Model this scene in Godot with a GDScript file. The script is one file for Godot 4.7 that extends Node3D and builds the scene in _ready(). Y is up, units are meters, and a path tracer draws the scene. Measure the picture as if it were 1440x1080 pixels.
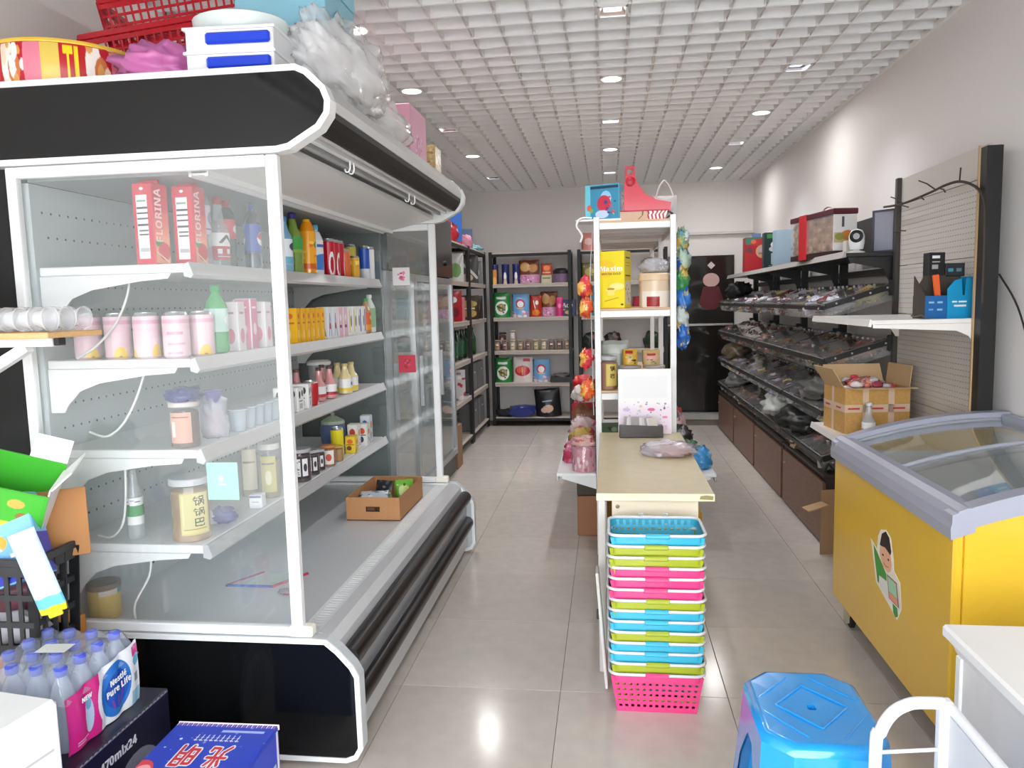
extends Node3D

var used := {}
var mats := {}
var rng := RandomNumberGenerator.new()

# ---------------------------------------------------------------- helpers
func numbered(called: String) -> String:
	if not used.has(called):
		used[called] = 0
		return called
	used[called] += 1
	return "%s_%03d" % [called, used[called]]

func tag(o: Node, label: String, category: String, group := "") -> Node:
	o.set_meta("label", label)
	o.set_meta("category", category)
	if group != "":
		o.set_meta("group", group)
	return o

func thing(called: String, label: String, category: String, at := Vector3.ZERO, turn := 0.0, group := "") -> Node3D:
	var o := Node3D.new()
	o.name = numbered(called)
	add_child(o)
	o.position = at
	o.rotation.y = turn
	tag(o, label, category, group)
	return o

func part(called: String, mesh: Mesh, m: Material, parent: Node, at := Vector3.ZERO, b := Basis.IDENTITY) -> MeshInstance3D:
	var o := MeshInstance3D.new()
	o.name = called
	o.mesh = mesh
	o.material_override = m
	parent.add_child(o, true)
	o.transform = Transform3D(b, at)
	return o

func single(called: String, mesh: Mesh, m: Material, label: String, category: String, at := Vector3.ZERO, b := Basis.IDENTITY, group := "") -> MeshInstance3D:
	var o := part(numbered(called), mesh, m, self, at, b)
	tag(o, label, category, group)
	return o

func struct(called: String, mesh: Mesh, m: Material, at := Vector3.ZERO) -> MeshInstance3D:
	var o := part(called, mesh, m, self, at)
	o.set_meta("kind", "structure")
	return o

func dup(o: Node3D, at: Vector3, turn: float, label: String, group := "") -> Node3D:
	var c: Node3D = o.duplicate()
	var n: String = o.name
	var i := n.length() - 4
	if i > 0 and n[i] == "_" and n.substr(i + 1).is_valid_int():
		n = n.substr(0, i)
	c.name = numbered(n)
	add_child(c)
	c.position = at
	c.rotation = Vector3(0, turn, 0)
	c.set_meta("label", label)
	if group != "":
		c.set_meta("group", group)
	return c

func rgb(r: float, g: float, b: float) -> Color:
	return Color(r / 255.0, g / 255.0, b / 255.0)

func mat(c: Color, rough := 0.6, metal := 0.0, extra := "") -> StandardMaterial3D:
	var key := "%s|%.3f|%.3f|%s" % [c.to_html(), rough, metal, extra]
	if mats.has(key):
		return mats[key]
	var m := StandardMaterial3D.new()
	m.albedo_color = c
	m.roughness = rough
	m.metallic = metal
	if extra == "coat":
		m.clearcoat_enabled = true
		m.clearcoat = 0.6
		m.clearcoat_roughness = 0.1
	if extra == "glass":
		m.transparency = BaseMaterial3D.TRANSPARENCY_ALPHA
	if extra == "soft":
		m.backlight_enabled = true
		m.backlight = c * 0.5
	mats[key] = m
	return m

func glow(c: Color, e: float) -> StandardMaterial3D:
	var m := StandardMaterial3D.new()
	m.albedo_color = Color(0.9, 0.9, 0.9)
	m.emission_enabled = true
	m.emission = c
	m.emission_energy_multiplier = e
	return m

# printed surfaces share one sheet; each material looks at its own patch of it
var sheet := Image.create(2048, 2048, false, Image.FORMAT_RGB8)
var sheet_at := Vector2i(2, 2)
var sheet_row := 0
var printed := []

func tmat(t: Rect2, rough := 0.5, extra := "") -> StandardMaterial3D:
	var key := "print%s|%.2f|%s" % [t, rough, extra]
	if mats.has(key):
		return mats[key]
	var m := StandardMaterial3D.new()
	m.roughness = rough
	m.uv1_offset = Vector3(t.position.x, t.position.y, 0)
	m.uv1_scale = Vector3(t.size.x, t.size.y, 1)
	if extra == "coat":
		m.clearcoat_enabled = true
		m.clearcoat = 0.5
		m.clearcoat_roughness = 0.15
	printed.append(m)
	mats[key] = m
	return m

func finish_prints() -> void:
	var t := ImageTexture.create_from_image(sheet)
	for m in printed:
		m.albedo_texture = t

func keep(im: Image) -> Rect2:
	var w := im.get_width()
	var h := im.get_height()
	if sheet_at.x + w + 6 > 2048:
		sheet_at = Vector2i(2, sheet_at.y + sheet_row + 6)
		sheet_row = 0
	for k in [Vector2i(-2, 0), Vector2i(2, 0), Vector2i(0, -2), Vector2i(0, 2), Vector2i(0, 0)]:
		sheet.blit_rect(im, Rect2i(0, 0, w, h), sheet_at + k)
	var r := Rect2((sheet_at.x + 0.3) / 2048.0, (sheet_at.y + 0.3) / 2048.0, (w - 0.6) / 2048.0, (h - 0.6) / 2048.0)
	sheet_at.x += w + 6
	sheet_row = maxi(sheet_row, h)
	if sheet_at.y + sheet_row > 2040:
		push_error("print sheet is full")
	return r

# surfaces that carry fine grain: a noise picture between two colours, laid by position
var noises := {}

func grain(a: Color, b: Color, freq: float, scale: Vector3, rough: float, seedv := 1, metal := 0.0) -> StandardMaterial3D:
	var lo := snappedf(a.v / maxf(b.v, 0.01), 0.05)
	if is_equal_approx(lo, 1.0):
		lo = 0.96
	var key := "%.3f|%.2f" % [freq, lo]
	if not noises.has(key):
		var n := FastNoiseLite.new()
		n.seed = seedv
		n.frequency = freq
		n.fractal_octaves = 4
		var t := NoiseTexture2D.new()
		t.width = 256
		t.height = 256
		t.seamless = true
		t.noise = n
		var g := Gradient.new()
		g.set_color(0, Color(lo, lo, lo))
		g.set_color(1, Color.WHITE)
		t.color_ramp = g
		noises[key] = t
	var m := StandardMaterial3D.new()
	m.albedo_color = b
	m.albedo_texture = noises[key]
	m.uv1_triplanar = true
	m.uv1_world_triplanar = true
	m.uv1_scale = scale
	m.uv1_offset = Vector3(seedv * 0.37, seedv * 0.61, seedv * 0.13)
	m.roughness = rough
	m.metallic = metal
	return m

func begin() -> SurfaceTool:
	var st := SurfaceTool.new()
	st.begin(Mesh.PRIMITIVE_TRIANGLES)
	st.set_smooth_group(-1)
	return st

func done(st: SurfaceTool) -> ArrayMesh:
	st.generate_normals()
	return st.commit()

func tri(st: SurfaceTool, a: Vector3, b: Vector3, c: Vector3) -> void:
	st.set_uv(Vector2.ZERO)
	st.add_vertex(a)
	st.set_uv(Vector2.ZERO)
	st.add_vertex(b)
	st.set_uv(Vector2.ZERO)
	st.add_vertex(c)

# a, b, c, d counter-clockwise seen from outside
func quad(st: SurfaceTool, a: Vector3, b: Vector3, c: Vector3, d: Vector3, uv := Rect2(0, 0, 1, 1)) -> void:
	var u0 := uv.position.x
	var v0 := uv.position.y
	var u1 := uv.end.x
	var v1 := uv.end.y
	var p := [a, c, b, a, d, c]
	var t := [Vector2(u0, v1), Vector2(u1, v0), Vector2(u1, v1), Vector2(u0, v1), Vector2(u0, v0), Vector2(u1, v0)]
	for i in 6:
		st.set_uv(t[i])
		st.add_vertex(p[i])

func bx(st: SurfaceTool, c: Vector3, s: Vector3, bev := 0.0, b := Basis.IDENTITY) -> void:
	var h := s * 0.5
	var e := minf(bev, minf(h.x, minf(h.y, h.z)) * 0.9)
	var axes := [Vector3.RIGHT, Vector3.UP, Vector3.BACK]
	for ax in 3:
		for sg in [-1.0, 1.0]:
			var n: Vector3 = axes[ax] * sg
			var u: Vector3 = axes[(ax + 1) % 3]
			var v: Vector3 = axes[(ax + 2) % 3] * sg
			var hu: float = h[(ax + 1) % 3] - e
			var hv: float = h[(ax + 2) % 3] - e
			var o: Vector3 = n * h[ax]
			var pts := [o - u * hu - v * hv, o + u * hu - v * hv, o + u * hu + v * hv, o - u * hu + v * hv]
			quad(st, c + b * pts[0], c + b * pts[1], c + b * pts[2], c + b * pts[3])
	if e <= 0.0:
		return
	for ax in 3:
		for sb in [-1.0, 1.0]:
			for sc in [-1.0, 1.0]:
				var a: Vector3 = axes[ax]
				var nb: Vector3 = axes[(ax + 1) % 3] * sb
				var nc: Vector3 = axes[(ax + 2) % 3] * sc
				var la: float = h[ax] - e
				var hb: float = h[(ax + 1) % 3]
				var hc: float = h[(ax + 2) % 3]
				var p0 := nb * hb + nc * (hc - e)
				var p1 := nb * (hb - e) + nc * hc
				var q := [p0 - a * la, p0 + a * la, p1 + a * la, p1 - a * la]
				if sb * sc > 0:
					q.reverse()
				quad(st, c + b * q[0], c + b * q[1], c + b * q[2], c + b * q[3])
	for sx in [-1.0, 1.0]:
		for sy in [-1.0, 1.0]:
			for sz in [-1.0, 1.0]:
				var p := Vector3(sx * h.x, sy * (h.y - e), sz * (h.z - e))
				var q := Vector3(sx * (h.x - e), sy * h.y, sz * (h.z - e))
				var r := Vector3(sx * (h.x - e), sy * (h.y - e), sz * h.z)
				if sx * sy * sz > 0:
					tri(st, c + b * p, c + b * r, c + b * q)
				else:
					tri(st, c + b * p, c + b * q, c + b * r)

func box(s: Vector3, bev := 0.0) -> ArrayMesh:
	var st := begin()
	bx(st, Vector3.ZERO, s, bev)
	return done(st)

# box standing on its base
func sbox(s: Vector3, bev := 0.0) -> ArrayMesh:
	var st := begin()
	bx(st, Vector3(0, s.y / 2, 0), s, bev)
	return done(st)

# box from corner to corner
func span(st: SurfaceTool, a: Vector3, b: Vector3, bev := 0.0) -> void:
	bx(st, (a + b) / 2, (b - a).abs(), bev)

func spanm(a: Vector3, b: Vector3, bev := 0.0) -> ArrayMesh:
	var st := begin()
	span(st, a, b, bev)
	return done(st)

# square bar between two points
func bar(st: SurfaceTool, a: Vector3, b: Vector3, w: float, d := -1.0, bev := 0.002) -> void:
	var y := b - a
	var l := y.length()
	y = y / l
	var x := y.cross(Vector3.BACK)
	if x.length() < 0.3:
		x = y.cross(Vector3.RIGHT)
	x = x.normalized()
	var z := x.cross(y)
	bx(st, (a + b) / 2, Vector3(w, l, w if d < 0 else d), bev, Basis(x, y, z))

# turned shape: profile of Vector2(radius, height) from bottom to top
func lat(st: SurfaceTool, prof: Array, n := 20, c := Vector3.ZERO, b := Basis.IDENTITY, ex := 1.0) -> void:
	var group := 0
	for i in prof.size() - 1:
		if i > 0:
			var d0: Vector2 = (prof[i] - prof[i - 1]).normalized()
			var d1: Vector2 = (prof[i + 1] - prof[i]).normalized()
			if d0.dot(d1) < 0.75:
				group += 1
		st.set_smooth_group(group)
		var p: Vector2 = prof[i]
		var q: Vector2 = prof[i + 1]
		for k in n:
			var a0 := TAU * k / n
			var a1 := TAU * (k + 1) / n
			var s0 := Vector3(sin(a0), 0, cos(a0) * ex)
			var s1 := Vector3(sin(a1), 0, cos(a1) * ex)
			var v := [s0 * p.x + Vector3.UP * p.y, s1 * p.x + Vector3.UP * p.y, s1 * q.x + Vector3.UP * q.y, s0 * q.x + Vector3.UP * q.y]
			var h0 := float(i) / (prof.size() - 1)
			var h1 := float(i + 1) / (prof.size() - 1)
			var w0 := float(k) / n
			var w1 := float(k + 1) / n
			if p.x < 1e-6:
				for j in [[0, w0, h0], [3, w0, h1], [2, w1, h1]]:
					st.set_uv(Vector2(j[1], 1.0 - j[2]))
					st.add_vertex(c + b * v[j[0]])
			elif q.x < 1e-6:
				for j in [[0, w0, h0], [2, w1, h1], [1, w1, h0]]:
					st.set_uv(Vector2(j[1], 1.0 - j[2]))
					st.add_vertex(c + b * v[j[0]])
			else:
				quad(st, c + b * v[0], c + b * v[1], c + b * v[2], c + b * v[3], Rect2(w0, 1.0 - h1, w1 - w0, h1 - h0))
	st.set_smooth_group(-1)

func lathe(prof: Array, n := 20, ex := 1.0) -> ArrayMesh:
	var st := begin()
	lat(st, prof, n, Vector3.ZERO, Basis.IDENTITY, ex)
	return done(st)

func tub(st: SurfaceTool, pts: Array, r: float, n := 8, closed := false) -> void:
	st.set_smooth_group(1)
	var m := pts.size()
	var rings := []
	var x := Vector3.ZERO
	for i in m:
		var p: Vector3 = pts[i]
		var dn: Vector3
		if closed:
			dn = (pts[(i + 1) % m] - pts[(i + m - 1) % m]).normalized()
		else:
			dn = (pts[mini(i + 1, m - 1)] - pts[maxi(i - 1, 0)]).normalized()
		if x == Vector3.ZERO:
			x = dn.cross(Vector3.UP if absf(dn.y) < 0.9 else Vector3.RIGHT).normalized()
		else:
			x = (x - dn * x.dot(dn)).normalized()
		var y := dn.cross(x)
		var ring := []
		for k in n:
			var a := TAU * k / n
			ring.append(p + (x * cos(a) + y * sin(a)) * r)
		rings.append(ring)
	var last := m if closed else m - 1
	for i in last:
		var A: Array = rings[i]
		var B: Array = rings[(i + 1) % m]
		for k in n:
			var k2 := (k + 1) % n
			quad(st, A[k], A[k2], B[k2], B[k])
	if not closed:
		st.set_smooth_group(-1)
		for k in range(1, n - 1):
			tri(st, rings[0][0], rings[0][k], rings[0][k + 1])
			tri(st, rings[m - 1][0], rings[m - 1][k + 1], rings[m - 1][k])
	st.set_smooth_group(-1)

func tube(pts: Array, r: float, n := 8, closed := false) -> ArrayMesh:
	var st := begin()
	tub(st, pts, r, n, closed)
	return done(st)

func curve(pts: Array, steps := 6) -> Array:
	var out := []
	var m := pts.size()
	for i in m - 1:
		var p0: Vector3 = pts[maxi(i - 1, 0)]
		var p1: Vector3 = pts[i]
		var p2: Vector3 = pts[i + 1]
		var p3: Vector3 = pts[mini(i + 2, m - 1)]
		for s in steps:
			out.append(p1.cubic_interpolate(p2, p0, p3, float(s) / steps))
	out.append(pts[m - 1])
	return out

# outline (Vector2, counter-clockwise) in the xy plane, pushed from z0 to z1
func pri(st: SurfaceTool, poly: Array, z0: float, z1: float) -> void:
	var pv := PackedVector2Array(poly)
	if Geometry2D.is_polygon_clockwise(pv):
		pv.reverse()
	var zl := minf(z0, z1)
	var zh := maxf(z0, z1)
	var idx := Geometry2D.triangulate_polygon(pv)
	for i in range(0, idx.size(), 3):
		var a := pv[idx[i]]
		var b := pv[idx[i + 1]]
		var c := pv[idx[i + 2]]
		if (b - a).cross(c - a) < 0:
			var t := b
			b = c
			c = t
		tri(st, Vector3(a.x, a.y, zh), Vector3(c.x, c.y, zh), Vector3(b.x, b.y, zh))
		tri(st, Vector3(a.x, a.y, zl), Vector3(b.x, b.y, zl), Vector3(c.x, c.y, zl))
	for i in pv.size():
		var a := pv[i]
		var b := pv[(i + 1) % pv.size()]
		quad(st, Vector3(a.x, a.y, zl), Vector3(b.x, b.y, zl), Vector3(b.x, b.y, zh), Vector3(a.x, a.y, zh))

func prism(poly: Array, z0: float, z1: float) -> ArrayMesh:
	var st := begin()
	pri(st, poly, z0, z1)
	return done(st)

# a frame that follows an outline, w wide, from z0 to z1
func ring(poly: Array, w: float, z0: float, z1: float) -> ArrayMesh:
	var pv := PackedVector2Array(poly)
	if Geometry2D.is_polygon_clockwise(pv):
		pv.reverse()
	var n := pv.size()
	var inner := []
	for i in n:
		var d0 := (pv[i] - pv[(i + n - 1) % n]).normalized()
		var d1 := (pv[(i + 1) % n] - pv[i]).normalized()
		var n0 := Vector2(-d0.y, d0.x)
		var n1 := Vector2(-d1.y, d1.x)
		var bis := (n0 + n1).normalized()
		inner.append(pv[i] + bis * (w / maxf(bis.dot(n0), 0.3)))
	var st := begin()
	var zl := minf(z0, z1)
	var zh := maxf(z0, z1)
	for i in n:
		var j := (i + 1) % n
		var a := pv[i]
		var b := pv[j]
		var c: Vector2 = inner[j]
		var d: Vector2 = inner[i]
		quad(st, Vector3(a.x, a.y, zh), Vector3(b.x, b.y, zh), Vector3(c.x, c.y, zh), Vector3(d.x, d.y, zh))
		quad(st, Vector3(d.x, d.y, zl), Vector3(c.x, c.y, zl), Vector3(b.x, b.y, zl), Vector3(a.x, a.y, zl))
		quad(st, Vector3(a.x, a.y, zl), Vector3(b.x, b.y, zl), Vector3(b.x, b.y, zh), Vector3(a.x, a.y, zh))
		quad(st, Vector3(c.x, c.y, zl), Vector3(d.x, d.y, zl), Vector3(d.x, d.y, zh), Vector3(c.x, c.y, zh))
	return done(st)

func inset(poly: Array, w: float) -> Array:
	var r := Geometry2D.offset_polygon(PackedVector2Array(poly), -w, Geometry2D.JOIN_MITER)
	return Array(r[0]) if r.size() > 0 else poly

# a filled pouch standing on its base, w by h by d, with crimped seams; uv covers front and back
func pouch(w: float, h: float, d: float, seedv := 0, nx := 8, ny := 10, gusset := 0.35) -> ArrayMesh:
	var st := begin()
	st.set_smooth_group(2)
	var r := RandomNumberGenerator.new()
	r.seed = seedv + 77
	var ph := r.randf() * TAU
	for side in [1.0, -1.0]:
		var g := []
		for j in ny + 1:
			var row := []
			var v := float(j) / ny
			for i in nx + 1:
				var u := float(i) / nx
				var fat := pow(sin(PI * u), 0.5) * pow(clampf(sin(PI * (gusset + (1.0 - gusset) * v)), 0.0, 1.0), 0.6)
				var z: float = side * (d * 0.5 * fat)
				z += 0.04 * d * sin(u * 9.0 + v * 7.0 + ph) * fat
				var nar := 1.0 - 0.05 * fat * (1.0 if v < 0.97 else 0.0)
				row.append(Vector3((u - 0.5) * w * nar, v * h + 0.008 * h * sin(u * 11.0 + ph) * v, z))
			g.append(row)
		for j in ny:
			for i in nx:
				var a: Vector3 = g[j][i]
				var b: Vector3 = g[j][i + 1]
				var c: Vector3 = g[j + 1][i + 1]
				var e: Vector3 = g[j + 1][i]
				var u0 := float(i) / nx
				var v1 := 1.0 - float(j) / ny
				if side > 0:
					quad(st, a, b, c, e, Rect2(u0, v1 - 1.0 / ny, 1.0 / nx, 1.0 / ny))
				else:
					quad(st, b, a, e, c, Rect2(1.0 - u0 - 1.0 / nx, v1 - 1.0 / ny, 1.0 / nx, 1.0 / ny))
	if gusset > 0.0:
		var fb := pow(sin(PI * gusset), 0.6)
		for i in nx:
			var u0 := float(i) / nx
			var u1 := float(i + 1) / nx
			var f0 := d * 0.5 * fb * pow(sin(PI * u0), 0.5)
			var f1 := d * 0.5 * fb * pow(sin(PI * u1), 0.5)
			quad(st, Vector3((u0 - 0.5) * w * 0.95, 0, -f0), Vector3((u1 - 0.5) * w * 0.95, 0, -f1), Vector3((u1 - 0.5) * w * 0.95, 0, f1), Vector3((u0 - 0.5) * w * 0.95, 0, f0), Rect2(0, 0.95, 0.05, 0.05))
	return done(st)

# crumpled bag: a lumpy closed surface with folds
func lump(s: Vector3, seedv: int, rough := 0.25, nu := 22, nv := 14, flat := true) -> ArrayMesh:
	var nz := FastNoiseLite.new()
	nz.seed = seedv
	nz.frequency = 1.3
	nz.fractal_octaves = 3
	var st := begin()
	st.set_smooth_group(1)
	var g := []
	for j in nv + 1:
		var row := []
		var th := PI * j / nv
		for i in nu:
			var ph := TAU * i / nu
			var n := Vector3(sin(th) * cos(ph), -cos(th), sin(th) * sin(ph))
			var k := 1.0 + rough * (nz.get_noise_3dv(n * 1.4) * 1.6 + 0.5 * absf(nz.get_noise_3dv(n * 4.0)))
			var p := n * k * s * 0.5
			if flat:
				p.y = maxf(p.y, -s.y * 0.36)
			p.y += s.y * (0.36 if flat else 0.5)
			row.append(p)
		g.append(row)
	for j in nv:
		for i in nu:
			var i2 := (i + 1) % nu
			quad(st, g[j][i], g[j + 1][i], g[j + 1][i2], g[j][i2], Rect2(float(i) / nu, 1.0 - float(j + 1) / nv, 1.0 / nu, 1.0 / nv))
	return done(st)

func face(w: float, h: float) -> ArrayMesh:
	var st := begin()
	quad(st, Vector3(-w / 2, -h / 2, 0), Vector3(w / 2, -h / 2, 0), Vector3(w / 2, h / 2, 0), Vector3(-w / 2, h / 2, 0))
	return done(st)

const FRONT := Basis.IDENTITY
var RIGHTB := Basis(Vector3.UP, PI / 2)
var LEFTB := Basis(Vector3.UP, -PI / 2)
var BACKB := Basis(Vector3.UP, PI)
var TOPB := Basis(Vector3.RIGHT, -PI / 2)

func letters(parent: Node, s: String, h: float, c: Color, at: Vector3, b := Basis.IDENTITY, bold := true, depth := 0.0012, serif := false) -> MeshInstance3D:
	var t := TextMesh.new()
	var f := SystemFont.new()
	f.font_names = PackedStringArray(["Droid Serif" if serif else "Droid Sans"])
	f.font_weight = 700 if bold else 400
	t.font = f
	t.text = s
	t.font_size = 32
	t.pixel_size = h / 23.0
	t.depth = depth
	t.curve_step = 1.0
	return part("lettering", t, mat(c, 0.5), parent, at, b)

# printed pictures: a list of shapes in 0..1 coordinates
# ["r",x,y,w,h,col] ["e",cx,cy,rx,ry,col] ["l",x0,y0,x1,y1,w,col] ["d",count,seed,size,[cols],x,y,w,h] ["v",y0,y1,c0,c1]
func picture(w: int, h: int, bg: Color, ops: Array) -> Rect2:
	var im := Image.create(w, h, false, Image.FORMAT_RGB8)
	im.fill(bg)
	for o in ops:
		match o[0]:
			"r":
				im.fill_rect(Rect2i(int(o[1] * w), int(o[2] * h), maxi(1, int(o[3] * w)), maxi(1, int(o[4] * h))), o[5])
			"e":
				disc(im, o[1] * w, o[2] * h, o[3] * w, o[4] * h, o[5])
			"l":
				var a := Vector2(o[1] * w, o[2] * h)
				var b := Vector2(o[3] * w, o[4] * h)
				var n := int(a.distance_to(b) * 1.5) + 1
				for i in n + 1:
					var p := a.lerp(b, float(i) / n)
					disc(im, p.x, p.y, o[5] * w * 0.5, o[5] * w * 0.5, o[6])
			"d":
				var r := RandomNumberGenerator.new()
				r.seed = o[2]
				var area := Rect2(0, 0, 1, 1)
				if o.size() > 5:
					area = Rect2(o[5], o[6], o[7], o[8])
				for i in o[1]:
					var sz: float = o[3] * w * r.randf_range(0.5, 1.3)
					var cols: Array = o[4]
					disc(im, (area.position.x + r.randf() * area.size.x) * w, (area.position.y + r.randf() * area.size.y) * h, sz, sz * r.randf_range(0.4, 1.0), cols[r.randi() % cols.size()])
			"v":
				for y in range(int(float(o[1]) * h), int(float(o[2]) * h)):
					var k: float = (float(y) / h - float(o[1])) / (float(o[2]) - float(o[1]))
					im.fill_rect(Rect2i(0, y, w, 1), (o[3] as Color).lerp(o[4], k))
	return keep(im)

func disc(im: Image, cx: float, cy: float, rx: float, ry: float, c: Color) -> void:
	rx = maxf(rx, 0.5)
	ry = maxf(ry, 0.5)
	for y in range(maxi(0, int(cy - ry)), mini(im.get_height() - 1, int(cy + ry)) + 1):
		var k := (y + 0.5 - cy) / ry
		if absf(k) > 1.0:
			continue
		var dx := rx * sqrt(1.0 - k * k)
		var x0 := maxi(0, int(cx - dx + 0.5))
		var x1 := mini(im.get_width(), int(cx + dx + 0.5))
		if x1 > x0:
			im.fill_rect(Rect2i(x0, y, x1 - x0, 1), c)

const GLYPH := {
	"guang": [[.5, .05, .5, .45], [.22, .12, .33, .34], [.78, .12, .66, .34], [.08, .46, .92, .46], [.36, .46, .32, .72], [.32, .72, .1, .95], [.62, .46, .62, .88], [.62, .88, .92, .9], [.92, .9, .93, .76]],
	"ming": [[.1, .15, .1, .8], [.1, .15, .4, .15], [.4, .15, .4, .8], [.1, .47, .4, .47], [.1, .8, .4, .8], [.56, .08, .56, .6], [.56, .6, .46, .95], [.56, .08, .92, .08], [.92, .08, .92, .95], [.56, .34, .92, .34], [.56, .6, .92, .6]],
	"guo": [[.22, .05, .08, .3], [.2, .2, .42, .2], [.12, .42, .4, .42], [.26, .42, .26, .9], [.26, .9, .42, .78], [.55, .08, .9, .08], [.55, .08, .55, .34], [.9, .08, .9, .34], [.55, .34, .9, .34], [.5, .48, .95, .48], [.5, .48, .5, .95], [.95, .48, .95, .95], [.72, .36, .6, .8], [.72, .55, .84, .78]],
	"ba": [[.15, .1, .85, .1], [.15, .1, .15, .85], [.85, .1, .85, .48], [.15, .48, .85, .48], [.5, .1, .5, .48], [.15, .85, .85, .9], [.85, .9, .9, .72]],
}

func glyph(which: String, x: float, y: float, w: float, h: float, t: float, c: Color) -> Array:
	var o := []
	for s in GLYPH[which]:
		o.append(["l", x + s[0] * w, y + s[1] * h, x + s[2] * w, y + s[3] * h, t, c])
	return o

# ---------------------------------------------------------------- camera, sky, light
func _ready() -> void:
	rng.seed = 20
	var cam := Camera3D.new()
	cam.name = "camera"
	add_child(cam)
	cam.position = Vector3(0, 1.45, 0)
	cam.rotation = Vector3(-0.106585, 0.127122, -0.024455)
	cam.rotation_order = EULER_ORDER_YXZ
	cam.fov = 53.705
	cam.near = 0.05
	cam.current = true
	var env := Environment.new()
	var sky := Sky.new()
	var sm := ProceduralSkyMaterial.new()
	sm.sky_top_color = Color(0.90, 0.93, 0.97)
	sm.sky_horizon_color = Color(0.95, 0.96, 0.97)
	sm.ground_bottom_color = Color(0.55, 0.54, 0.52)
	sm.ground_horizon_color = Color(0.75, 0.74, 0.72)
	sm.sun_angle_max = 1.0
	sm.energy_multiplier = 11.0
	sky.sky_material = sm
	env.background_mode = Environment.BG_SKY
	env.sky = sky
	env.tonemap_mode = Environment.TONE_MAPPER_LINEAR
	env.tonemap_exposure = 1.0
	env.sdfgi_enabled = true
	env.ssao_enabled = true
	env.ssil_enabled = true
	var we := WorldEnvironment.new()
	we.environment = env
	add_child(we)
	shell()
	downlights()
	cooler()
	cooler_goods()
	cooler_top()
	tall_fridge()
	wall_racks()
	gondola()
	desk()
	tray_rack()
	pegboard()
	freezer()
	near_right()
	near_left()
	finish_prints()

# ---------------------------------------------------------------- the room
const RX := 1.69
const LX := -2.05
const BZ := -9.25
const FZ := 1.25
const CY := 2.795

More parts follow.
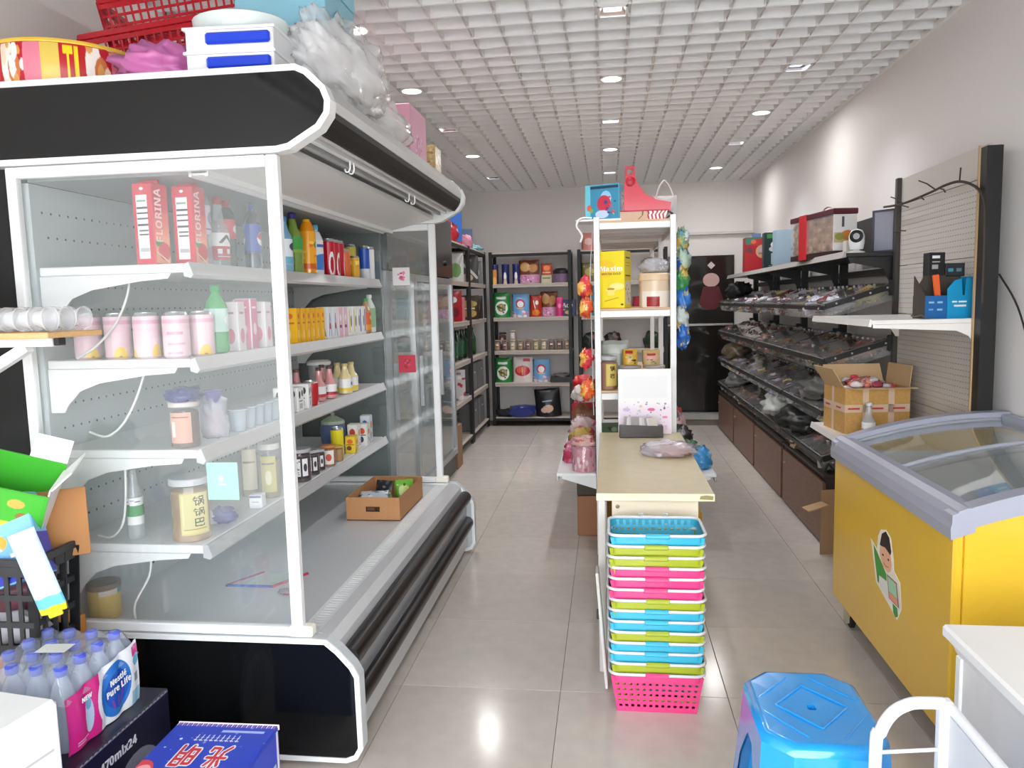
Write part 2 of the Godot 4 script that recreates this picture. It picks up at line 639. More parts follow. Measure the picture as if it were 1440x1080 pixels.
func shell() -> void:
	var paint := mat(rgb(238, 234, 231), 0.7)
	# floor: polished porcelain tiles over a dark joint bed
	var fl := struct("floor", spanm(Vector3(LX, -0.2, BZ), Vector3(RX, -0.004, FZ)), mat(rgb(118, 108, 98), 0.9))
	var tiles := []
	for k in 4:
		var t := grain([rgb(202, 192, 180), rgb(206, 196, 184), rgb(199, 189, 177), rgb(204, 195, 183)][k], [rgb(210, 200, 188), rgb(214, 204, 192), rgb(207, 197, 185), rgb(212, 203, 191)][k], 0.03, Vector3(1.1, 1.1, 1.1), 0.16, 10 + k)
		t.metallic_specular = 0.55
		tiles.append(t)
	var P := 0.61
	var whole := box(Vector3(P - 0.002, 0.012, P - 0.002), 0.0008)
	for i in range(-4, 4):
		for j in range(-7, 11):
			var x0 := maxf(-0.19 + i * P, LX)
			var x1 := minf(-0.19 + (i + 1) * P, RX)
			var z1 := minf(-2.70 - (j - 1) * P, FZ)
			var z0 := maxf(-2.70 - j * P, BZ)
			if x1 - x0 < 0.05 or z1 - z0 < 0.05:
				continue
			var m: ArrayMesh = whole
			if x1 - x0 < P - 0.001 or z1 - z0 < P - 0.001:
				m = box(Vector3(x1 - x0 - 0.002, 0.012, z1 - z0 - 0.002), 0.0008)
			part("tile", m, tiles[rng.randi() % 4], fl, Vector3((x0 + x1) / 2, -0.006, (z0 + z1) / 2))
	# walls
	var top := 3.25
	struct("wall_right", spanm(Vector3(RX, -0.2, BZ - 0.2), Vector3(RX + 0.2, top, FZ + 0.2)), paint)
	struct("wall_left", spanm(Vector3(LX - 0.2, -0.2, BZ - 0.2), Vector3(LX, top, FZ + 0.2)), paint)
	struct("wall_back", spanm(Vector3(LX, -0.2, BZ - 0.2), Vector3(RX, top, BZ)), paint)
	var st := begin()
	span(st, Vector3(LX, -0.2, FZ), Vector3(-1.75, top, FZ + 0.2))
	span(st, Vector3(1.5, -0.2, FZ), Vector3(RX, top, FZ + 0.2))
	span(st, Vector3(-1.75, 2.62, FZ), Vector3(1.5, top, FZ + 0.2))
	struct("wall_front", done(st), paint)
	struct("ground", spanm(Vector3(-14, -0.4, FZ + 0.2), Vector3(14, -0.02, 18)), grain(rgb(186, 183, 178), rgb(202, 199, 194), 0.05, Vector3(1, 1, 1), 0.8, 21))
	# ceiling: open-cell lattice below a slab
	var ce := struct("ceiling", spanm(Vector3(LX - 0.2, top, BZ - 0.2), Vector3(RX + 0.2, top + 0.15, FZ + 0.2)), mat(rgb(222, 220, 219), 0.9))
	var white := mat(rgb(243, 242, 241), 0.5)
	var C := 0.1565
	var along := channel(FZ - BZ - 0.01, false)
	for k in range(-12, 12):
		var x := -0.039 + k * C
		if x > LX + 0.02 and x < RX - 0.02:
			part("lattice_slat", along, white, ce, Vector3(x, CY + 0.0375, (FZ + BZ) / 2))
	var across := channel(RX - LX - 0.01, true)
	for k in range(-32, 36):
		var z := -3.83 - k * C
		if z > BZ + 0.02 and z < FZ - 0.02:
			part("lattice_slat", across, white, ce, Vector3((RX + LX) / 2, CY + 0.0377, z))
	struct("trim_1", spanm(Vector3(RX - 0.022, CY - 0.003, BZ), Vector3(RX, CY + 0.022, FZ), 0.001), white)
	struct("trim_2", spanm(Vector3(LX, CY - 0.003, BZ), Vector3(LX + 0.022, CY + 0.022, FZ), 0.001), white)
	struct("trim_3", spanm(Vector3(LX + 0.023, CY - 0.003, BZ), Vector3(RX - 0.023, CY + 0.022, BZ + 0.022), 0.001), white)
	# ledge and dark glazed door at the back right
	struct("trim_4", spanm(Vector3(0.6, 2.185, BZ), Vector3(RX - 0.001, 2.215, BZ + 0.07), 0.003), mat(rgb(214, 210, 208), 0.5))
	var door := struct("door_1", spanm(Vector3(0.70, 0.09, BZ + 0.001), Vector3(1.475, 1.945, BZ + 0.03), 0.002), mat(rgb(30, 28, 26), 0.12))
	part("door_leaf", spanm(Vector3(0.72, 1.16, BZ + 0.03), Vector3(1.46, 1.93, BZ + 0.04), 0.002), mat(rgb(44, 42, 39), 0.07), door)
	part("door_leaf", spanm(Vector3(0.72, 0.11, BZ + 0.03), Vector3(1.46, 1.12, BZ + 0.04), 0.002), mat(rgb(38, 35, 32), 0.07), door)
	part("middle_rail", spanm(Vector3(0.71, 1.125, BZ + 0.03), Vector3(1.465, 1.152, BZ + 0.05), 0.003), mat(rgb(176, 170, 166), 0.35, 0.5), door)
	# printed figure decal on the upper pane, kept plain
	var dz := BZ + 0.0415
	var decal := part("printed_decal", lathe([Vector2(0.0, -0.001), Vector2(0.095, -0.001), Vector2(0.095, 0.0005), Vector2(0.0, 0.0005)], 24, 0.85), mat(rgb(208, 170, 164), 0.6), door, Vector3(1.21, 1.66, dz), Basis(Vector3.RIGHT, PI / 2))
	part("collar", prism([Vector2(-0.09, 0), Vector2(-0.14, -0.2), Vector2(-0.06, -0.27), Vector2(0.05, -0.27), Vector2(0.15, -0.18), Vector2(0.09, 0)], 0, 0.001), mat(rgb(96, 26, 36), 0.6), decal, Vector3(0, 0.0006, 0.075), Basis(Vector3.RIGHT, -PI / 2))
	part("badge", prism([Vector2(-0.045, 0), Vector2(0, -0.045), Vector2(0.045, 0), Vector2(0, 0.045)], 0, 0.001), mat(rgb(210, 205, 200), 0.6), decal, Vector3(0, 0.0006, -0.17), Basis(Vector3.RIGHT, -PI / 2))
	struct("baseboard_back", spanm(Vector3(0.62, 0.0, BZ), Vector3(1.2, 0.075, BZ + 0.02), 0.003), mat(rgb(198, 194, 190), 0.4))

# lattice blade: a folded sheet channel, open below
func channel(l: float, turned: bool) -> ArrayMesh:
	var st := begin()
	var b := Basis(Vector3.UP, PI / 2) if turned else Basis.IDENTITY
	var hy := 0.0374 if turned else 0.0375
	for s in [-1, 1]:
		bx(st, b * Vector3(s * 0.0060, 0, 0), Vector3(0.0014, hy * 2, l), 0.0, b)
	bx(st, b * Vector3(0, -hy + 0.016, 0), Vector3(0.0106, 0.0012, l), 0.0, b)
	bx(st, b * Vector3(0, hy - 0.001, 0), Vector3(0.0106, 0.0012, l), 0.0, b)
	return done(st)

func downlights() -> void:
	var ringm := mat(rgb(240, 240, 240), 0.35)
	var chrome := mat(rgb(215, 215, 218), 0.12, 1.0)
	var cols := [-1.195, 0.0392, 1.135]
	var names := ["left", "middle", "right"]
	var rows := [[-3.72, "ro", "sq", "ro"], [-4.84, "ro", "ro", "sq"], [-5.91, "sq", "sq", "ro"], [-6.98, "ro", "ro", "sq"], [-8.24, "sq", "sq", "ro"]]
	var ord := ["nearest", "second", "third", "fourth", "farthest"]
	var ord_right := ["", "nearest", "second", "third", "farthest"]
	for r in 5:
		for c in 3:
			if r == 0 and c == 2:
				continue
			var z := -3.83 - (roundf((-3.83 - float(rows[r][0])) / 0.1565 - 0.5) + 0.5) * 0.1565
			var x := -0.039 + (floorf((cols[c] + 0.039) / 0.1565) + 0.5) * 0.1565
			var round_one: bool = rows[r][c + 1] == "ro"
			if round_one:
				var t := thing("round_downlight", "flush round white ceiling downlight, %s lamp of the %s row" % [ord_right[r] if c == 2 else ord[r], names[c]], "ceiling light", Vector3(x, CY, z), 0, "round ceiling downlights")
				part("rim", lathe([Vector2(0.060, -0.004), Vector2(0.071, -0.003), Vector2(0.072, 0.004), Vector2(0.068, 0.012), Vector2(0.060, 0.012), Vector2(0.060, -0.004)], 32), ringm, t)
				part("housing", lathe([Vector2(0.0, 0.045), Vector2(0.055, 0.045), Vector2(0.060, 0.012), Vector2(0.066, 0.012), Vector2(0.060, 0.05), Vector2(0.0, 0.05)], 24), ringm, t)
				part("lamp_disc", lathe([Vector2(0.0, -0.003), Vector2(0.0598, -0.001), Vector2(0.0598, 0.006), Vector2(0.0, 0.006)], 32), glow(Color(1, 0.99, 0.97), 5.0), t)
				var al := AreaLight3D.new()
				al.light_color = Color(1.0, 0.99, 0.985)
				al.shadow_enabled = true
				al.area_range = 20.0
				al.area_attenuation = 2.0
				al.area_size = Vector2(0.105, 0.105)
				al.light_energy = 0.85
				t.add_child(al)
				al.position = Vector3(0, -0.008, 0)
				al.rotation.x = -PI / 2
			else:
				var t := thing("square_downlight", "square framed recessed ceiling spot, %s lamp of the %s row" % [ord_right[r] if c == 2 else ord[r], names[c]], "ceiling light", Vector3(x, CY, z), 0, "square ceiling spotlights")
				var st := begin()
				for k in 4:
					var b := Basis(Vector3.UP, k * PI / 2)
					bx(st, b * Vector3(0, 0.002, 0.065), Vector3(0.142, 0.012, 0.012), 0.001, b)
				part("frame", done(st), ringm, t)
				var st2 := begin()
				for k in 4:
					var b := Basis(Vector3.UP, k * PI / 2)
					quad(st2, b * Vector3(-0.059, 0, 0.059), b * Vector3(-0.05, 0.05, 0.05), b * Vector3(0.05, 0.05, 0.05), b * Vector3(0.059, 0, 0.059))
				part("reflector", done(st2), chrome, t)
				part("housing", box(Vector3(0.125, 0.012, 0.125), 0.002), ringm, t, Vector3(0, 0.058, 0))
				part("lamp_disc", lathe([Vector2(0.0, 0.018), Vector2(0.042, 0.02), Vector2(0.044, 0.05), Vector2(0.0, 0.05)], 28), glow(Color(0.97, 0.98, 1.0), 4.0), t)
				var sp := SpotLight3D.new()
				sp.light_color = Color(0.93, 0.95, 1.0)
				sp.shadow_enabled = true
				sp.spot_range = 20.0
				sp.spot_attenuation = 2.0
				t.add_child(sp)
				sp.position = Vector3(0, 0.01, 0)
				sp.rotation.x = -PI / 2
				sp.spot_angle = 57.0
				sp.spot_angle_attenuation = 1.2
				sp.light_energy = 1.15
				sp.light_size = 0.04

# ---------------------------------------------------------------- open display cooler on the left
const ZN := -2.175
const ZF := -4.285
const SHELF := [1.597, 1.300, 1.008, 0.695]
const DECK := 0.405

func cooler() -> void:
	var white := mat(rgb(236, 237, 236), 0.35)
	var black := mat(rgb(16, 17, 18), 0.06)
	var alu := mat(rgb(186, 187, 188), 0.32, 0.85)
	var grey := mat(rgb(196, 200, 201), 0.4)
	var liner := mat(rgb(190, 197, 198), 0.45)
	var glassm := mat(Color(0.93, 0.98, 0.97, 0.06), 0.0, 0.0, "glass")
	glassm.metallic_specular = 0.7
	var t := thing("display_cooler", "long white open-front display cooler with black end panels and glass sides", "cooler", Vector3.ZERO)
	var can := [Vector2(-2.0, 1.905), Vector2(-0.955, 1.905), Vector2(-0.915, 1.912), Vector2(-0.82, 1.965), Vector2(-0.79, 2.005), Vector2(-0.785, 2.045), Vector2(-0.80, 2.085), Vector2(-0.852, 2.135), Vector2(-0.885, 2.15), Vector2(-2.0, 2.155)]
	var base := [Vector2(-2.0, 0.012), Vector2(-0.835, 0.012), Vector2(-0.80, 0.026), Vector2(-0.78, 0.06), Vector2(-0.782, 0.30), Vector2(-0.80, 0.335), Vector2(-0.845, 0.385), Vector2(-0.885, 0.418), Vector2(-2.0, 0.418)]
	# canopy ends
	for e in [[ZN, ZN - 0.05], [ZF + 0.05, ZF]]:
		var cap := part("canopy_end", prism(can, e[0] - 0.008, e[1]), white, t)
		part("end_rim", ring(can, 0.018, e[0], e[0] - 0.0081), white, cap)
		if e[0] == ZN:
			part("end_panel", prism(inset(can, 0.018), e[0] - 0.003, e[0] - 0.0079), black, cap)
	for e in [[ZN, ZN - 0.05], [ZF + 0.05, ZF]]:
		var cap := part("base_end", prism(base, e[0] - 0.008, e[1]), grey, t)
		part("end_rim", ring(base, 0.016, e[0], e[0] - 0.0081), white, cap)
		if e[0] == ZN:
			part("end_panel", prism(inset(base, 0.016), e[0] - 0.003, e[0] - 0.0079), black, cap)
	var a := ZN - 0.05
	var b := ZF + 0.05
	part("canopy_shell", prism([Vector2(-1.98, 2.06), Vector2(-0.85, 2.052), Vector2(-0.85, 2.03), Vector2(-0.802, 2.03), Vector2(-0.799, 2.06), Vector2(-0.815, 2.10), Vector2(-0.85, 2.128), Vector2(-0.89, 2.14), Vector2(-1.98, 2.145)], a, b), mat(rgb(196, 196, 195), 0.4, 0.15), t)
	part("black_strip", prism([Vector2(-0.804, 2.029), Vector2(-0.806, 2.012), Vector2(-0.818, 1.99), Vector2(-0.838, 1.965), Vector2(-0.85, 1.965), Vector2(-0.85, 2.029)], a, b), mat(rgb(6, 6, 6), 0.55), t)
	part("canopy_core", prism([Vector2(-1.98, 1.95), Vector2(-1.25, 1.95), Vector2(-0.9, 1.98), Vector2(-0.851, 1.99), Vector2(-0.851, 2.051), Vector2(-1.98, 2.059)], a, b), white, t)
	part("underside_panel", prism([Vector2(-0.965, 1.925), Vector2(-1.2, 1.872), Vector2(-1.2, 1.884), Vector2(-0.965, 1.945)], a, b), mat(rgb(222, 221, 219), 0.4), t)
	for k in 3:
		part("rail", spanm(Vector3(-0.868 - k * 0.034, 1.962 - k * 0.008, a), Vector3(-0.852 - k * 0.034, 1.986 - k * 0.008, b), 0.002), [mat(rgb(206, 206, 206), 0.4), white, mat(rgb(176, 177, 178), 0.4)][k], t)
	for z in [-2.62, -2.66, -3.42, -3.52]:
		part("hook", tube([Vector3(-0.885, 1.955, z), Vector3(-0.885, 1.93, z), Vector3(-0.89, 1.918, z), Vector3(-0.90, 1.918, z), Vector3(-0.905, 1.928, z)], 0.0035, 6), white, t)
	part("inner_ceiling", spanm(Vector3(-1.80, 1.862, a), Vector3(-1.26, 1.874, b)), mat(rgb(150, 154, 156), 0.5), t)
	var hc := part("air_grille", spanm(Vector3(-1.258, 1.866, a), Vector3(-1.202, 1.876, b)), mat(rgb(120, 124, 127), 0.5), t)
	var st := begin()
	var zz := a
	while zz > b + 0.02:
		span(st, Vector3(-1.255, 1.860, zz - 0.006), Vector3(-1.205, 1.8665, zz - 0.011))
		zz -= 0.012
	span(st, Vector3(-1.262, 1.855, a), Vector3(-1.252, 1.875, b))
	span(st, Vector3(-1.208, 1.855, a), Vector3(-1.198, 1.875, b))
	var gr := part("grille_bars", done(st), white, hc)
	gr.set_meta("kind", "stuff")
	# insulated back and the liner with its punched holes
	part("back_body", spanm(Vector3(-2.0, 0.05, ZN - 0.052), Vector3(-1.84, 1.945, ZF + 0.052)), mat(rgb(14, 15, 15), 0.5), t)
	part("liner", spanm(Vector3(-1.838, 0.36, ZN - 0.053), Vector3(-1.80, 1.86, ZF + 0.053)), liner, t)
	st = begin()
	for row in 14:
		for k in 50:
			var z := ZN - 0.12 - k * 0.04 + (0.02 if row % 2 else 0.0)
			var y := 0.76 + row * 0.078
			if absf(fmod(y - 0.69, 0.302)) < 0.03:
				continue
			lat(st, [Vector2(0.0, 0.0), Vector2(0.0045, 0.0), Vector2(0.0045, 0.0008), Vector2(0.0, 0.0008)], 6, Vector3(-1.8, y, z), Basis(Vector3.BACK, -PI / 2))
	for k in 9:
		for y in [0.47, 0.55]:
			lat(st, [Vector2(0.0, 0.0), Vector2(0.013, 0.0), Vector2(0.013, 0.0008), Vector2(0.0, 0.0008)], 10, Vector3(-1.8, y, ZN - 0.10 - k * 0.22), Basis(Vector3.BACK, -PI / 2))
	var holes := part("punched_holes", done(st), mat(rgb(26, 30, 32), 0.8), t)
	holes.set_meta("kind", "stuff")
	# shelves
	for i in 4:
		var y: float = SHELF[i]
		var sh := part("shelf", spanm(Vector3(-1.795, y - 0.028, ZN - 0.06), Vector3(-1.305, y, ZF + 0.06), 0.003), white, t)
		part("price_rail", prism([Vector2(-1.304, y - 0.004), Vector2(-1.287, y + 0.004), Vector2(-1.272, y - 0.036), Vector2(-1.282, y - 0.046), Vector2(-1.304, y - 0.04)], ZN - 0.058, ZF + 0.058), mat(rgb(206, 207, 207), 0.3, 0.3), sh)
		for z in [ZN - 0.062, ZF + 0.066]:
			part("bracket", prism([Vector2(-1.797, y - 0.029), Vector2(-1.35, y - 0.029), Vector2(-1.36, y - 0.045), Vector2(-1.46, y - 0.052), Vector2(-1.62, y - 0.075), Vector2(-1.69, y - 0.10), Vector2(-1.735, y - 0.145), Vector2(-1.75, y - 0.17), Vector2(-1.797, y - 0.17)], z, z - 0.004), white, sh)
	# glass ends in white frames
	for z in [ZN - 0.012, ZF + 0.04]:
		part("end_post", spanm(Vector3(-1.0, 0.42, z), Vector3(-0.962, 1.903, z - 0.03), 0.004), white, t)
		part("end_post", spanm(Vector3(-1.845, 0.42, z), Vector3(-1.812, 1.903, z - 0.03), 0.004), white, t)
		part("frame_rail", spanm(Vector3(-1.811, 1.868, z), Vector3(-1.001, 1.903, z - 0.028), 0.003), white, t)
		part("frame_rail", spanm(Vector3(-1.811, 0.42, z), Vector3(-1.001, 0.45, z - 0.028), 0.003), white, t)
		part("glass_pane", spanm(Vector3(-1.812, 0.449, z - 0.010), Vector3(-1.0, 1.869, z - 0.015)), glassm, t)
		part("corner_clip", spanm(Vector3(-1.008, 0.419, z + 0.004), Vector3(-0.93, 0.455, z - 0.034), 0.005), mat(rgb(240, 238, 222), 0.4), t)
	# deck with its front grille
	part("deck", spanm(Vector3(-1.80, DECK - 0.03, ZN - 0.05), Vector3(-1.0, DECK, ZF + 0.05), 0.002), mat(rgb(205, 208, 209), 0.35), t)
	part("grille_channel", spanm(Vector3(-1.0, DECK - 0.03, ZN - 0.05), Vector3(-0.935, DECK - 0.006, ZF + 0.05)), mat(rgb(120, 122, 124), 0.5), t)
	st = begin()
	zz = ZN - 0.055
	while zz > ZF + 0.06:
		span(st, Vector3(-0.998, DECK - 0.006, zz), Vector3(-0.94, DECK + 0.002, zz - 0.012))
		zz -= 0.021
	span(st, Vector3(-1.004, DECK - 0.006, ZN - 0.05), Vector3(-0.992, DECK + 0.003, ZF + 0.05))
	span(st, Vector3(-0.945, DECK - 0.006, ZN - 0.05), Vector3(-0.93, DECK + 0.006, ZF + 0.05))
	gr = part("deck_grille", done(st), white, t)
	gr.set_meta("kind", "stuff")
	part("front_rail", prism([Vector2(-0.932, 0.36), Vector2(-0.85, 0.36), Vector2(-0.856, 0.395), Vector2(-0.885, 0.415), Vector2(-0.925, 0.42), Vector2(-0.932, 0.41)], a, b), mat(rgb(200, 201, 202), 0.35, 0.15), t)
	part("front_panel", spanm(Vector3(-0.85, 0.06, a), Vector3(-0.826, 0.362, b), 0.002), mat(rgb(142, 144, 148), 0.2, 0.25), t)
	for yb in [[0.335, 0.036, -0.832], [0.185, 0.036, -0.822]]:
		part("bumper", tube([Vector3(yb[2], yb[0], a), Vector3(yb[2], yb[0], b)], yb[1], 20), mat(rgb(7, 7, 8), 0.3), t)
	part("skirt", spanm(Vector3(-0.84, 0.05, a), Vector3(-0.822, 0.13, b), 0.004), mat(rgb(200, 201, 202), 0.35, 0.3), t)
	part("plinth", spanm(Vector3(-1.9, 0.0, a), Vector3(-0.9, 0.05, b)), mat(rgb(40, 40, 42), 0.7), t)

# ---------------------------------------------------------------- goods in the cooler
func can_profile(r: float, h: float) -> Array:
	return [Vector2(0, 0.003), Vector2(r * 0.72, 0.003), Vector2(r * 0.78, 0), Vector2(r, h * 0.05), Vector2(r, h * 0.92), Vector2(r * 0.86, h * 0.985), Vector2(r * 0.86, h), Vector2(r * 0.78, h), Vector2(r * 0.76, h - 0.004), Vector2(0, h - 0.004)]

func drink_can(label: String, r: float, h: float, pic: Rect2, at: Vector3, turn := 0.0, group := "", called := "drink_can") -> Node3D:
	var t := thing(called, label, "can", at, turn, group)
	part("body", lathe([Vector2(r * 0.8, 0.0), Vector2(r, h * 0.05), Vector2(r, h * 0.92)], 20), tmat(pic, 0.3), t)
	part("lid", lathe([Vector2(r, h * 0.92), Vector2(r * 0.86, h * 0.985), Vector2(r * 0.86, h), Vector2(r * 0.78, h), Vector2(r * 0.76, h - 0.004), Vector2(0, h - 0.004)], 20), mat(rgb(205, 206, 208), 0.25, 0.9), t)
	part("base", lathe([Vector2(0, 0.003), Vector2(r * 0.72, 0.003), Vector2(r * 0.78, 0), Vector2(r * 0.8, 0)], 20), mat(rgb(190, 191, 193), 0.3, 0.9), t)
	return t

# bottle: body shape, coloured drink, label band, neck, cap
func bottle(label: String, r: float, h: float, drink: Color, pic: Rect2, cap: Color, at: Vector3, turn := 0.0, band := Vector2(0.3, 0.62), group := "", called := "drink_bottle", clear := 0.0) -> Node3D:
	var t := thing(called, label, "bottle", at, turn, group)
	var bodym: StandardMaterial3D
	if clear > 0.0:
		bodym = mat(Color(drink.r, drink.g, drink.b, clear), 0.05, 0.0, "glass")
	else:
		bodym = mat(drink, 0.12, 0.0, "coat")
	part("body", lathe([Vector2(0, 0.004), Vector2(r * 0.7, 0.0), Vector2(r * 0.98, h * 0.03), Vector2(r, h * 0.12), Vector2(r * 0.94, h * 0.2), Vector2(r * 0.99, h * band.x), Vector2(r * 0.99, h * band.y), Vector2(r * 0.9, h * (band.y + 0.06)), Vector2(r * 0.55, h * (band.y + 0.17)), Vector2(r * 0.38, h * 0.88), Vector2(r * 0.38, h * 0.92)], 18), bodym, t)
	part("label_band", lathe([Vector2(r * 1.005, h * band.x), Vector2(r * 1.01, h * band.y)], 18), tmat(pic, 0.35), t)
	part("cap", lathe([Vector2(r * 0.36, h * 0.905), Vector2(r * 0.44, h * 0.91), Vector2(r * 0.44, h * 0.99), Vector2(r * 0.38, h), Vector2(0, h)], 14), mat(cap, 0.4), t)
	return t

# carton with printed front (+z) and right (+x) faces
func carton(called: String, label: String, category: String, s: Vector3, body: Color, front: Rect2, side: Rect2, at: Vector3, turn := 0.0, group := "", bev := 0.003) -> Node3D:
	var t := thing(called, label, category, at, turn, group)
	part("body", sbox(s, bev), mat(body, 0.45), t)
	if front.has_area():
		part("front_print", face(s.x - bev * 2, s.y - bev * 2), tmat(front, 0.4), t, Vector3(0, s.y / 2, s.z / 2 + 0.0006))
	if side.has_area():
		part("side_print", face(s.z - bev * 2, s.y - bev * 2), tmat(side, 0.4), t, Vector3(s.x / 2 + 0.0006, s.y / 2, 0), RIGHTB)
	return t

func jar(called: String, label: String, r: float, h: float, fill: Color, lid: Color, pic: Rect2, at: Vector3, turn := 0.0, group := "", fillh := 0.85, square := false) -> Node3D:
	var t := thing(called, label, "jar", at, turn, group)
	var n := 4 if square else 22
	part("contents", lathe([Vector2(0, 0.003), Vector2(r * 0.94, 0.003), Vector2(r * 0.94, h * fillh * 0.95), Vector2(r * 0.7, h * fillh), Vector2(0, h * fillh * 0.97)], 14), grain(fill.darkened(0.35), fill.lightened(0.15), 0.25, Vector3(9, 9, 9), 0.7, int(h * 1000)), t)
	part("wall", lathe([Vector2(0, 0.0), Vector2(r * 0.95, 0.0), Vector2(r, 0.01), Vector2(r, h * 0.86), Vector2(r * 0.93, h * 0.9)], 22), mat(Color(0.95, 0.95, 0.93, 0.05), 0.03, 0.0, "glass"), t)
	part("lid", lathe([Vector2(r * 0.95, h * 0.89), Vector2(r * 1.02, h * 0.895), Vector2(r * 1.02, h * 0.985), Vector2(r * 0.97, h), Vector2(0, h)], 22), mat(lid, 0.3), t)
	if pic.has_area():
		var st := begin()
		st.set_smooth_group(1)
		for k in 8:
			var a0 := -0.75 + 1.5 * k / 8.0
			var a1 := -0.75 + 1.5 * (k + 1) / 8.0
			var q := r * 1.008
			quad(st, Vector3(sin(a0) * q, h * 0.12, cos(a0) * q), Vector3(sin(a1) * q, h * 0.12, cos(a1) * q), Vector3(sin(a1) * q, h * 0.78, cos(a1) * q), Vector3(sin(a0) * q, h * 0.78, cos(a0) * q), Rect2(k / 8.0, 0, 1 / 8.0, 1))
		part("paper_label", done(st), tmat(pic, 0.6), t)
	return t

func cooler_goods() -> void:
	var W := rgb(240, 240, 238)
	var g1 := "drinks on the top cooler shelf"
	# --- top shelf
	var y: float = SHELF[0]
	var red_front := picture(48, 160, rgb(200, 30, 60), [["r", .18, .14, .62, .8, W], ["r", .22, .2, .5, .03, rgb(120, 160, 140)], ["r", .2, .29, .6, .03, rgb(40, 40, 40)], ["r", .2, .36, .6, .02, rgb(40, 40, 40)], ["r", .2, .43, .6, .02, rgb(40, 40, 40)], ["r", .2, .5, .6, .025, rgb(40, 40, 40)], ["r", .25, .58, .5, .02, rgb(60, 60, 60)], ["r", .25, .63, .5, .02, rgb(60, 60, 60)], ["r", .25, .8, .5, .05, rgb(180, 180, 180)], ["e", .5, .06, .1, .02, W]])
	var red_side := picture(96, 240, rgb(205, 40, 66), [["v", .35, .75, rgb(220, 80, 80), rgb(245, 165, 120)], ["r", 0, .75, 1, .25, rgb(240, 165, 130)], ["e", .3, .74, .3, .05, rgb(70, 140, 60)], ["e", .6, .84, .42, .11, rgb(205, 40, 56)], ["l", .1, .86, .9, .98, .05, rgb(250, 225, 210)]])
	for k in 2:
		var t := carton("juice_carton", ["tall red juice carton with white facts panel by the glass end", "tall red juice carton behind its twin on top cooler shelf"][k], "carton", Vector3(0.072, 0.25, 0.072), rgb(202, 34, 62), red_front, red_side, Vector3([-1.425, -1.345][k], y, [-2.275, -2.36][k]), [-0.12, -0.05][k], "red juice cartons")
		letters(t, "FLORINA", 0.028, rgb(250, 215, 215), Vector3(0.037, 0.15, 0.012), RIGHTB * Basis(Vector3.BACK, PI / 2), true, 0.001)
		part("top_seam", prism([Vector2(-0.036, 0), Vector2(0.036, 0), Vector2(0.034, 0.012), Vector2(-0.034, 0.012)], -0.003, 0.003), mat(rgb(202, 34, 62), 0.45), t, Vector3(0, 0.2495, 0))
	var lab_white := picture(64, 48, rgb(226, 214, 230), [["e", .3, .45, .16, .3, rgb(150, 140, 175)], ["e", .7, .45, .12, .22, W], ["r", .1, .8, .8, .06, rgb(120, 100, 150)]])
	bottle("clear water bottle with grey cap and pale violet label", 0.032, 0.258, rgb(205, 212, 218), lab_white, rgb(215, 215, 215), Vector3(-1.37, y, -2.475), 0.4, Vector2(0.42, 0.8), g1, "drink_bottle", 0.35)
	var lab_red := picture(96, 64, W, [["r", 0, .5, 1, .5, rgb(190, 36, 60)], ["l", .2, .36, .3, .12, .05, rgb(60, 60, 60)], ["l", .3, .12, .4, .36, .05, rgb(60, 60, 60)], ["r", .15, .6, .08, .2, W], ["r", .3, .6, .08, .2, W], ["r", .45, .6, .08, .2, W], ["r", .15, .86, .4, .04, W], ["r", .6, .6, .3, .04, W], ["l", .7, .36, .8, .12, .05, rgb(60, 60, 60)]])
	bottle("clear water bottle with white and red mountain label", 0.036, 0.25, rgb(214, 222, 226), lab_red, rgb(190, 40, 50), Vector3(-1.375, y, -2.6), -0.6, Vector2(0.12, 0.5), g1, "drink_bottle", 0.3)
	var lab_blue := picture(96, 64, rgb(30, 70, 170), [["e", .25, .5, .12, .24, W], ["e", .25, .42, .11, .12, rgb(200, 40, 60)], ["e", .75, .5, .12, .24, W], ["e", .75, .42, .11, .12, rgb(200, 40, 60)], ["r", 0, .92, 1, .08, rgb(20, 40, 120)]])
	var lab_red2 := picture(64, 64, rgb(196, 36, 52), [["e", .35, .5, .2, .3, W], ["r", .6, .3, .3, .1, W], ["r", .6, .55, .3, .1, W]])
	bottle("dark cola bottle with red label beside blue-labelled one", 0.032, 0.255, rgb(36, 30, 34), lab_red2, rgb(190, 30, 40), Vector3(-1.40, y, -2.71), 0.3, Vector2(0.45, 0.72), g1)
	bottle("dark cola bottle with blue label and round emblem by post", 0.032, 0.255, rgb(30, 34, 60), lab_blue, rgb(30, 60, 150), Vector3(-1.345, y, -2.80), 0.2, Vector2(0.25, 0.68), g1)
	bottle("tea bottle with yellow cap behind the glass end", 0.033, 0.26, rgb(150, 130, 60), picture(32, 32, rgb(225, 215, 150), [["e", .4, .5, .2, .3, rgb(120, 150, 60)]]), rgb(230, 200, 40), Vector3(-1.55, y, -2.72), 0.2, Vector2(0.3, 0.62), g1)
	bottle("sports drink bottle with light blue label right of white post", 0.034, 0.235, rgb(120, 170, 200), picture(64, 64, rgb(225, 232, 238), [["r", 0, .7, 1, .3, rgb(110, 180, 210)], ["e", .4, .3, .25, .2, rgb(60, 60, 80)]]), rgb(60, 130, 180), Vector3(-1.345, y, -3.09), 0.1, Vector2(0.15, 0.6), g1)
	bottle("big green tea bottle with dark violet cap", 0.040, 0.26, rgb(120, 150, 60), picture(64, 64, rgb(60, 160, 70), [["e", .5, .5, .2, .25, W], ["e", .5, .5, .12, .16, rgb(200, 60, 50)], ["r", 0, .8, 1, .2, rgb(150, 180, 60)]]), rgb(50, 40, 120), Vector3(-1.35, y, -3.195), 0.5, Vector2(0.35, 0.6), g1)
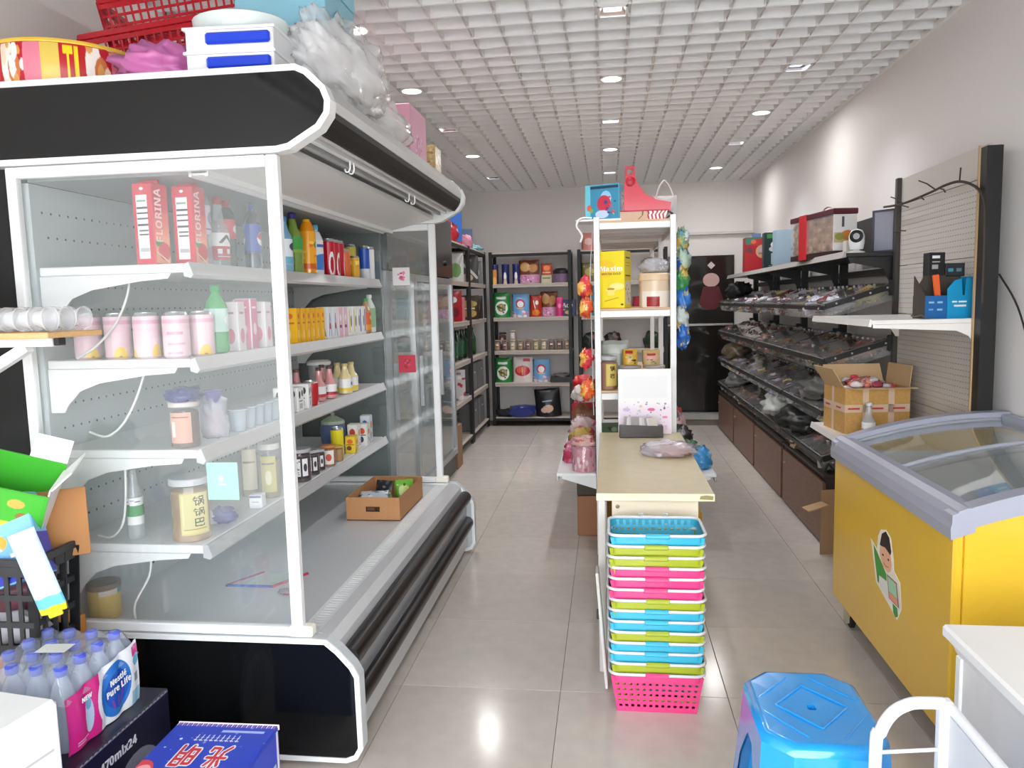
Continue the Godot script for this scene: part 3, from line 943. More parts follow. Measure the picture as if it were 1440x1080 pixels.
	bottle("orange juice bottle with yellow cap and green badge", 0.037, 0.250, rgb(240, 150, 20), picture(96, 96, rgb(246, 170, 30), [["e", .3, .35, .2, .12, rgb(60, 140, 60)], ["d", 18, 3, .05, [rgb(250, 210, 70), rgb(235, 120, 20)]], ["e", .7, .7, .2, .1, rgb(250, 220, 90)], ["r", 0, .85, 1, .15, rgb(220, 100, 20)]]), rgb(250, 200, 30), Vector3(-1.345, y, -3.34), 0.6, Vector2(0.1, 0.78), g1)
	bottle("milky drink bottle with blue cap and blue wave label", 0.036, 0.237, rgb(232, 236, 240), picture(64, 64, W, [["e", .3, .8, .4, .35, rgb(60, 130, 210)], ["e", .8, .75, .3, .3, rgb(90, 160, 225)], ["r", .1, .15, .6, .1, rgb(60, 100, 180)]]), rgb(90, 180, 220), Vector3(-1.36, y, -3.475), 0.0, Vector2(0.12, 0.7), g1)
	var pic_red := picture(96, 64, rgb(196, 16, 46), [["e", .12, .35, .09, .2, W], ["e", .12, .35, .05, .12, rgb(196, 16, 46)], ["e", .3, .38, .08, .17, W], ["e", .3, .38, .045, .1, rgb(196, 16, 46)], ["r", .08, .62, .26, .06, W], ["r", .14, .75, .1, .2, rgb(30, 20, 30)], ["e", .62, .35, .09, .2, W], ["e", .62, .35, .05, .12, rgb(196, 16, 46)], ["r", .58, .62, .26, .06, W]])
	for k in 3:
		drink_can("red soda can with white lettering, %s of the row of three" % ["first", "second", "third"][k], 0.030, 0.182, pic_red, Vector3(-1.34, y, -3.585 - k * 0.068), 0.2 + k * 0.5, "red soda cans")
	drink_can("orange soda can next to the red cans", 0.028, 0.145, picture(64, 48, rgb(226, 110, 50), [["e", .4, .5, .2, .25, rgb(245, 190, 130)], ["r", .1, .8, .8, .1, rgb(180, 60, 30)]]), Vector3(-1.335, y, -3.80), 0.3, g1)
	drink_can("short yellow drink can in front of a tall one", 0.028, 0.118, picture(64, 48, rgb(226, 170, 40), [["e", .4, .5, .16, .22, rgb(120, 60, 20)], ["r", .05, .1, .9, .12, rgb(250, 220, 110)]]), Vector3(-1.325, y, -3.915), 0.3, g1)
	drink_can("tall yellow-green drink can on top cooler shelf", 0.031, 0.187, picture(64, 64, rgb(206, 190, 60), [["r", 0, .55, 1, .45, rgb(216, 216, 220)], ["e", .4, .45, .18, .2, rgb(150, 120, 30)]]), Vector3(-1.38, y, -4.02), 0.3, g1)
	drink_can("blue and silver drink can near the far glass", 0.029, 0.185, picture(64, 64, rgb(226, 230, 236), [["r", 0, .0, 1, .35, rgb(40, 90, 190)], ["e", .4, .6, .12, .25, rgb(60, 110, 200)]]), Vector3(-1.335, y, -4.12), 0.2, g1)
	drink_can("white can with orange foot, last on top cooler shelf", 0.027, 0.185, picture(64, 64, W, [["r", 0, .66, 1, .34, rgb(226, 100, 40)], ["e", .4, .35, .18, .16, rgb(70, 150, 200)], ["r", .2, .58, .5, .05, rgb(80, 160, 80)]]), Vector3(-1.33, y, -4.2), 0.2, g1)
	# --- second shelf
	y = SHELF[1]
	var g2 := "drinks on the second cooler shelf"
	var pic_pink := picture(128, 80, rgb(238, 206, 216), [["e", .1, .55, .09, .17, rgb(240, 200, 50)], ["e", .1, .55, .03, .06, rgb(150, 110, 30)], ["e", .16, .85, .08, .12, rgb(240, 205, 80)], ["e", .45, .5, .07, .15, rgb(240, 200, 50)], ["r", .62, .2, .2, .04, rgb(210, 150, 170)], ["r", .62, .34, .22, .03, rgb(215, 160, 178)], ["r", .62, .46, .18, .03, rgb(215, 160, 178)], ["r", .62, .6, .2, .03, rgb(215, 160, 178)], ["r", 0, .05, 1, .05, rgb(226, 170, 190)], ["e", .3, .8, .08, .14, W]])
	var names := ["at the left end", "second from the left", "third from the left", "fourth from the left", "fifth from the left"]
	for k in 5:
		drink_can("wide pink drink can with yellow blossoms, %s" % names[k], 0.041, 0.148, pic_pink, Vector3([-1.69, -1.583, -1.482, -1.377, -1.345][k], y, [-2.295, -2.295, -2.295, -2.29, -2.385][k]), [0.3, 0.1, -1.5, 2.2, 0.2][k], "pink blossom cans")
	bottle("clear soda bottle with green cap and green foot", 0.039, 0.235, rgb(60, 170, 90), picture(64, 64, rgb(196, 226, 216), [["e", .35, .5, .22, .3, rgb(236, 246, 240)], ["e", .7, .4, .12, .3, rgb(60, 170, 90)]]), rgb(40, 160, 80), Vector3(-1.345, y, -2.49), 0.4, Vector2(0.32, 0.66), g2)
	var pic_pc := picture(64, 96, rgb(244, 232, 236), [["e", .5, .7, .3, .16, rgb(226, 120, 150)], ["r", .2, .2, .6, .05, rgb(190, 140, 160)]])
	var pic_pc2 := picture(64, 96, rgb(226, 120, 160), [["e", .5, .6, .25, .12, rgb(246, 220, 230)], ["r", .2, .15, .6, .05, W]])
	for k in 4:
		carton("milk_carton", ["white carton with pink fruit, first behind the green bottle", "rose pink carton between two white cartons", "white carton with pink fruit beside the post", "white carton with pink fruit in second row by post"][k], "carton", Vector3(0.062, 0.178 + 0.012 * (k % 2), 0.062), W, pic_pc2 if k == 1 else pic_pc, pic_pc2 if k == 1 else pic_pc, Vector3(-1.35 - (0.08 if k == 3 else 0.0), y, [-2.62, -2.72, -2.84, -2.86][k]), 0.05, "pink and white cartons")
	var pic_yb := picture(48, 96, rgb(244, 186, 30), [["e", .5, .22, .25, .08, rgb(226, 110, 30)], ["e", .35, .75, .2, .14, rgb(250, 225, 150)], ["r", .15, .4, .7, .06, rgb(200, 120, 20)]])
	for k in 6:
		carton("drink_box", "yellow drink box with straw print, %s from the white post" % ["first", "second", "third", "fourth", "fifth", "sixth"][k], "drink box", Vector3(0.06, 0.15, 0.04), rgb(242, 180, 30), pic_yb, pic_yb, Vector3(-1.335, y, -3.10 - k * 0.056), 0.0, "yellow drink boxes")
	var pics := [picture(48, 96, rgb(236, 238, 244), [["l", .2, .9, .5, .2, .1, rgb(110, 130, 190)], ["l", .5, .2, .8, .9, .1, rgb(110, 130, 190)], ["e", .5, .6, .18, .1, rgb(190, 60, 80)]]), picture(48, 96, rgb(236, 190, 206), [["e", .5, .35, .25, .12, W], ["r", .2, .6, .6, .1, rgb(120, 70, 100)]]), picture(48, 96, W, [["r", .1, .1, .25, .8, rgb(226, 200, 60)], ["e", .65, .5, .18, .2, rgb(90, 90, 90)]]), picture(48, 96, W, [["r", .6, .1, .3, .8, rgb(110, 90, 170)], ["e", .3, .5, .18, .2, rgb(120, 120, 130)]])]
	var tints := ["white and blue", "pale pink", "white and yellow", "white and violet"]
	for k in 8:
		carton("drink_box", "slim %s drink box, %s of the pale row" % [tints[[0, 0, 1, 1, 2, 2, 3, 3][k]], ["first", "second", "third", "fourth", "fifth", "sixth", "seventh", "last"][k]], "drink box", Vector3(0.055, 0.152, 0.058), W, pics[[0, 0, 1, 1, 2, 2, 3, 3][k]], pics[[0, 0, 1, 1, 2, 2, 3, 3][k]], Vector3(-1.335, y, -3.475 - k * 0.073), 0.0, "pale drink boxes")
	bottle("small juice bottle with green cap and orange foot", 0.03, 0.195, rgb(196, 150, 110), picture(48, 64, rgb(226, 110, 60), [["e", .4, .3, .25, .2, rgb(240, 200, 170)], ["r", 0, .7, 1, .3, rgb(240, 160, 50)]]), rgb(60, 170, 80), Vector3(-1.335, y, -4.10), 0.2, Vector2(0.1, 0.6), g2)
	bottle("small yoghurt bottle with white cap and cherry label", 0.034, 0.215, rgb(226, 232, 222), picture(48, 64, rgb(150, 190, 150), [["e", .4, .6, .12, .1, rgb(190, 40, 60)], ["e", .6, .4, .2, .2, W]]), W, Vector3(-1.34, y, -4.19), 0.2, Vector2(0.15, 0.65), g2)
	# --- third shelf
	y = SHELF[2]
	var g3 := "goods on the third cooler shelf"
	jar("sauce_jar", "dark red sauce jar wrapped in clear bag with blue frill", 0.047, 0.15, rgb(92, 28, 22), rgb(206, 196, 190), picture(48, 64, rgb(206, 160, 140), [["r", .1, .15, .8, .04, rgb(140, 60, 50)], ["r", .1, .3, .2, .5, rgb(230, 220, 210)]]), Vector3(-1.375, y, -2.30), 0.2, g3, 0.8)
	var fr := single("bag_neck", lump(Vector3(0.11, 0.05, 0.1), 7, 0.45, 20, 10), mat(Color(0.2, 0.22, 0.5, 0.8), 0.25, 0.0, "glass"), "gathered blue bag top on the sauce jar's lid", "bag", Vector3(-1.375, y + 0.1505, -2.30))
	var bag := thing("wrapped_jar", "jar in clear bag with violet trim beside the sauce jar", "jar", Vector3(-1.37, y, -2.475), 0.0, g3)
	part("wrapper", lump(Vector3(0.095, 0.17, 0.09), 5, 0.3), mat(Color(0.88, 0.88, 0.94, 0.45), 0.2, 0.0, "glass"), bag)
	part("jar_body", lathe([Vector2(0, 0.002), Vector2(0.03, 0.002), Vector2(0.032, 0.01), Vector2(0.032, 0.09), Vector2(0.0, 0.092)], 16), mat(rgb(206, 170, 165), 0.4), bag)
	part("frill", lathe([Vector2(0.02, 0.125), Vector2(0.036, 0.16), Vector2(0.03, 0.165), Vector2(0.015, 0.13)], 14), mat(rgb(110, 100, 165), 0.4), bag)
	var cupm := mat(Color(0.82, 0.88, 0.92, 0.55), 0.15, 0.0, "glass")
	var ords := ["first", "second", "third", "fourth", "fifth"]
	for k in 5:
		var c := thing("jelly_cup", "pale clear jelly cup, %s of the row of five" % ords[k], "cup", Vector3(-1.345, y, -2.60 - k * 0.072), 0.0, "clear jelly cups")
		part("cup_wall", lathe([Vector2(0, 0.002), Vector2(0.026, 0.0), Vector2(0.033, 0.075), Vector2(0.036, 0.078)], 16), cupm, c)
		part("jelly", lathe([Vector2(0, 0.004), Vector2(0.024, 0.004), Vector2(0.03, 0.06), Vector2(0, 0.062)], 14), mat(rgb(206, 218, 226), 0.3), c)
		part("foil_lid", lathe([Vector2(0.036, 0.078), Vector2(0.037, 0.082), Vector2(0, 0.084)], 16), mat(rgb(216, 222, 226), 0.3, 0.3), c)
	var pic_cow := picture(64, 64, W, [["e", .3, .3, .14, .16, rgb(50, 50, 55)], ["e", .75, .25, .12, .14, rgb(60, 60, 64)], ["r", .2, .55, .6, .05, rgb(120, 120, 120)], ["r", .25, .68, .5, .22, rgb(190, 190, 190)]])
	for k in 3:
		carton("milk_box", ["white milk box with black spots beside the post", "white milk box with black spots, second from post", "white milk box with black spots by the red can"][k], "carton", Vector3(0.07, [0.115, 0.105, 0.11][k], 0.055), W, pic_cow, pic_cow, Vector3(-1.345, y, [-2.995, -3.095, -3.19][k]), [0.1, -0.1, 0.15][k], "spotted milk boxes")
	drink_can("short red can with brown print on third shelf", 0.034, 0.112, picture(64, 64, rgb(186, 26, 40), [["e", .35, .6, .2, .25, rgb(236, 226, 220)], ["r", .2, .75, .5, .1, rgb(60, 30, 20)]]), Vector3(-1.345, y, -3.29), 0.3, g3)
	var pic_pk := picture(64, 48, W, [["r", 0, .7, 1, .3, rgb(190, 50, 60)], ["e", .3, .4, .1, .2, rgb(70, 60, 60)], ["r", .5, .3, .35, .1, rgb(110, 100, 100)]])
	var pic_ye := picture(64, 48, W, [["r", 0, .75, 1, .25, rgb(236, 206, 60)], ["e", .3, .4, .1, .2, rgb(70, 90, 140)], ["r", .5, .3, .35, .1, rgb(110, 110, 110)]])
	var where := ["at the back near the post", "behind the spotted boxes", "in the front middle", "beside the yellow ones", "just left of the yellow ones"]
	for k in 5:
		bottle("squat pink yoghurt bottle with dark cap, %s" % where[k], 0.032, 0.16, rgb(216, 150, 150), pic_pk, rgb(90, 60, 60), Vector3([-1.43, -1.44, -1.36, -1.345, -1.41][k], y, [-3.17, -3.36, -3.43, -3.53, -3.6][k]), 0.3 * k, Vector2(0.12, 0.45), "pink yoghurt bottles", "yoghurt_bottle")
	for k in 3:
		bottle("squat cream yoghurt bottle with yellow label, %s" % ["front one", "back one by the clear tub", "farthest one"][k], 0.036, 0.155, rgb(232, 214, 160), pic_ye, rgb(200, 180, 120), Vector3([-1.335, -1.40, -1.34][k], y, [-3.72, -3.79, -3.83][k]), 0.2 * k, Vector2(0.12, 0.5), "cream yoghurt bottles", "yoghurt_bottle")
	var tubt := thing("clear_tub", "stacked clear plastic tub with lid behind yoghurt bottles", "tub", Vector3(-1.47, y, -3.72), 0.2, g3)
	part("tub_wall", lathe([Vector2(0, 0.002), Vector2(0.052, 0.0), Vector2(0.055, 0.15), Vector2(0.058, 0.152)], 20), mat(Color(0.85, 0.85, 0.84, 0.5), 0.15, 0.0, "glass"), tubt)
	part("tub_lid", lathe([Vector2(0.05, 0.15), Vector2(0.061, 0.152), Vector2(0.061, 0.166), Vector2(0.048, 0.175), Vector2(0, 0.175)], 20), mat(rgb(226, 226, 224), 0.25), tubt)
	part("filling", lathe([Vector2(0, 0.004), Vector2(0.05, 0.004), Vector2(0.052, 0.12), Vector2(0, 0.125)], 18), mat(rgb(210, 204, 198), 0.6), tubt)
	# --- lowest shelf
	y = SHELF[3]
	var g4 := "goods on the lowest cooler shelf"
	bottle("slim clear spirits bottle with black cap and green label", 0.027, 0.26, rgb(206, 214, 214), picture(64, 96, W, [["r", 0, .3, 1, .4, rgb(70, 150, 80)], ["d", 10, 6, .06, [rgb(30, 30, 30), rgb(60, 100, 60)], 0, .05, 1, .3], ["l", .3, .35, .4, .65, .06, rgb(110, 70, 50)]]), rgb(50, 52, 56), Vector3(-1.575, y, -2.30), 0.0, Vector2(0.2, 0.55), g4, "spirits_bottle", 0.35)
	var ops := [["r", .06, .04, .88, .92, rgb(214, 204, 140)], ["r", .1, .86, .8, .02, rgb(150, 120, 70)], ["r", .08, .06, .06, .7, rgb(226, 220, 170)]]
	ops += glyph("guo", .42, .08, .42, .24, .035, rgb(50, 40, 26))
	ops += glyph("guo", .42, .36, .42, .2, .03, rgb(50, 40, 26))
	ops += glyph("ba", .42, .6, .42, .22, .035, rgb(50, 40, 26))
	jar("snack_jar", "big clear jar of golden crisps with yellow paper label", 0.063, 0.21, rgb(196, 146, 76), rgb(196, 196, 196), picture(96, 160, rgb(206, 196, 130), ops), Vector3(-1.385, y, -2.315), 0.75, g4, 0.84)
	var pk := thing("snack_packet", "small violet and white snack packet lying by mint card", "packet", Vector3(-1.375, y, -2.50), 0.3, g4)
	part("wrapper", lump(Vector3(0.09, 0.06, 0.08), 9, 0.35), mat(rgb(110, 104, 160), 0.4), pk)
	part("torn_end", lump(Vector3(0.06, 0.055, 0.05), 11, 0.35), mat(rgb(214, 216, 222), 0.4), pk, Vector3(-0.05, 0, 0.02))
	carton("small_box", "tiny white box with violet lid on lowest cooler shelf", "box", Vector3(0.05, 0.052, 0.045), rgb(236, 236, 240), picture(32, 32, rgb(238, 238, 242), [["r", 0, 0, 1, .2, rgb(120, 110, 165)], ["r", .2, .5, .6, .08, rgb(170, 170, 180)]]), Rect2(), Vector3(-1.34, y, -2.70), 0.1, g4)
	var mint := thing("price_card", "pale mint square card stuck inside the near glass", "card", Vector3(-1.205, 0.915, -2.2035), 0.0)
	part("card", spanm(Vector3(-0.052, -0.06, -0.002), Vector3(0.052, 0.06, 0), 0.0005), mat(rgb(150, 200, 186), 0.5), mint)
	part("print", face(0.04, 0.05), tmat(picture(32, 40, rgb(152, 202, 188), [["e", .35, .35, .2, .2, rgb(206, 232, 222)], ["r", .2, .65, .6, .1, rgb(206, 232, 222)]]), 0.6), mint, Vector3(0, 0, 0.0006))
	jar("tall_jar", "tall clear jar of yellow pickles beside the post", 0.042, 0.22, rgb(170, 150, 80), rgb(216, 214, 206), picture(48, 64, rgb(196, 186, 110), [["r", .1, .2, .8, .06, rgb(110, 100, 50)], ["e", .5, .6, .2, .2, rgb(226, 222, 180)]]), Vector3(-1.36, y, -2.86), 0.3, g4, 0.7)
	jar("tall_jar", "tall clear jar with beige label behind pickle jar", 0.040, 0.25, rgb(186, 170, 130), rgb(206, 200, 190), picture(48, 64, rgb(216, 206, 180), [["r", .1, .3, .8, .06, rgb(130, 110, 80)]]), Vector3(-1.45, y, -2.88), 0.3, g4, 0.7)
	var pic_bk := picture(64, 64, rgb(50, 36, 40), [["r", .08, .1, .36, .8, rgb(232, 232, 232)], ["r", .56, .1, .38, .8, rgb(236, 236, 236)], ["e", .74, .5, .12, .18, rgb(60, 56, 60)], ["d", 8, 4, .04, [rgb(120, 120, 120)], .1, .2, .3, .6]])
	for k in 3:
		jar("preserve_jar", "dark preserve jar with white labels and grey lid, %s" % ["nearest the post", "middle one", "smallest, third from the post"][k], [0.046, 0.036, 0.028][k], [0.145, 0.115, 0.1][k], rgb(60, 36, 40), rgb(176, 176, 178), pic_bk, Vector3(-1.345, y, [-3.13, -3.255, -3.345][k]), 0.5, "dark preserve jars", 0.85)
	jar("preserve_jar", "orange preserve jar with copper lid", 0.035, 0.10, rgb(206, 110, 50), rgb(206, 130, 60), picture(32, 32, rgb(232, 226, 216), [["e", .5, .5, .25, .25, rgb(200, 80, 60)]]), Vector3(-1.335, y, -3.44), 0.4, g4, 0.85)
	jar("preserve_jar", "orange preserve jar lying behind dark jars", 0.04, 0.09, rgb(206, 120, 60), rgb(216, 130, 70), Rect2(), Vector3(-1.45, y, -3.36), 0.4, g4, 0.85)
	jar("honey_jar", "small amber honey jar between preserve jar and cups", 0.028, 0.075, rgb(206, 140, 60), rgb(226, 180, 80), Rect2(), Vector3(-1.33, y, -3.55), 0.4, g4, 0.85)
	drink_can("lemon yellow can on the lowest cooler shelf", 0.032, 0.15, picture(48, 48, rgb(240, 222, 40), [["e", .4, .5, .2, .2, rgb(250, 240, 150)], ["r", .1, .8, .8, .08, rgb(120, 140, 40)]]), Vector3(-1.37, y, -3.66), 0.3, g4)
	var gk := [[rgb(232, 200, 60), "yellow"], [rgb(232, 232, 226), "white"], [rgb(226, 226, 220), "cream"], [rgb(220, 226, 230), "pale blue"]]
	for k in 4:
		carton("noodle_cup_box", "small %s printed box near the far glass" % gk[k][1], "box", Vector3(0.055, [0.09, 0.135, 0.12, 0.15][k], 0.06), gk[k][0], picture(40, 64, gk[k][0], [["e", .5, .3, .3, .14, [rgb(226, 110, 40), rgb(200, 60, 50), rgb(226, 90, 60), rgb(60, 90, 160)][k]], ["e", .4, .7, .25, .14, [rgb(120, 70, 40), rgb(240, 190, 60), rgb(60, 60, 90), rgb(190, 60, 120)][k]], ["r", .1, .48, .8, .06, rgb(90, 90, 90)]]), picture(40, 64, gk[k][0], [["e", .5, .35, .3, .14, rgb(220, 140, 60)], ["d", 9, k, .08, [rgb(60, 120, 190), rgb(190, 60, 80)], .1, .6, .8, .3]]), Vector3(-1.33 - 0.02 * (k % 2), y, [-3.76, -3.86, -3.96, -4.07][k]), 0.05, "printed boxes by the far glass")
	var pot := thing("sugar_bowl", "round pale green lidded pot behind printed boxes", "pot", Vector3(-1.46, y, -3.85), 0.0, g4)
	part("bowl", lathe([Vector2(0, 0.003), Vector2(0.04, 0.0), Vector2(0.065, 0.04), Vector2(0.068, 0.12), Vector2(0.06, 0.14)], 20), mat(rgb(100, 120, 160), 0.3), pot)
	part("lid", lathe([Vector2(0.064, 0.14), Vector2(0.06, 0.155), Vector2(0.02, 0.178), Vector2(0.008, 0.18), Vector2(0.012, 0.195), Vector2(0, 0.2)], 20), mat(rgb(186, 200, 176), 0.3), pot)
	# --- on the deck
	var brown := grain(rgb(176, 124, 80), rgb(190, 138, 92), 0.06, Vector3(4, 4, 4), 0.85, 40)
	var bt := thing("cardboard_tray", "open brown cardboard tray with hand hole on cooler deck", "box", Vector3(-1.15, DECK, -3.74), 0.0)
	var bw := 0.27
	var bd := 0.46
	part("bottom", spanm(Vector3(-bw / 2, 0, -bd / 2), Vector3(bw / 2, 0.004, bd / 2)), brown, bt)
	var st := begin()
	span(st, Vector3(-bw / 2, 0.0, bd / 2 - 0.005), Vector3(-0.035, 0.115, bd / 2))
	span(st, Vector3(0.035, 0.0, bd / 2 - 0.005), Vector3(bw / 2, 0.115, bd / 2))
	span(st, Vector3(-0.035, 0.0, bd / 2 - 0.005), Vector3(0.035, 0.045, bd / 2))
	span(st, Vector3(-0.035, 0.07, bd / 2 - 0.005), Vector3(0.035, 0.115, bd / 2))
	part("end_wall", done(st), brown, bt)
	part("hand_hole", ring([Vector2(-0.035, 0.045), Vector2(0.035, 0.045), Vector2(0.035, 0.07), Vector2(-0.035, 0.07)], 0.004, bd / 2 - 0.004, bd / 2 + 0.0008), mat(rgb(60, 40, 26), 0.9), bt)
	part("end_wall", spanm(Vector3(-bw / 2, 0, -bd / 2), Vector3(bw / 2, 0.115, -bd / 2 + 0.005)), brown, bt)
	part("side_wall", spanm(Vector3(-bw / 2, 0, -bd / 2 + 0.005), Vector3(-bw / 2 + 0.005, 0.115, bd / 2 - 0.005)), brown, bt)
	part("side_wall", spanm(Vector3(bw / 2 - 0.005, 0, -bd / 2 + 0.005), Vector3(bw / 2, 0.115, bd / 2 - 0.005)), brown, bt)
	single("snack_pouch", pouch(0.1, 0.13, 0.04, 3), tmat(picture(48, 64, rgb(110, 170, 50), [["e", .5, .45, .3, .25, rgb(200, 220, 120)], ["d", 10, 2, .06, [rgb(50, 110, 40), rgb(226, 226, 120)]]]), 0.3), "bright green pouch standing in the cardboard tray", "packet", Vector3(-1.07, DECK + 0.005, -3.80), Basis(Vector3.UP, 0.4) * Basis(Vector3.RIGHT, -0.15))
	single("snack_pouch", pouch(0.13, 0.11, 0.03, 4), tmat(picture(48, 48, rgb(120, 130, 90), [["d", 20, 5, .08, [rgb(70, 80, 60), rgb(190, 196, 150), rgb(60, 110, 60)]]]), 0.3), "olive green pouch leaning in the cardboard tray", "packet", Vector3(-1.13, DECK + 0.005, -3.68), Basis(Vector3.UP, 0.9) * Basis(Vector3.RIGHT, -0.7))
	single("snack_pouch", pouch(0.15, 0.12, 0.03, 6), tmat(picture(48, 48, rgb(206, 210, 216), [["d", 16, 8, .1, [rgb(110, 140, 170), rgb(240, 240, 244), rgb(80, 90, 110)]]]), 0.25), "silver blue pouch lying flat in the cardboard tray", "packet", Vector3(-1.19, DECK + 0.05, -3.62), Basis(Vector3.UP, 0.2) * Basis(Vector3.RIGHT, -1.2))
	single("snack_pouch", pouch(0.1, 0.12, 0.03, 7), tmat(picture(32, 32, rgb(40, 42, 46), [["d", 8, 9, .1, [rgb(90, 90, 96), rgb(150, 150, 156)]]]), 0.3), "black pouch at the back of the cardboard tray", "packet", Vector3(-1.2, DECK + 0.005, -3.82), Basis(Vector3.UP, -0.3) * Basis(Vector3.RIGHT, -0.3))
	var tin := thing("food_tin", "yellow food tin with brown plastic lid on the deck", "tin", Vector3(-1.735, DECK, -2.33), 0.3)
	part("body", lathe([Vector2(0, 0.002), Vector2(0.05, 0.0), Vector2(0.052, 0.004), Vector2(0.052, 0.105), Vector2(0.05, 0.108)], 24), tmat(picture(96, 64, rgb(206, 176, 80), [["r", 0, .0, .5, .3, rgb(206, 196, 180)], ["r", .2, .08, .6, .22, rgb(60, 150, 140)], ["r", .3, .5, .3, .05, rgb(160, 60, 40)], ["e", .7, .8, .1, .1, rgb(190, 130, 40)]]), 0.35), tin)
	part("lid", lathe([Vector2(0.053, 0.105), Vector2(0.055, 0.109), Vector2(0.054, 0.124), Vector2(0.045, 0.126), Vector2(0.042, 0.122), Vector2(0, 0.122)], 24), mat(rgb(120, 100, 84), 0.35), tin)
	var tb := thing("clear_sheet_tray", "thin clear tray with blue and red rim on the deck", "tray", Vector3(-1.33, DECK, -2.70), 0.0)
	part("blue_edge", spanm(Vector3(-0.12, 0, 0.07), Vector3(0.07, 0.008, 0.078), 0.002), mat(rgb(50, 80, 170), 0.4), tb)
	part("red_edge", prism([Vector2(-0.12, -0.078), Vector2(-0.112, -0.078), Vector2(-0.032, 0.07), Vector2(-0.04, 0.07)], 0, 0.008), mat(rgb(150, 60, 90), 0.4), tb, Vector3.ZERO, TOPB)
	part("red_edge", prism([Vector2(0.062, -0.078), Vector2(0.07, -0.078), Vector2(0.15, 0.07), Vector2(0.142, 0.07)], 0, 0.008), mat(rgb(190, 50, 90), 0.4), tb, Vector3.ZERO, TOPB)
	part("sheet", prism([Vector2(-0.11, -0.07), Vector2(0.06, -0.07), Vector2(0.14, 0.07), Vector2(-0.035, 0.07)], 0.001, 0.003), mat(rgb(200, 214, 208), 0.2), tb, Vector3.ZERO, TOPB)
	single("candy_packet", lump(Vector3(0.09, 0.02, 0.05), 15, 0.3), tmat(picture(48, 32, rgb(150, 140, 150), [["r", .6, 0, .4, 1, rgb(216, 190, 40)], ["d", 10, 1, .08, [rgb(190, 40, 60), rgb(60, 120, 60), rgb(240, 220, 120)]]]), 0.3), "tiny yellow and grey candy packet on deck by post", "packet", Vector3(-1.17, DECK, -2.575))
	# white cords hanging from the shelves
	var i := 0
	for pts in [[Vector3(-1.53, 1.555, -2.30), Vector3(-1.535, 1.49, -2.28), Vector3(-1.56, 1.41, -2.25), Vector3(-1.62, 1.345, -2.235), Vector3(-1.70, 1.305, -2.25)], [Vector3(-1.50, 1.26, -2.30), Vector3(-1.52, 1.17, -2.27), Vector3(-1.56, 1.09, -2.25), Vector3(-1.62, 1.05, -2.25), Vector3(-1.70, 1.06, -2.28)], [Vector3(-1.57, 0.955, -2.26), Vector3(-1.57, 0.85, -2.25), Vector3(-1.585, 0.76, -2.245), Vector3(-1.63, 0.715, -2.25), Vector3(-1.70, 0.71, -2.28)], [Vector3(-1.53, 0.65, -2.30), Vector3(-1.535, 0.57, -2.29), Vector3(-1.58, 0.48, -2.27), Vector3(-1.59, 0.41, -2.28)]]:
		single("white_wire", tube(curve(pts, 6), 0.004, 6), mat(rgb(236, 236, 230), 0.4), "white cord hanging under the %s cooler shelf" % ["top", "second", "third", "lowest"][i], "cord")
		i += 1

# ---------------------------------------------------------------- crates and boxes on the cooler roof
# open crate standing on its base: rim, floor and four lattice walls
func crate(called: String, label: String, s: Vector3, m: Material, cells: Vector2i, at: Vector3, b := Basis.IDENTITY, group := "", barw := 0.006, rows := 4) -> Node3D:
	var t := thing(called, label, "crate", at, 0.0, group)
	t.basis = b
	var k := 0.93
	var st := begin()
	var h := s * 0.5
	for e in [[Vector3(-h.x, s.y, h.z), Vector3(h.x, s.y, h.z)], [Vector3(-h.x, s.y, -h.z), Vector3(h.x, s.y, -h.z)], [Vector3(-h.x, s.y, -h.z), Vector3(-h.x, s.y, h.z)], [Vector3(h.x, s.y, -h.z), Vector3(h.x, s.y, h.z)]]:
		bar(st, e[0], e[1], 0.022, 0.014)
	part("rim", done(st), m, t, Vector3(0, -0.008, 0))
	for side in 4:
		var w: float = s.x if side % 2 == 0 else s.z
		var o: float = h.z if side % 2 == 0 else h.x
		var n: int = cells.x if side % 2 == 0 else cells.y
		var bb := Basis(Vector3.UP, side * PI / 2)
		st = begin()
		for i in n + 1:
			var u := (float(i) / n - 0.5) * w
			bar(st, bb * Vector3(u * k, 0.006, o * k), bb * Vector3(u, s.y - 0.01, o), barw * (2.2 if i == 0 or i == n else 1.0), 0.005, 0.0)
		for j in rows + 1:
			var v := float(j) / rows
			var kk := lerpf(k, 1.0, v)
			var y := lerpf(0.012, s.y - 0.03, v)
			bar(st, bb * Vector3(-w / 2 * kk, y, o * kk), bb * Vector3(w / 2 * kk, y, o * kk), barw * (2.5 if j == 0 or j == rows else 1.2), 0.0055, 0.0)
		part("lattice_wall", done(st), m, t)
	st = begin()
	for i in cells.x + 1:
		var u := (float(i) / cells.x - 0.5) * s.x * k
		bar(st, Vector3(u, 0.003, -h.z * k), Vector3(u, 0.003, h.z * k), barw, 0.005, 0.0)
	for j in cells.y + 1:
		var u := (float(j) / cells.y - 0.5) * s.z * k
		bar(st, Vector3(-h.x * k, 0.003, u), Vector3(h.x * k, 0.003, u), barw, 0.005, 0.0)
	part("lattice_floor", done(st), m, t)
	return t

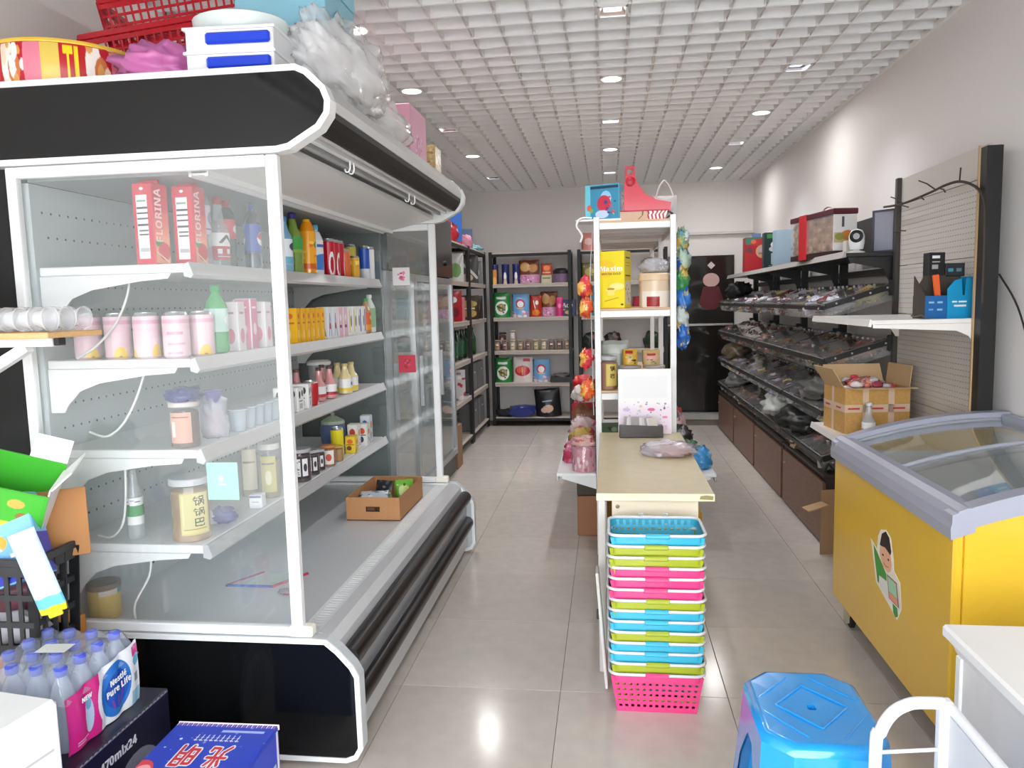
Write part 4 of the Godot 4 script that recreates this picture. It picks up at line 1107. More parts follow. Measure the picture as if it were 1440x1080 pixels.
func cooler_top() -> void:
	var W := rgb(240, 240, 238)
	var Y := 2.155
	var redp := mat(rgb(206, 18, 40), 0.3, 0.0, "coat")
	var tilt := Basis(Vector3.BACK, 0.14) * Basis(Vector3.UP, 0.12)
	crate("red_crate", "red slotted plastic crate, lower of two on the cooler roof", Vector3(0.56, 0.28, 0.36), redp, Vector2i(18, 10), Vector3(-1.66, Y + 0.085, -2.95), tilt, "red plastic crates", 0.007, 6)
	crate("red_crate", "red slotted plastic crate nested above its twin", Vector3(0.53, 0.26, 0.34), redp, Vector2i(18, 10), Vector3(-1.61, Y + 0.24, -2.97), tilt, "red plastic crates", 0.007, 6)
	var low := part("wedge_board", spanm(Vector3(-0.25, 0, -0.15), Vector3(0.25, 0.05, 0.15)), mat(rgb(120, 90, 60), 0.8), thing("flat_board", "flat brown board propping up the red crates", "board", Vector3(-1.62, Y, -2.97)))
	low.position = Vector3.ZERO
	# round red and gold gift tin
	var ops := [["r", 0, 0, 1, .1, rgb(236, 190, 60)], ["r", 0, .9, 1, .1, rgb(236, 190, 60)]]
	for k in 6:
		var x := k / 6.0
		ops += [["e", x + .02, .5, .016, .22, rgb(246, 236, 226)], ["e", x + .035, .55, .014, .14, rgb(206, 120, 70)], ["d", 14, 3 + k, .006, [rgb(246, 220, 190), rgb(226, 160, 90), rgb(240, 240, 236)], x + .01, .2, .05, .6], ["e", x + .075, .5, .02, .35, rgb(226, 130, 150)], ["r", x + .09, .2, .035, .62, rgb(226, 196, 90)], ["r", x + .132, .35, .018, .08, rgb(250, 220, 40)], ["r", x + .138, .35, .005, .35, rgb(250, 220, 40)], ["r", x + .152, .35, .008, .35, rgb(250, 220, 40)]]
	var tin := thing("gift_tin", "big round red and gold gift tin at the roof's left end", "tin", Vector3(-1.77, Y, -2.43), -0.27)
	part("wall", lathe([Vector2(0.238, 0.0), Vector2(0.24, 0.004), Vector2(0.24, 0.116), Vector2(0.238, 0.12)], 48), tmat(picture(900, 64, rgb(190, 24, 40), ops), 0.3), tin)
	part("lid", lathe([Vector2(0.241, 0.118), Vector2(0.243, 0.122), Vector2(0.240, 0.13), Vector2(0.0, 0.132)], 48), mat(rgb(236, 196, 70), 0.3), tin)
	part("base", lathe([Vector2(0.0, 0.0), Vector2(0.238, 0.0)], 40), mat(rgb(206, 170, 60), 0.4), tin)
	single("pink_bag", lump(Vector3(0.25, 0.15, 0.2), 31, 0.28, 30, 20), mat(rgb(214, 120, 182), 0.3, 0.0, "soft"), "crumpled pink plastic bag in front of the red crates", "bag", Vector3(-1.40, Y, -2.34))
	# white tubs with blue handles
	for k in 2:
		var t := thing("white_tub", "white plastic drawer tub with blue handle, %s one" % ["bottom", "top"][k], "tub", Vector3(-1.125, Y + k * 0.07, -2.38), 0.06, "white tubs with blue handles")
		var st := begin()
		span(st, Vector3(-0.135, 0.0, -0.13), Vector3(0.135, 0.004, 0.13))
		span(st, Vector3(-0.135, 0.004, 0.124), Vector3(0.135, 0.062, 0.13), 0.002)
		span(st, Vector3(-0.135, 0.004, -0.13), Vector3(0.135, 0.062, -0.124), 0.002)
		span(st, Vector3(-0.135, 0.004, -0.124), Vector3(-0.129, 0.062, 0.124), 0.002)
		span(st, Vector3(0.129, 0.004, -0.124), Vector3(0.135, 0.062, 0.124), 0.002)
		part("body", done(st), mat(rgb(238, 240, 242), 0.3), t)
		part("rim", ring([Vector2(-0.142, -0.137), Vector2(0.142, -0.137), Vector2(0.142, 0.137), Vector2(-0.142, 0.137)], 0.012, 0.060, 0.068), mat(rgb(242, 243, 245), 0.3), t, Vector3.ZERO, TOPB)
		part("handle", spanm(Vector3(-0.07, 0.016, 0.13), Vector3(0.128, 0.050, 0.146), 0.006), mat(rgb(28, 66, 206), 0.3), t)
	single("tub_lid", lathe([Vector2(0, 0), Vector2(0.13, 0.0), Vector2(0.145, 0.02), Vector2(0.15, 0.055), Vector2(0.14, 0.06), Vector2(0.1, 0.075), Vector2(0, 0.08)], 24, 0.85), mat(rgb(226, 236, 234), 0.25), "translucent pale bowl turned over on the white tubs", "bowl", Vector3(-1.15, Y + 0.142, -2.40))
	carton("foam_box", "white foam box under the light blue box", "box", Vector3(0.3, 0.24, 0.3), W, Rect2(), Rect2(), Vector3(-1.12, Y, -2.70), 0.0)
	var bb := thing("blue_box", "light blue lidded gift box high on the cooler roof", "box", Vector3(-1.09, Y + 0.2405, -2.72), 0.0)
	part("body", spanm(Vector3(-0.16, 0, -0.15), Vector3(0.16, 0.14, 0.15), 0.003), mat(rgb(150, 206, 226), 0.5), bb)
	part("lid", spanm(Vector3(-0.165, 0.142, -0.155), Vector3(0.165, 0.23, 0.155), 0.003), mat(rgb(156, 212, 232), 0.5), bb)
	var film := mat(Color(1.0, 1.0, 1.0, 0.38), 0.12, 0.0, "glass")
	var cb := thing("clear_bag", "large crumpled clear plastic bag hanging over the cooler roof", "bag", Vector3(-0.955, 2.13, -2.80))
	part("film", lump(Vector3(0.25, 0.31, 0.74), 44, 0.24, 70, 44, false), film, cb, Vector3(0, 0.012, 0))
	part("inner_bag", lump(Vector3(0.2, 0.26, 0.64), 46, 0.16, 40, 26, false), mat(rgb(252, 252, 252), 0.35, 0.0, "soft"), cb, Vector3(-0.01, 0.04, 0.03))
	var cb2 := thing("clear_bag", "trailing clear film sheet beside the pink box", "bag", Vector3(-0.935, 2.128, -3.27))
	part("film", lump(Vector3(0.16, 0.18, 0.5), 48, 0.25, 34, 20, false), film, cb2)
	part("inner_bag", lump(Vector3(0.12, 0.13, 0.42), 50, 0.2, 30, 20, false), mat(rgb(252, 250, 248), 0.35, 0.0, "soft"), cb2, Vector3(-0.01, 0.02, 0.0))
	var pinkm := rgb(230, 170, 196)
	var pb := thing("pink_box", "tall pink cardboard gift box on the cooler roof", "box", Vector3(-1.03, Y, -3.83), 0.0)
	part("body", spanm(Vector3(-0.13, 0, -0.16), Vector3(0.1, 0.26, 0.16), 0.003), mat(pinkm, 0.5), pb)
	part("side_print", face(0.3, 0.24), tmat(picture(96, 80, pinkm, [["l", .3, .9, .4, .5, .03, rgb(196, 110, 146)], ["l", .45, .95, .5, .55, .03, rgb(196, 110, 146)], ["d", 14, 5, .03, [rgb(200, 120, 154), rgb(244, 206, 220)], .2, .5, .5, .4]]), 0.5), pb, Vector3(0.1006, 0.13, 0), RIGHTB)
	single("gold_box", sbox(Vector3(0.16, 0.14, 0.15), 0.006), tmat(picture(64, 64, rgb(206, 186, 130), [["d", 60, 8, .06, [rgb(236, 224, 180), rgb(160, 140, 90), rgb(220, 204, 150)]]]), 0.25), "gold foil wrapped box at far end of cooler roof", "box", Vector3(-0.98, Y, -4.13))
	single("orange_pouch", lump(Vector3(0.1, 0.12, 0.14), 52, 0.3), mat(rgb(232, 170, 90), 0.4), "orange crinkled pouch between clear bag and pink box", "bag", Vector3(-1.02, Y, -3.55))
	# stickers on the far glass
	for k in 2:
		var s := thing("glass_sticker", ["white square sticker with pink flower on far glass", "red square paper sign stuck on far glass"][k], "sticker", [Vector3(-1.165, 1.615, ZF + 0.0315), Vector3(-1.15, 1.115, ZF + 0.0315)][k])
		part("paper", spanm(Vector3(-0.05, -0.05, 0), Vector3(0.05, 0.05, 0.0015), 0.0003), mat([rgb(226, 222, 222), rgb(196, 46, 70)][k], 0.5), s)
		part("print", face(0.07, 0.07), tmat(picture(40, 40, [rgb(228, 224, 224), rgb(196, 46, 70)][k], [["d", 16, 4 + k, .1, [[rgb(200, 60, 100), rgb(226, 120, 150)], [rgb(216, 80, 100), rgb(170, 30, 50)]][k], .25, .2, .5, .6]]), 0.5), s, Vector3(0, 0, 0.002))

# ---------------------------------------------------------------- tall glass-door fridge beyond the cooler
func tall_fridge() -> void:
	var t := thing("glass_door_fridge", "tall black glass-door fridge beyond the open cooler", "fridge", Vector3.ZERO)
	var dark := mat(rgb(38, 40, 41), 0.35)
	var frame := mat(rgb(168, 170, 172), 0.3, 0.6)
	var a := -4.42
	var b := -6.42
	part("side_panel", spanm(Vector3(-2.0, 0.06, a), Vector3(-1.335, 2.14, a - 0.04), 0.004), mat(rgb(74, 82, 82), 0.2), t)
	part("side_panel", spanm(Vector3(-2.0, 0.06, b + 0.04), Vector3(-1.335, 2.14, b), 0.004), dark, t)
	part("back_panel", spanm(Vector3(-2.0, 0.06, a - 0.041), Vector3(-1.96, 2.14, b + 0.041)), dark, t)
	part("header", spanm(Vector3(-1.959, 1.67, a - 0.041), Vector3(-1.30, 2.14, b + 0.041), 0.004), mat(rgb(24, 25, 26), 0.2), t)
	part("plinth", spanm(Vector3(-1.95, 0.0, a - 0.02), Vector3(-1.33, 0.16, b + 0.02), 0.003), dark, t)
	part("lock", lathe([Vector2(0, 0), Vector2(0.02, 0), Vector2(0.02, 0.012), Vector2(0, 0.014)], 14), mat(rgb(12, 12, 12), 0.3), t, Vector3(-1.2995, 1.78, -6.1), Basis(Vector3.BACK, -PI / 2))
	for k in 3:
		var z0 := a - 0.045 - k * 0.637
		var z1 := z0 - 0.63
		var d := part("door", ring([Vector2(z1, 0.17), Vector2(z0, 0.17), Vector2(z0, 1.66), Vector2(z1, 1.66)], 0.045, 0, 0.04), frame, t, Vector3(-1.34, 0, 0), Basis(Vector3.BACK, Vector3.UP, Vector3.LEFT))
		d.transform = Transform3D(Basis(Vector3(0, 0, 1), Vector3(0, 1, 0), Vector3(-1, 0, 0)), Vector3(-1.30, 0, 0))
		part("pane", spanm(Vector3(z1 + 0.045, 0.215, 0.015), Vector3(z0 - 0.045, 1.615, 0.021)), mat(Color(0.75, 0.8, 0.8, 0.22), 0.0, 0.0, "glass"), d)
		part("handle", spanm(Vector3(z0 - 0.03, 0.75, -0.03), Vector3(z0 - 0.015, 1.1, -0.002), 0.003), frame, d)
	for y in [0.5, 0.85, 1.2, 1.48]:
		part("shelf", spanm(Vector3(-1.955, y, a - 0.045), Vector3(-1.40, y + 0.012, b + 0.045)), frame, t)
	var cols := [[rgb(60, 90, 60), "dark green"], [rgb(120, 60, 50), "brown red"], [rgb(190, 190, 186), "white"], [rgb(70, 80, 120), "dull blue"]]
	var lv := ["lowest", "second", "third", "top"]
	for s in 4:
		for k in 8:
			var c: Array = cols[(k / 2 + s) % 4]
			if k % 2 == 0:
				bottle("%s drink bottle inside glass-door fridge, %s shelf" % [c[1], lv[s]], 0.033, [0.24, 0.24, 0.2, 0.16][s], c[0], picture(8, 8, (c[0] as Color).lightened(0.4), []), (c[0] as Color).darkened(0.4), Vector3(-1.46, [0.512, 0.862, 1.212, 1.492][s], -4.6 - k * 0.22), 0.0, Vector2(0.2, 0.55), "drinks inside the glass-door fridge")

# ---------------------------------------------------------------- black metal racks
func rack(called: String, label: String, w: float, d: float, levels: Array, top: float, at: Vector3, turn: float, boards: Color, pw := 0.04) -> Node3D:
	var t := thing(called, label, "rack", at, turn)
	var black := mat(rgb(17, 16, 16), 0.5)
	for sx in [-1, 1]:
		for sz in [-1, 1]:
			part("post", spanm(Vector3(sx * (w / 2) - (pw if sx > 0 else 0.0), 0, sz * (d / 2) - (0.03 if sz > 0 else 0.0)), Vector3(sx * (w / 2) + (pw if sx < 0 else 0.0), top, sz * (d / 2) + (0.03 if sz < 0 else 0.0)), 0.002), black, t)
	for y in levels:
		part("shelf_board", spanm(Vector3(-w / 2 + 0.002, y - 0.014, -d / 2 + 0.002), Vector3(w / 2 - 0.002, y, d / 2 - 0.002), 0.002), mat(boards, 0.6), t)
		part("beam", spanm(Vector3(-w / 2 + pw, y - 0.045, d / 2 - 0.02), Vector3(w / 2 - pw, y - 0.015, d / 2 - 0.003), 0.002), black if y > top - 0.1 or y < 0.3 else mat(boards.darkened(0.05), 0.6), t)
		part("side_beam", spanm(Vector3(-w / 2 + 0.004, y - 0.045, -d / 2 + 0.03), Vector3(-w / 2 + 0.02, y - 0.015, d / 2 - 0.03)), black, t)
		part("side_beam", spanm(Vector3(w / 2 - 0.02, y - 0.045, -d / 2 + 0.03), Vector3(w / 2 - 0.004, y - 0.015, d / 2 - 0.03)), black, t)
	return t

func snack(called: String, label: String, w: float, h: float, d: float, bg: Color, ops: Array, at: Vector3, b := Basis.IDENTITY, group := "", rough := 0.28, res := Vector2i(48, 64)) -> MeshInstance3D:
	var o := single(called, pouch(w, h, d, int(w * 9000 + h * 700)), tmat(picture(res.x, res.y, bg, ops), rough), label, "packet", at, b, group)
	return o

func wall_racks() -> void:
	var W := rgb(238, 236, 232)
	var lv := [0.10, 0.51, 0.89, 1.28, 1.67, 2.03]
	var board := rgb(196, 184, 172)
	rack("black_rack", "black metal rack with beige shelves against the back wall", 0.96, 0.36, lv, 2.04, Vector3(-0.89, 0, -9.02), 0.0, board)
	rack("black_rack", "black metal rack at back wall behind the white gondola", 1.02, 0.36, lv, 2.04, Vector3(0.17, 0, -9.02), 0.0, board)
	rack("black_rack", "black metal rack along the left wall past the fridge", 1.06, 0.42, lv, 2.04, Vector3(-1.61, 0, -8.28), PI / 2, board)
	rack("black_rack", "black metal rack next to the glass-door fridge on left wall", 1.04, 0.42, lv, 2.04, Vector3(-1.61, 0, -7.20), PI / 2, board)
	var Z := -8.93
	var g := "goods on the back rack"
	# canisters
	var blue := rgb(34, 38, 96)
	for k in 3:
		var c := thing("snack_canister", "dark blue snack canister with %s front" % ["an orange", "a pale figure, middle one on", "a pale figure, right one on"][k] if k == 0 else "dark blue snack canister with pale print, %s of two" % ["", "left", "right"][k], "canister", Vector3(-1.315 + k * 0.128, 1.67, Z), 0.0, "snack canisters")
		var pic := picture(96, 64, blue, [["r", .38, .12, .24, .74, rgb(214, 140, 50)], ["e", .5, .4, .08, .1, rgb(240, 190, 90)]] if k == 0 else [["e", .5, .3, .06, .12, W], ["e", .5, .55, .09, .2, rgb(206, 180, 150)], ["e", .47, .72, .07, .1, rgb(226, 170, 90)]])
		var b := part("body", lathe([Vector2(0, 0.0), Vector2(0.044, 0.0), Vector2(0.044, 0.215)], 20), tmat(pic, 0.35), c)
		b.rotation.y = PI
		part("lid", lathe([Vector2(0.044, 0.213), Vector2(0.046, 0.215), Vector2(0.046, 0.23), Vector2(0, 0.232)], 20), mat(rgb(60, 60, 120), 0.3), c)
	var brown := [["e", .3, .3, .25, .2, rgb(206, 160, 100)], ["e", .7, .35, .22, .18, rgb(190, 130, 70)], ["r", 0, .64, 1, .36, rgb(206, 140, 176)], ["d", 12, 3, .05, [rgb(120, 50, 90), rgb(236, 200, 220)], 0, .68, 1, .28], ["r", 0, 0, 1, .08, rgb(120, 50, 26)]]
	snack("snack_pouch", "brown and pink snack pouch on upper back shelf", 0.24, 0.27, 0.08, rgb(110, 60, 32), brown, Vector3(-0.905, 1.672, Z), FRONT, g)
	snack("snack_pouch", "orange crisps packet standing on a small cream box", 0.125, 0.13, 0.05, rgb(206, 86, 46), [["e", .5, .4, .3, .25, rgb(236, 130, 80)], ["r", .1, .75, .8, .1, rgb(226, 210, 170)]], Vector3(-0.70, 1.765, Z), FRONT, g)
	carton("small_box", "cream box under the orange crisps packet", "box", Vector3(0.12, 0.09, 0.1), rgb(196, 184, 150), picture(32, 32, rgb(198, 186, 152), [["r", .1, .3, .8, .2, rgb(120, 110, 80)]]), Rect2(), Vector3(-0.70, 1.671, Z), 0.0, g)
	var tb := thing("candy_tub", "black lidded candy tub with violet front on upper back shelf", "tub", Vector3(-0.535, 1.671, Z), 0.0, g)
	part("tub_body", lathe([Vector2(0, 0), Vector2(0.085, 0.0), Vector2(0.092, 0.1)], 20), mat(rgb(130, 104, 130), 0.3), tb)
	part("lid", lathe([Vector2(0.092, 0.1), Vector2(0.096, 0.105), Vector2(0.094, 0.14), Vector2(0.06, 0.165), Vector2(0, 0.17)], 20), mat(rgb(40, 34, 36), 0.3), tb)
	var green_ops := [["e", .5, .62, .38, .28, W], ["e", .5, .6, .26, .16, rgb(150, 130, 80)], ["l", .25, .55, .7, .7, .1, rgb(60, 90, 50)], ["r", .2, .18, .6, .1, W], ["d", 8, 4, .05, [rgb(226, 206, 120), rgb(90, 120, 60)], .25, .5, .5, .3]]
	var blue_ops := [["e", .5, .42, .28, .2, rgb(190, 60, 90)], ["e", .5, .44, .2, .14, W], ["d", 16, 6, .08, [rgb(240, 210, 214), W, rgb(226, 150, 160)], 0, .72, 1, .26], ["r", .3, .6, .4, .06, rgb(226, 206, 90)]]
	var places := ["second shelf of back rack", "fourth shelf of back rack"]
	for k in 2:
		var y: float = [1.281, 0.511][k]
		var gp := snack("snack_pouch", "green snack pouch with white oval on %s" % places[k], 0.2, 0.29, 0.09, rgb(34, 130, 56), green_ops, Vector3(-1.24, y, Z), FRONT, g)
		snack("snack_pouch", "light blue snack pouch with red badge on %s" % places[k], 0.2, 0.27, 0.08, rgb(110, 166, 214), blue_ops, Vector3([-1.015, -0.785][k], y, Z + 0.01), FRONT, g)
	snack("snack_pouch", "red orange crisps pouch beside the light blue pouch", 0.135, 0.25, 0.07, rgb(186, 56, 34), [["l", .3, .25, .45, .6, .08, W], ["e", .6, .35, .14, .1, W], ["e", .5, .8, .35, .14, rgb(226, 130, 50)]], Vector3(-0.835, 1.281, Z), FRONT, g)
	snack("snack_pouch", "brown and pink snack pouch on middle back shelf", 0.2, 0.29, 0.07, rgb(110, 60, 32), brown, Vector3(-0.68, 1.281, Z - 0.03), FRONT, g)
	single("pink_toy_packet", pouch(0.08, 0.22, 0.05, 9), tmat(picture(24, 48, rgb(216, 50, 120), [["e", .5, .45, .25, .12, rgb(240, 130, 170)]]), 0.4), "narrow bright pink packet beside the navy box", "packet", Vector3(-0.555, 1.281, Z + 0.04), FRONT, g)
	var nb := carton("biscuit_box", "navy biscuit box with white script and gold cookie", "box", Vector3(0.17, 0.19, 0.08), rgb(30, 36, 90), picture(64, 64, rgb(30, 36, 90), [["e", .5, .78, .25, .12, rgb(226, 190, 130)], ["e", .2, .6, .1, .06, rgb(200, 160, 100)]]), Rect2(), Vector3(-0.455, 1.281, Z - 0.02), 0.0, g)
	letters(nb, "Ace", 0.05, rgb(240, 240, 240), Vector3(-0.01, 0.125, 0.042), FRONT, true, 0.001, true)
	# row of small jars
	var tones := [[rgb(150, 110, 76), "tan"], [rgb(110, 70, 46), "brown"], [rgb(196, 176, 130), "cream"], [rgb(176, 150, 90), "golden"], [rgb(90, 56, 40), "dark brown"]]
	var x := -1.30
	var od := ["first", "second", "third", "fourth", "fifth", "sixth", "seventh", "eighth", "ninth", "tenth"]
	for k in 10:
		var tn: Array = tones[[0, 1, 2, 0, 1, 3, 2, 4, 4, 0][k]]
		jar("spice_jar", "small %s food jar, %s in the row on back rack" % [tn[1], od[k]], 0.036, 0.125, tn[0], (tn[0] as Color).lightened(0.3), picture(24, 24, (tn[0] as Color).lightened(0.25), [["r", .2, .3, .6, .2, W], ["r", .2, .6, .6, .1, (tn[0] as Color).darkened(0.4)]]), Vector3(x, 0.891, Z + 0.02), 0.0, "food jars on the back rack", 0.82)
		x += 0.092
	jar("spice_jar", "pink topped jar stacked on the third jar of back rack", 0.036, 0.11, rgb(206, 170, 160), rgb(226, 196, 190), picture(24, 24, rgb(226, 206, 196), [["r", .3, .3, .4, .4, W]]), Vector3(-1.116, 1.0165, Z + 0.02), 0.0, "food jars on the back rack", 0.82)
	jar("spice_jar", "taller maroon food jar behind the row's left end", 0.045, 0.21, rgb(90, 30, 40), rgb(60, 40, 44), picture(24, 24, rgb(110, 40, 50), [["e", .5, .4, .3, .3, rgb(206, 196, 190)]]), Vector3(-1.25, 0.891, Z - 0.07), 0.0, "food jars on the back rack", 0.85)
	snack("snack_pouch", "white snack pouch with red prawns on fourth back shelf", 0.24, 0.30, 0.08, rgb(226, 214, 210), [["e", .5, .55, .38, .2, rgb(200, 50, 60)], ["e", .35, .5, .14, .14, rgb(230, 110, 90)], ["l", .5, .42, .5, .7, .06, rgb(240, 190, 110)], ["r", .55, .08, .35, .12, rgb(200, 60, 80)]], Vector3(-1.01, 0.511, Z), FRONT, g)
	var tr := thing("black_tray", "low black tray of wrapped bars on fourth back shelf", "tray", Vector3(-0.54, 0.511, Z), 0.0, g)
	part("tray_body", sbox(Vector3(0.27, 0.06, 0.2), 0.004), mat(rgb(34, 32, 32), 0.5), tr)
	part("bars", lump(Vector3(0.25, 0.06, 0.17), 61, 0.3), tmat(picture(32, 32, rgb(90, 84, 80), [["d", 24, 3, .05, [rgb(190, 186, 180), rgb(40, 38, 38)]]]), 0.4), tr, Vector3(0, 0.05, 0))
	snack("snack_bag", "dark blue bulk snack bag lying on bottom back shelf", 0.32, 0.24, 0.12, rgb(36, 50, 126), [["d", 18, 3, .06, [rgb(230, 230, 240), rgb(90, 110, 190), rgb(20, 26, 60)]]], Vector3(-1.02, 0.16, Z + 0.15), Basis(Vector3.RIGHT, -1.35), g)
	snack("snack_bag", "black puffed snack bag standing on bottom back shelf", 0.3, 0.33, 0.14, rgb(26, 26, 30), [["e", .5, .7, .22, .14, rgb(206, 170, 150)], ["e", .35, .74, .14, .1, rgb(226, 190, 170)], ["r", .3, .42, .4, .05, rgb(150, 170, 190)]], Vector3(-0.70, 0.101, Z + 0.03), Basis(Vector3.BACK, 0.08), g)
	single("dark_bundle", lump(Vector3(0.3, 0.1, 0.2), 63, 0.3), mat(rgb(40, 42, 44), 0.4), "dark wrapped bundle at left of bottom back shelf", "bundle", Vector3(-1.2, 0.101, Z - 0.02))
	# behind the gondola
	var g2 := "goods on the rack behind the gondola"
	snack("snack_pouch", "olive snack pouch on upper shelf behind the gondola", 0.2, 0.22, 0.07, rgb(110, 100, 60), [["e", .5, .5, .3, .2, rgb(170, 150, 80)], ["d", 10, 2, .07, [rgb(60, 90, 40), rgb(190, 170, 110)]]], Vector3(-0.2, 1.671, Z), FRONT, g2)
	snack("snack_pouch", "pale red pouch on the top shelf behind the gondola", 0.16, 0.2, 0.07, rgb(206, 130, 120), [["e", .5, .5, .3, .2, rgb(230, 190, 180)]], Vector3(-0.21, 2.031, Z), FRONT, g2)
	carton("teal_box", "teal box on second shelf behind the gondola", "box", Vector3(0.16, 0.26, 0.12), rgb(30, 110, 120), picture(24, 32, rgb(30, 112, 122), [["r", .1, .4, .8, .2, rgb(60, 150, 156)]]), Rect2(), Vector3(-0.21, 1.281, Z), 0.0, g2)
	for k in 3:
		single("dark_pouch", lump(Vector3(0.2, 0.22, 0.16), 70 + k, 0.25), tmat(picture(32, 32, [rgb(36, 40, 36), rgb(46, 34, 30), rgb(40, 60, 40)][k], [["d", 12, 5 + k, .07, [rgb(110, 116, 90), rgb(60, 70, 50), rgb(150, 60, 40)]]]), 0.4), "%s bundle on third shelf behind the gondola" % ["dark green", "brown black", "deep green"][k], "bundle", Vector3([-0.2, 0.06, 0.52][k], 0.891, Z))
	var ro := thing("gift_pack", "black and orange gift pack behind the gondola", "box", Vector3(0.10, 1.281, Z), 0.0, g2)
	part("body", sbox(Vector3(0.34, 0.06, 0.2), 0.004), mat(rgb(30, 28, 28), 0.4), ro)
	part("front_band", face(0.16, 0.05), mat(rgb(196, 110, 60), 0.5), ro, Vector3(0.03, 0.03, 0.101))
	part("wrapped_top", lump(Vector3(0.3, 0.16, 0.16), 75, 0.3), tmat(picture(40, 32, rgb(90, 88, 84), [["d", 20, 8, .06, [rgb(206, 204, 198), rgb(40, 40, 40)]]]), 0.35), ro, Vector3(-0.02, 0.058, 0))
	var cup := thing("red_cup", "tall translucent red cup seen through the gondola", "cup", Vector3(0.335, 1.281, Z), 0.0, g2)
	part("cup_wall", lathe([Vector2(0, 0), Vector2(0.05, 0), Vector2(0.06, 0.02), Vector2(0.04, 0.2), Vector2(0.044, 0.2), Vector2(0.0, 0.2)], 18), mat(rgb(176, 50, 66), 0.25), cup)
	part("cup_rim", lathe([Vector2(0.044, 0.2), Vector2(0.047, 0.205), Vector2(0.04, 0.21)], 18), mat(rgb(196, 70, 86), 0.25), cup)
	carton("green_box", "pale green box on second shelf seen through the gondola", "box", Vector3(0.2, 0.1, 0.1), rgb(150, 170, 120), picture(40, 24, rgb(160, 176, 130), [["e", .3, .5, .12, .3, rgb(90, 80, 60)], ["e", .7, .5, .12, .3, rgb(90, 80, 60)]]), Rect2(), Vector3(0.53, 1.281, Z), 0.0, g2)
	# left wall racks: goods facing the aisle
	var R := Basis(Vector3.UP, 0.55)
	var g3 := "goods on the left wall racks"
	var X := -1.50
	var list := [["white and green snack pouch on upper left rack", 0.2, 0.28, rgb(196, 200, 196), [["e", .5, .6, .3, .25, rgb(110, 150, 90)]], -7.45, 1.671], ["black and white snack pouch on upper left rack", 0.26, 0.3, rgb(70, 68, 70), [["l", .1, .2, .9, .8, .12, rgb(196, 194, 192)], ["e", .4, .8, .3, .14, rgb(190, 170, 160)]], -8.15, 1.671], ["small grey snack pouch at end of upper left rack", 0.2, 0.26, rgb(120, 120, 118), [["e", .5, .5, .3, .2, rgb(180, 178, 176)]], -8.55, 1.671], ["red snack pouch, first on second left shelf", 0.2, 0.3, rgb(176, 30, 44), [["e", .5, .3, .2, .1, W], ["e", .5, .7, .3, .16, rgb(120, 20, 30)]], -7.30, 1.281], ["pink and red snack pouch, second on left shelf", 0.18, 0.24, rgb(206, 120, 130), [["e", .5, .5, .3, .2, rgb(180, 40, 60)]], -7.5, 1.281], ["gold and black snack pouch on second left shelf", 0.26, 0.26, rgb(60, 50, 36), [["e", .5, .35, .4, .14, rgb(176, 150, 80)], ["e", .5, .75, .36, .16, rgb(190, 160, 90)], ["r", .2, .5, .6, .08, rgb(220, 210, 180)]], -8.12, 1.281], ["dark snack pouch at end of second left shelf", 0.22, 0.26, rgb(50, 44, 40), [["e", .5, .5, .3, .2, rgb(100, 84, 60)]], -8.5, 1.281], ["white crinkled pouch low on the left rack", 0.24, 0.3, rgb(196, 192, 192), [["d", 14, 6, .09, [rgb(120, 116, 116), rgb(220, 218, 216), rgb(170, 60, 80)]]], -7.25, 0.511]]
	for s in list:
		snack("snack_pouch", s[0], s[1], s[2], 0.09, s[3], s[4], Vector3(X, s[6], s[5]), R, g3)
	for k in 5:
		bottle("dark green drink bottle on third left shelf, number %s from the fridge" % ["one", "two", "three", "four", "five"][k], 0.05, 0.30, rgb(24, 60, 34), picture(16, 16, rgb(40, 90, 56), [["r", .3, .3, .3, .4, rgb(150, 180, 150)]]), rgb(30, 50, 36), Vector3(X, 0.891, -7.2 - k * 0.27), 0.0, Vector2(0.15, 0.6), "dark green bottles on the left rack")
	for k in 4:
		var bxx := thing("storage_bin", "grey storage bin on the left rack, %s" % ["fourth shelf near end", "fourth shelf far end", "bottom shelf near end", "bottom shelf far end"][k], "bin", Vector3(-1.6, [0.511, 0.511, 0.101, 0.101][k], [-8.0, -8.45, -8.0, -8.45][k]), PI / 2, "grey bins on the left rack")
		part("bin_body", sbox(Vector3(0.34, 0.3, 0.34), 0.01), mat(rgb(112, 112, 112), 0.5), bxx)
		part("pull", spanm(Vector3(-0.03, 0.2, 0.17), Vector3(0.03, 0.215, 0.18), 0.003), mat(rgb(176, 176, 176), 0.4), bxx)
	# toys on top of the left rack
	var g4 := "toys on top of the left rack"
	carton("toy_box", "tall blue toy box on top of the left rack", "box", Vector3(0.16, 0.42, 0.1), rgb(30, 90, 170), picture(32, 64, rgb(30, 96, 180), [["e", .5, .7, .3, .14, rgb(170, 200, 230)], ["r", 0, 0, 1, .2, rgb(30, 40, 50)], ["r", 0, .92, 1, .08, rgb(180, 40, 50)]]), picture(32, 64, rgb(30, 96, 180), [["e", .5, .7, .3, .14, rgb(170, 200, 230)], ["r", 0, 0, 1, .2, rgb(30, 40, 50)]]), Vector3(-1.53, 2.031, -7.62), 0.3, g4)
	single("red_toy", lump(Vector3(0.2, 0.28, 0.2), 82, 0.3), tmat(picture(32, 32, rgb(176, 34, 50), [["d", 10, 6, .1, [rgb(60, 20, 30), rgb(206, 120, 130)]]]), 0.4), "red plush toy beside the tall blue toy box", "toy", Vector3(-1.55, 2.031, -7.38))
	single("pink_toy", lump(Vector3(0.16, 0.16, 0.16), 84, 0.2), mat(rgb(214, 140, 160), 0.7), "pink round plush toy on top of left rack", "toy", Vector3(-1.48, 2.031, -7.95))
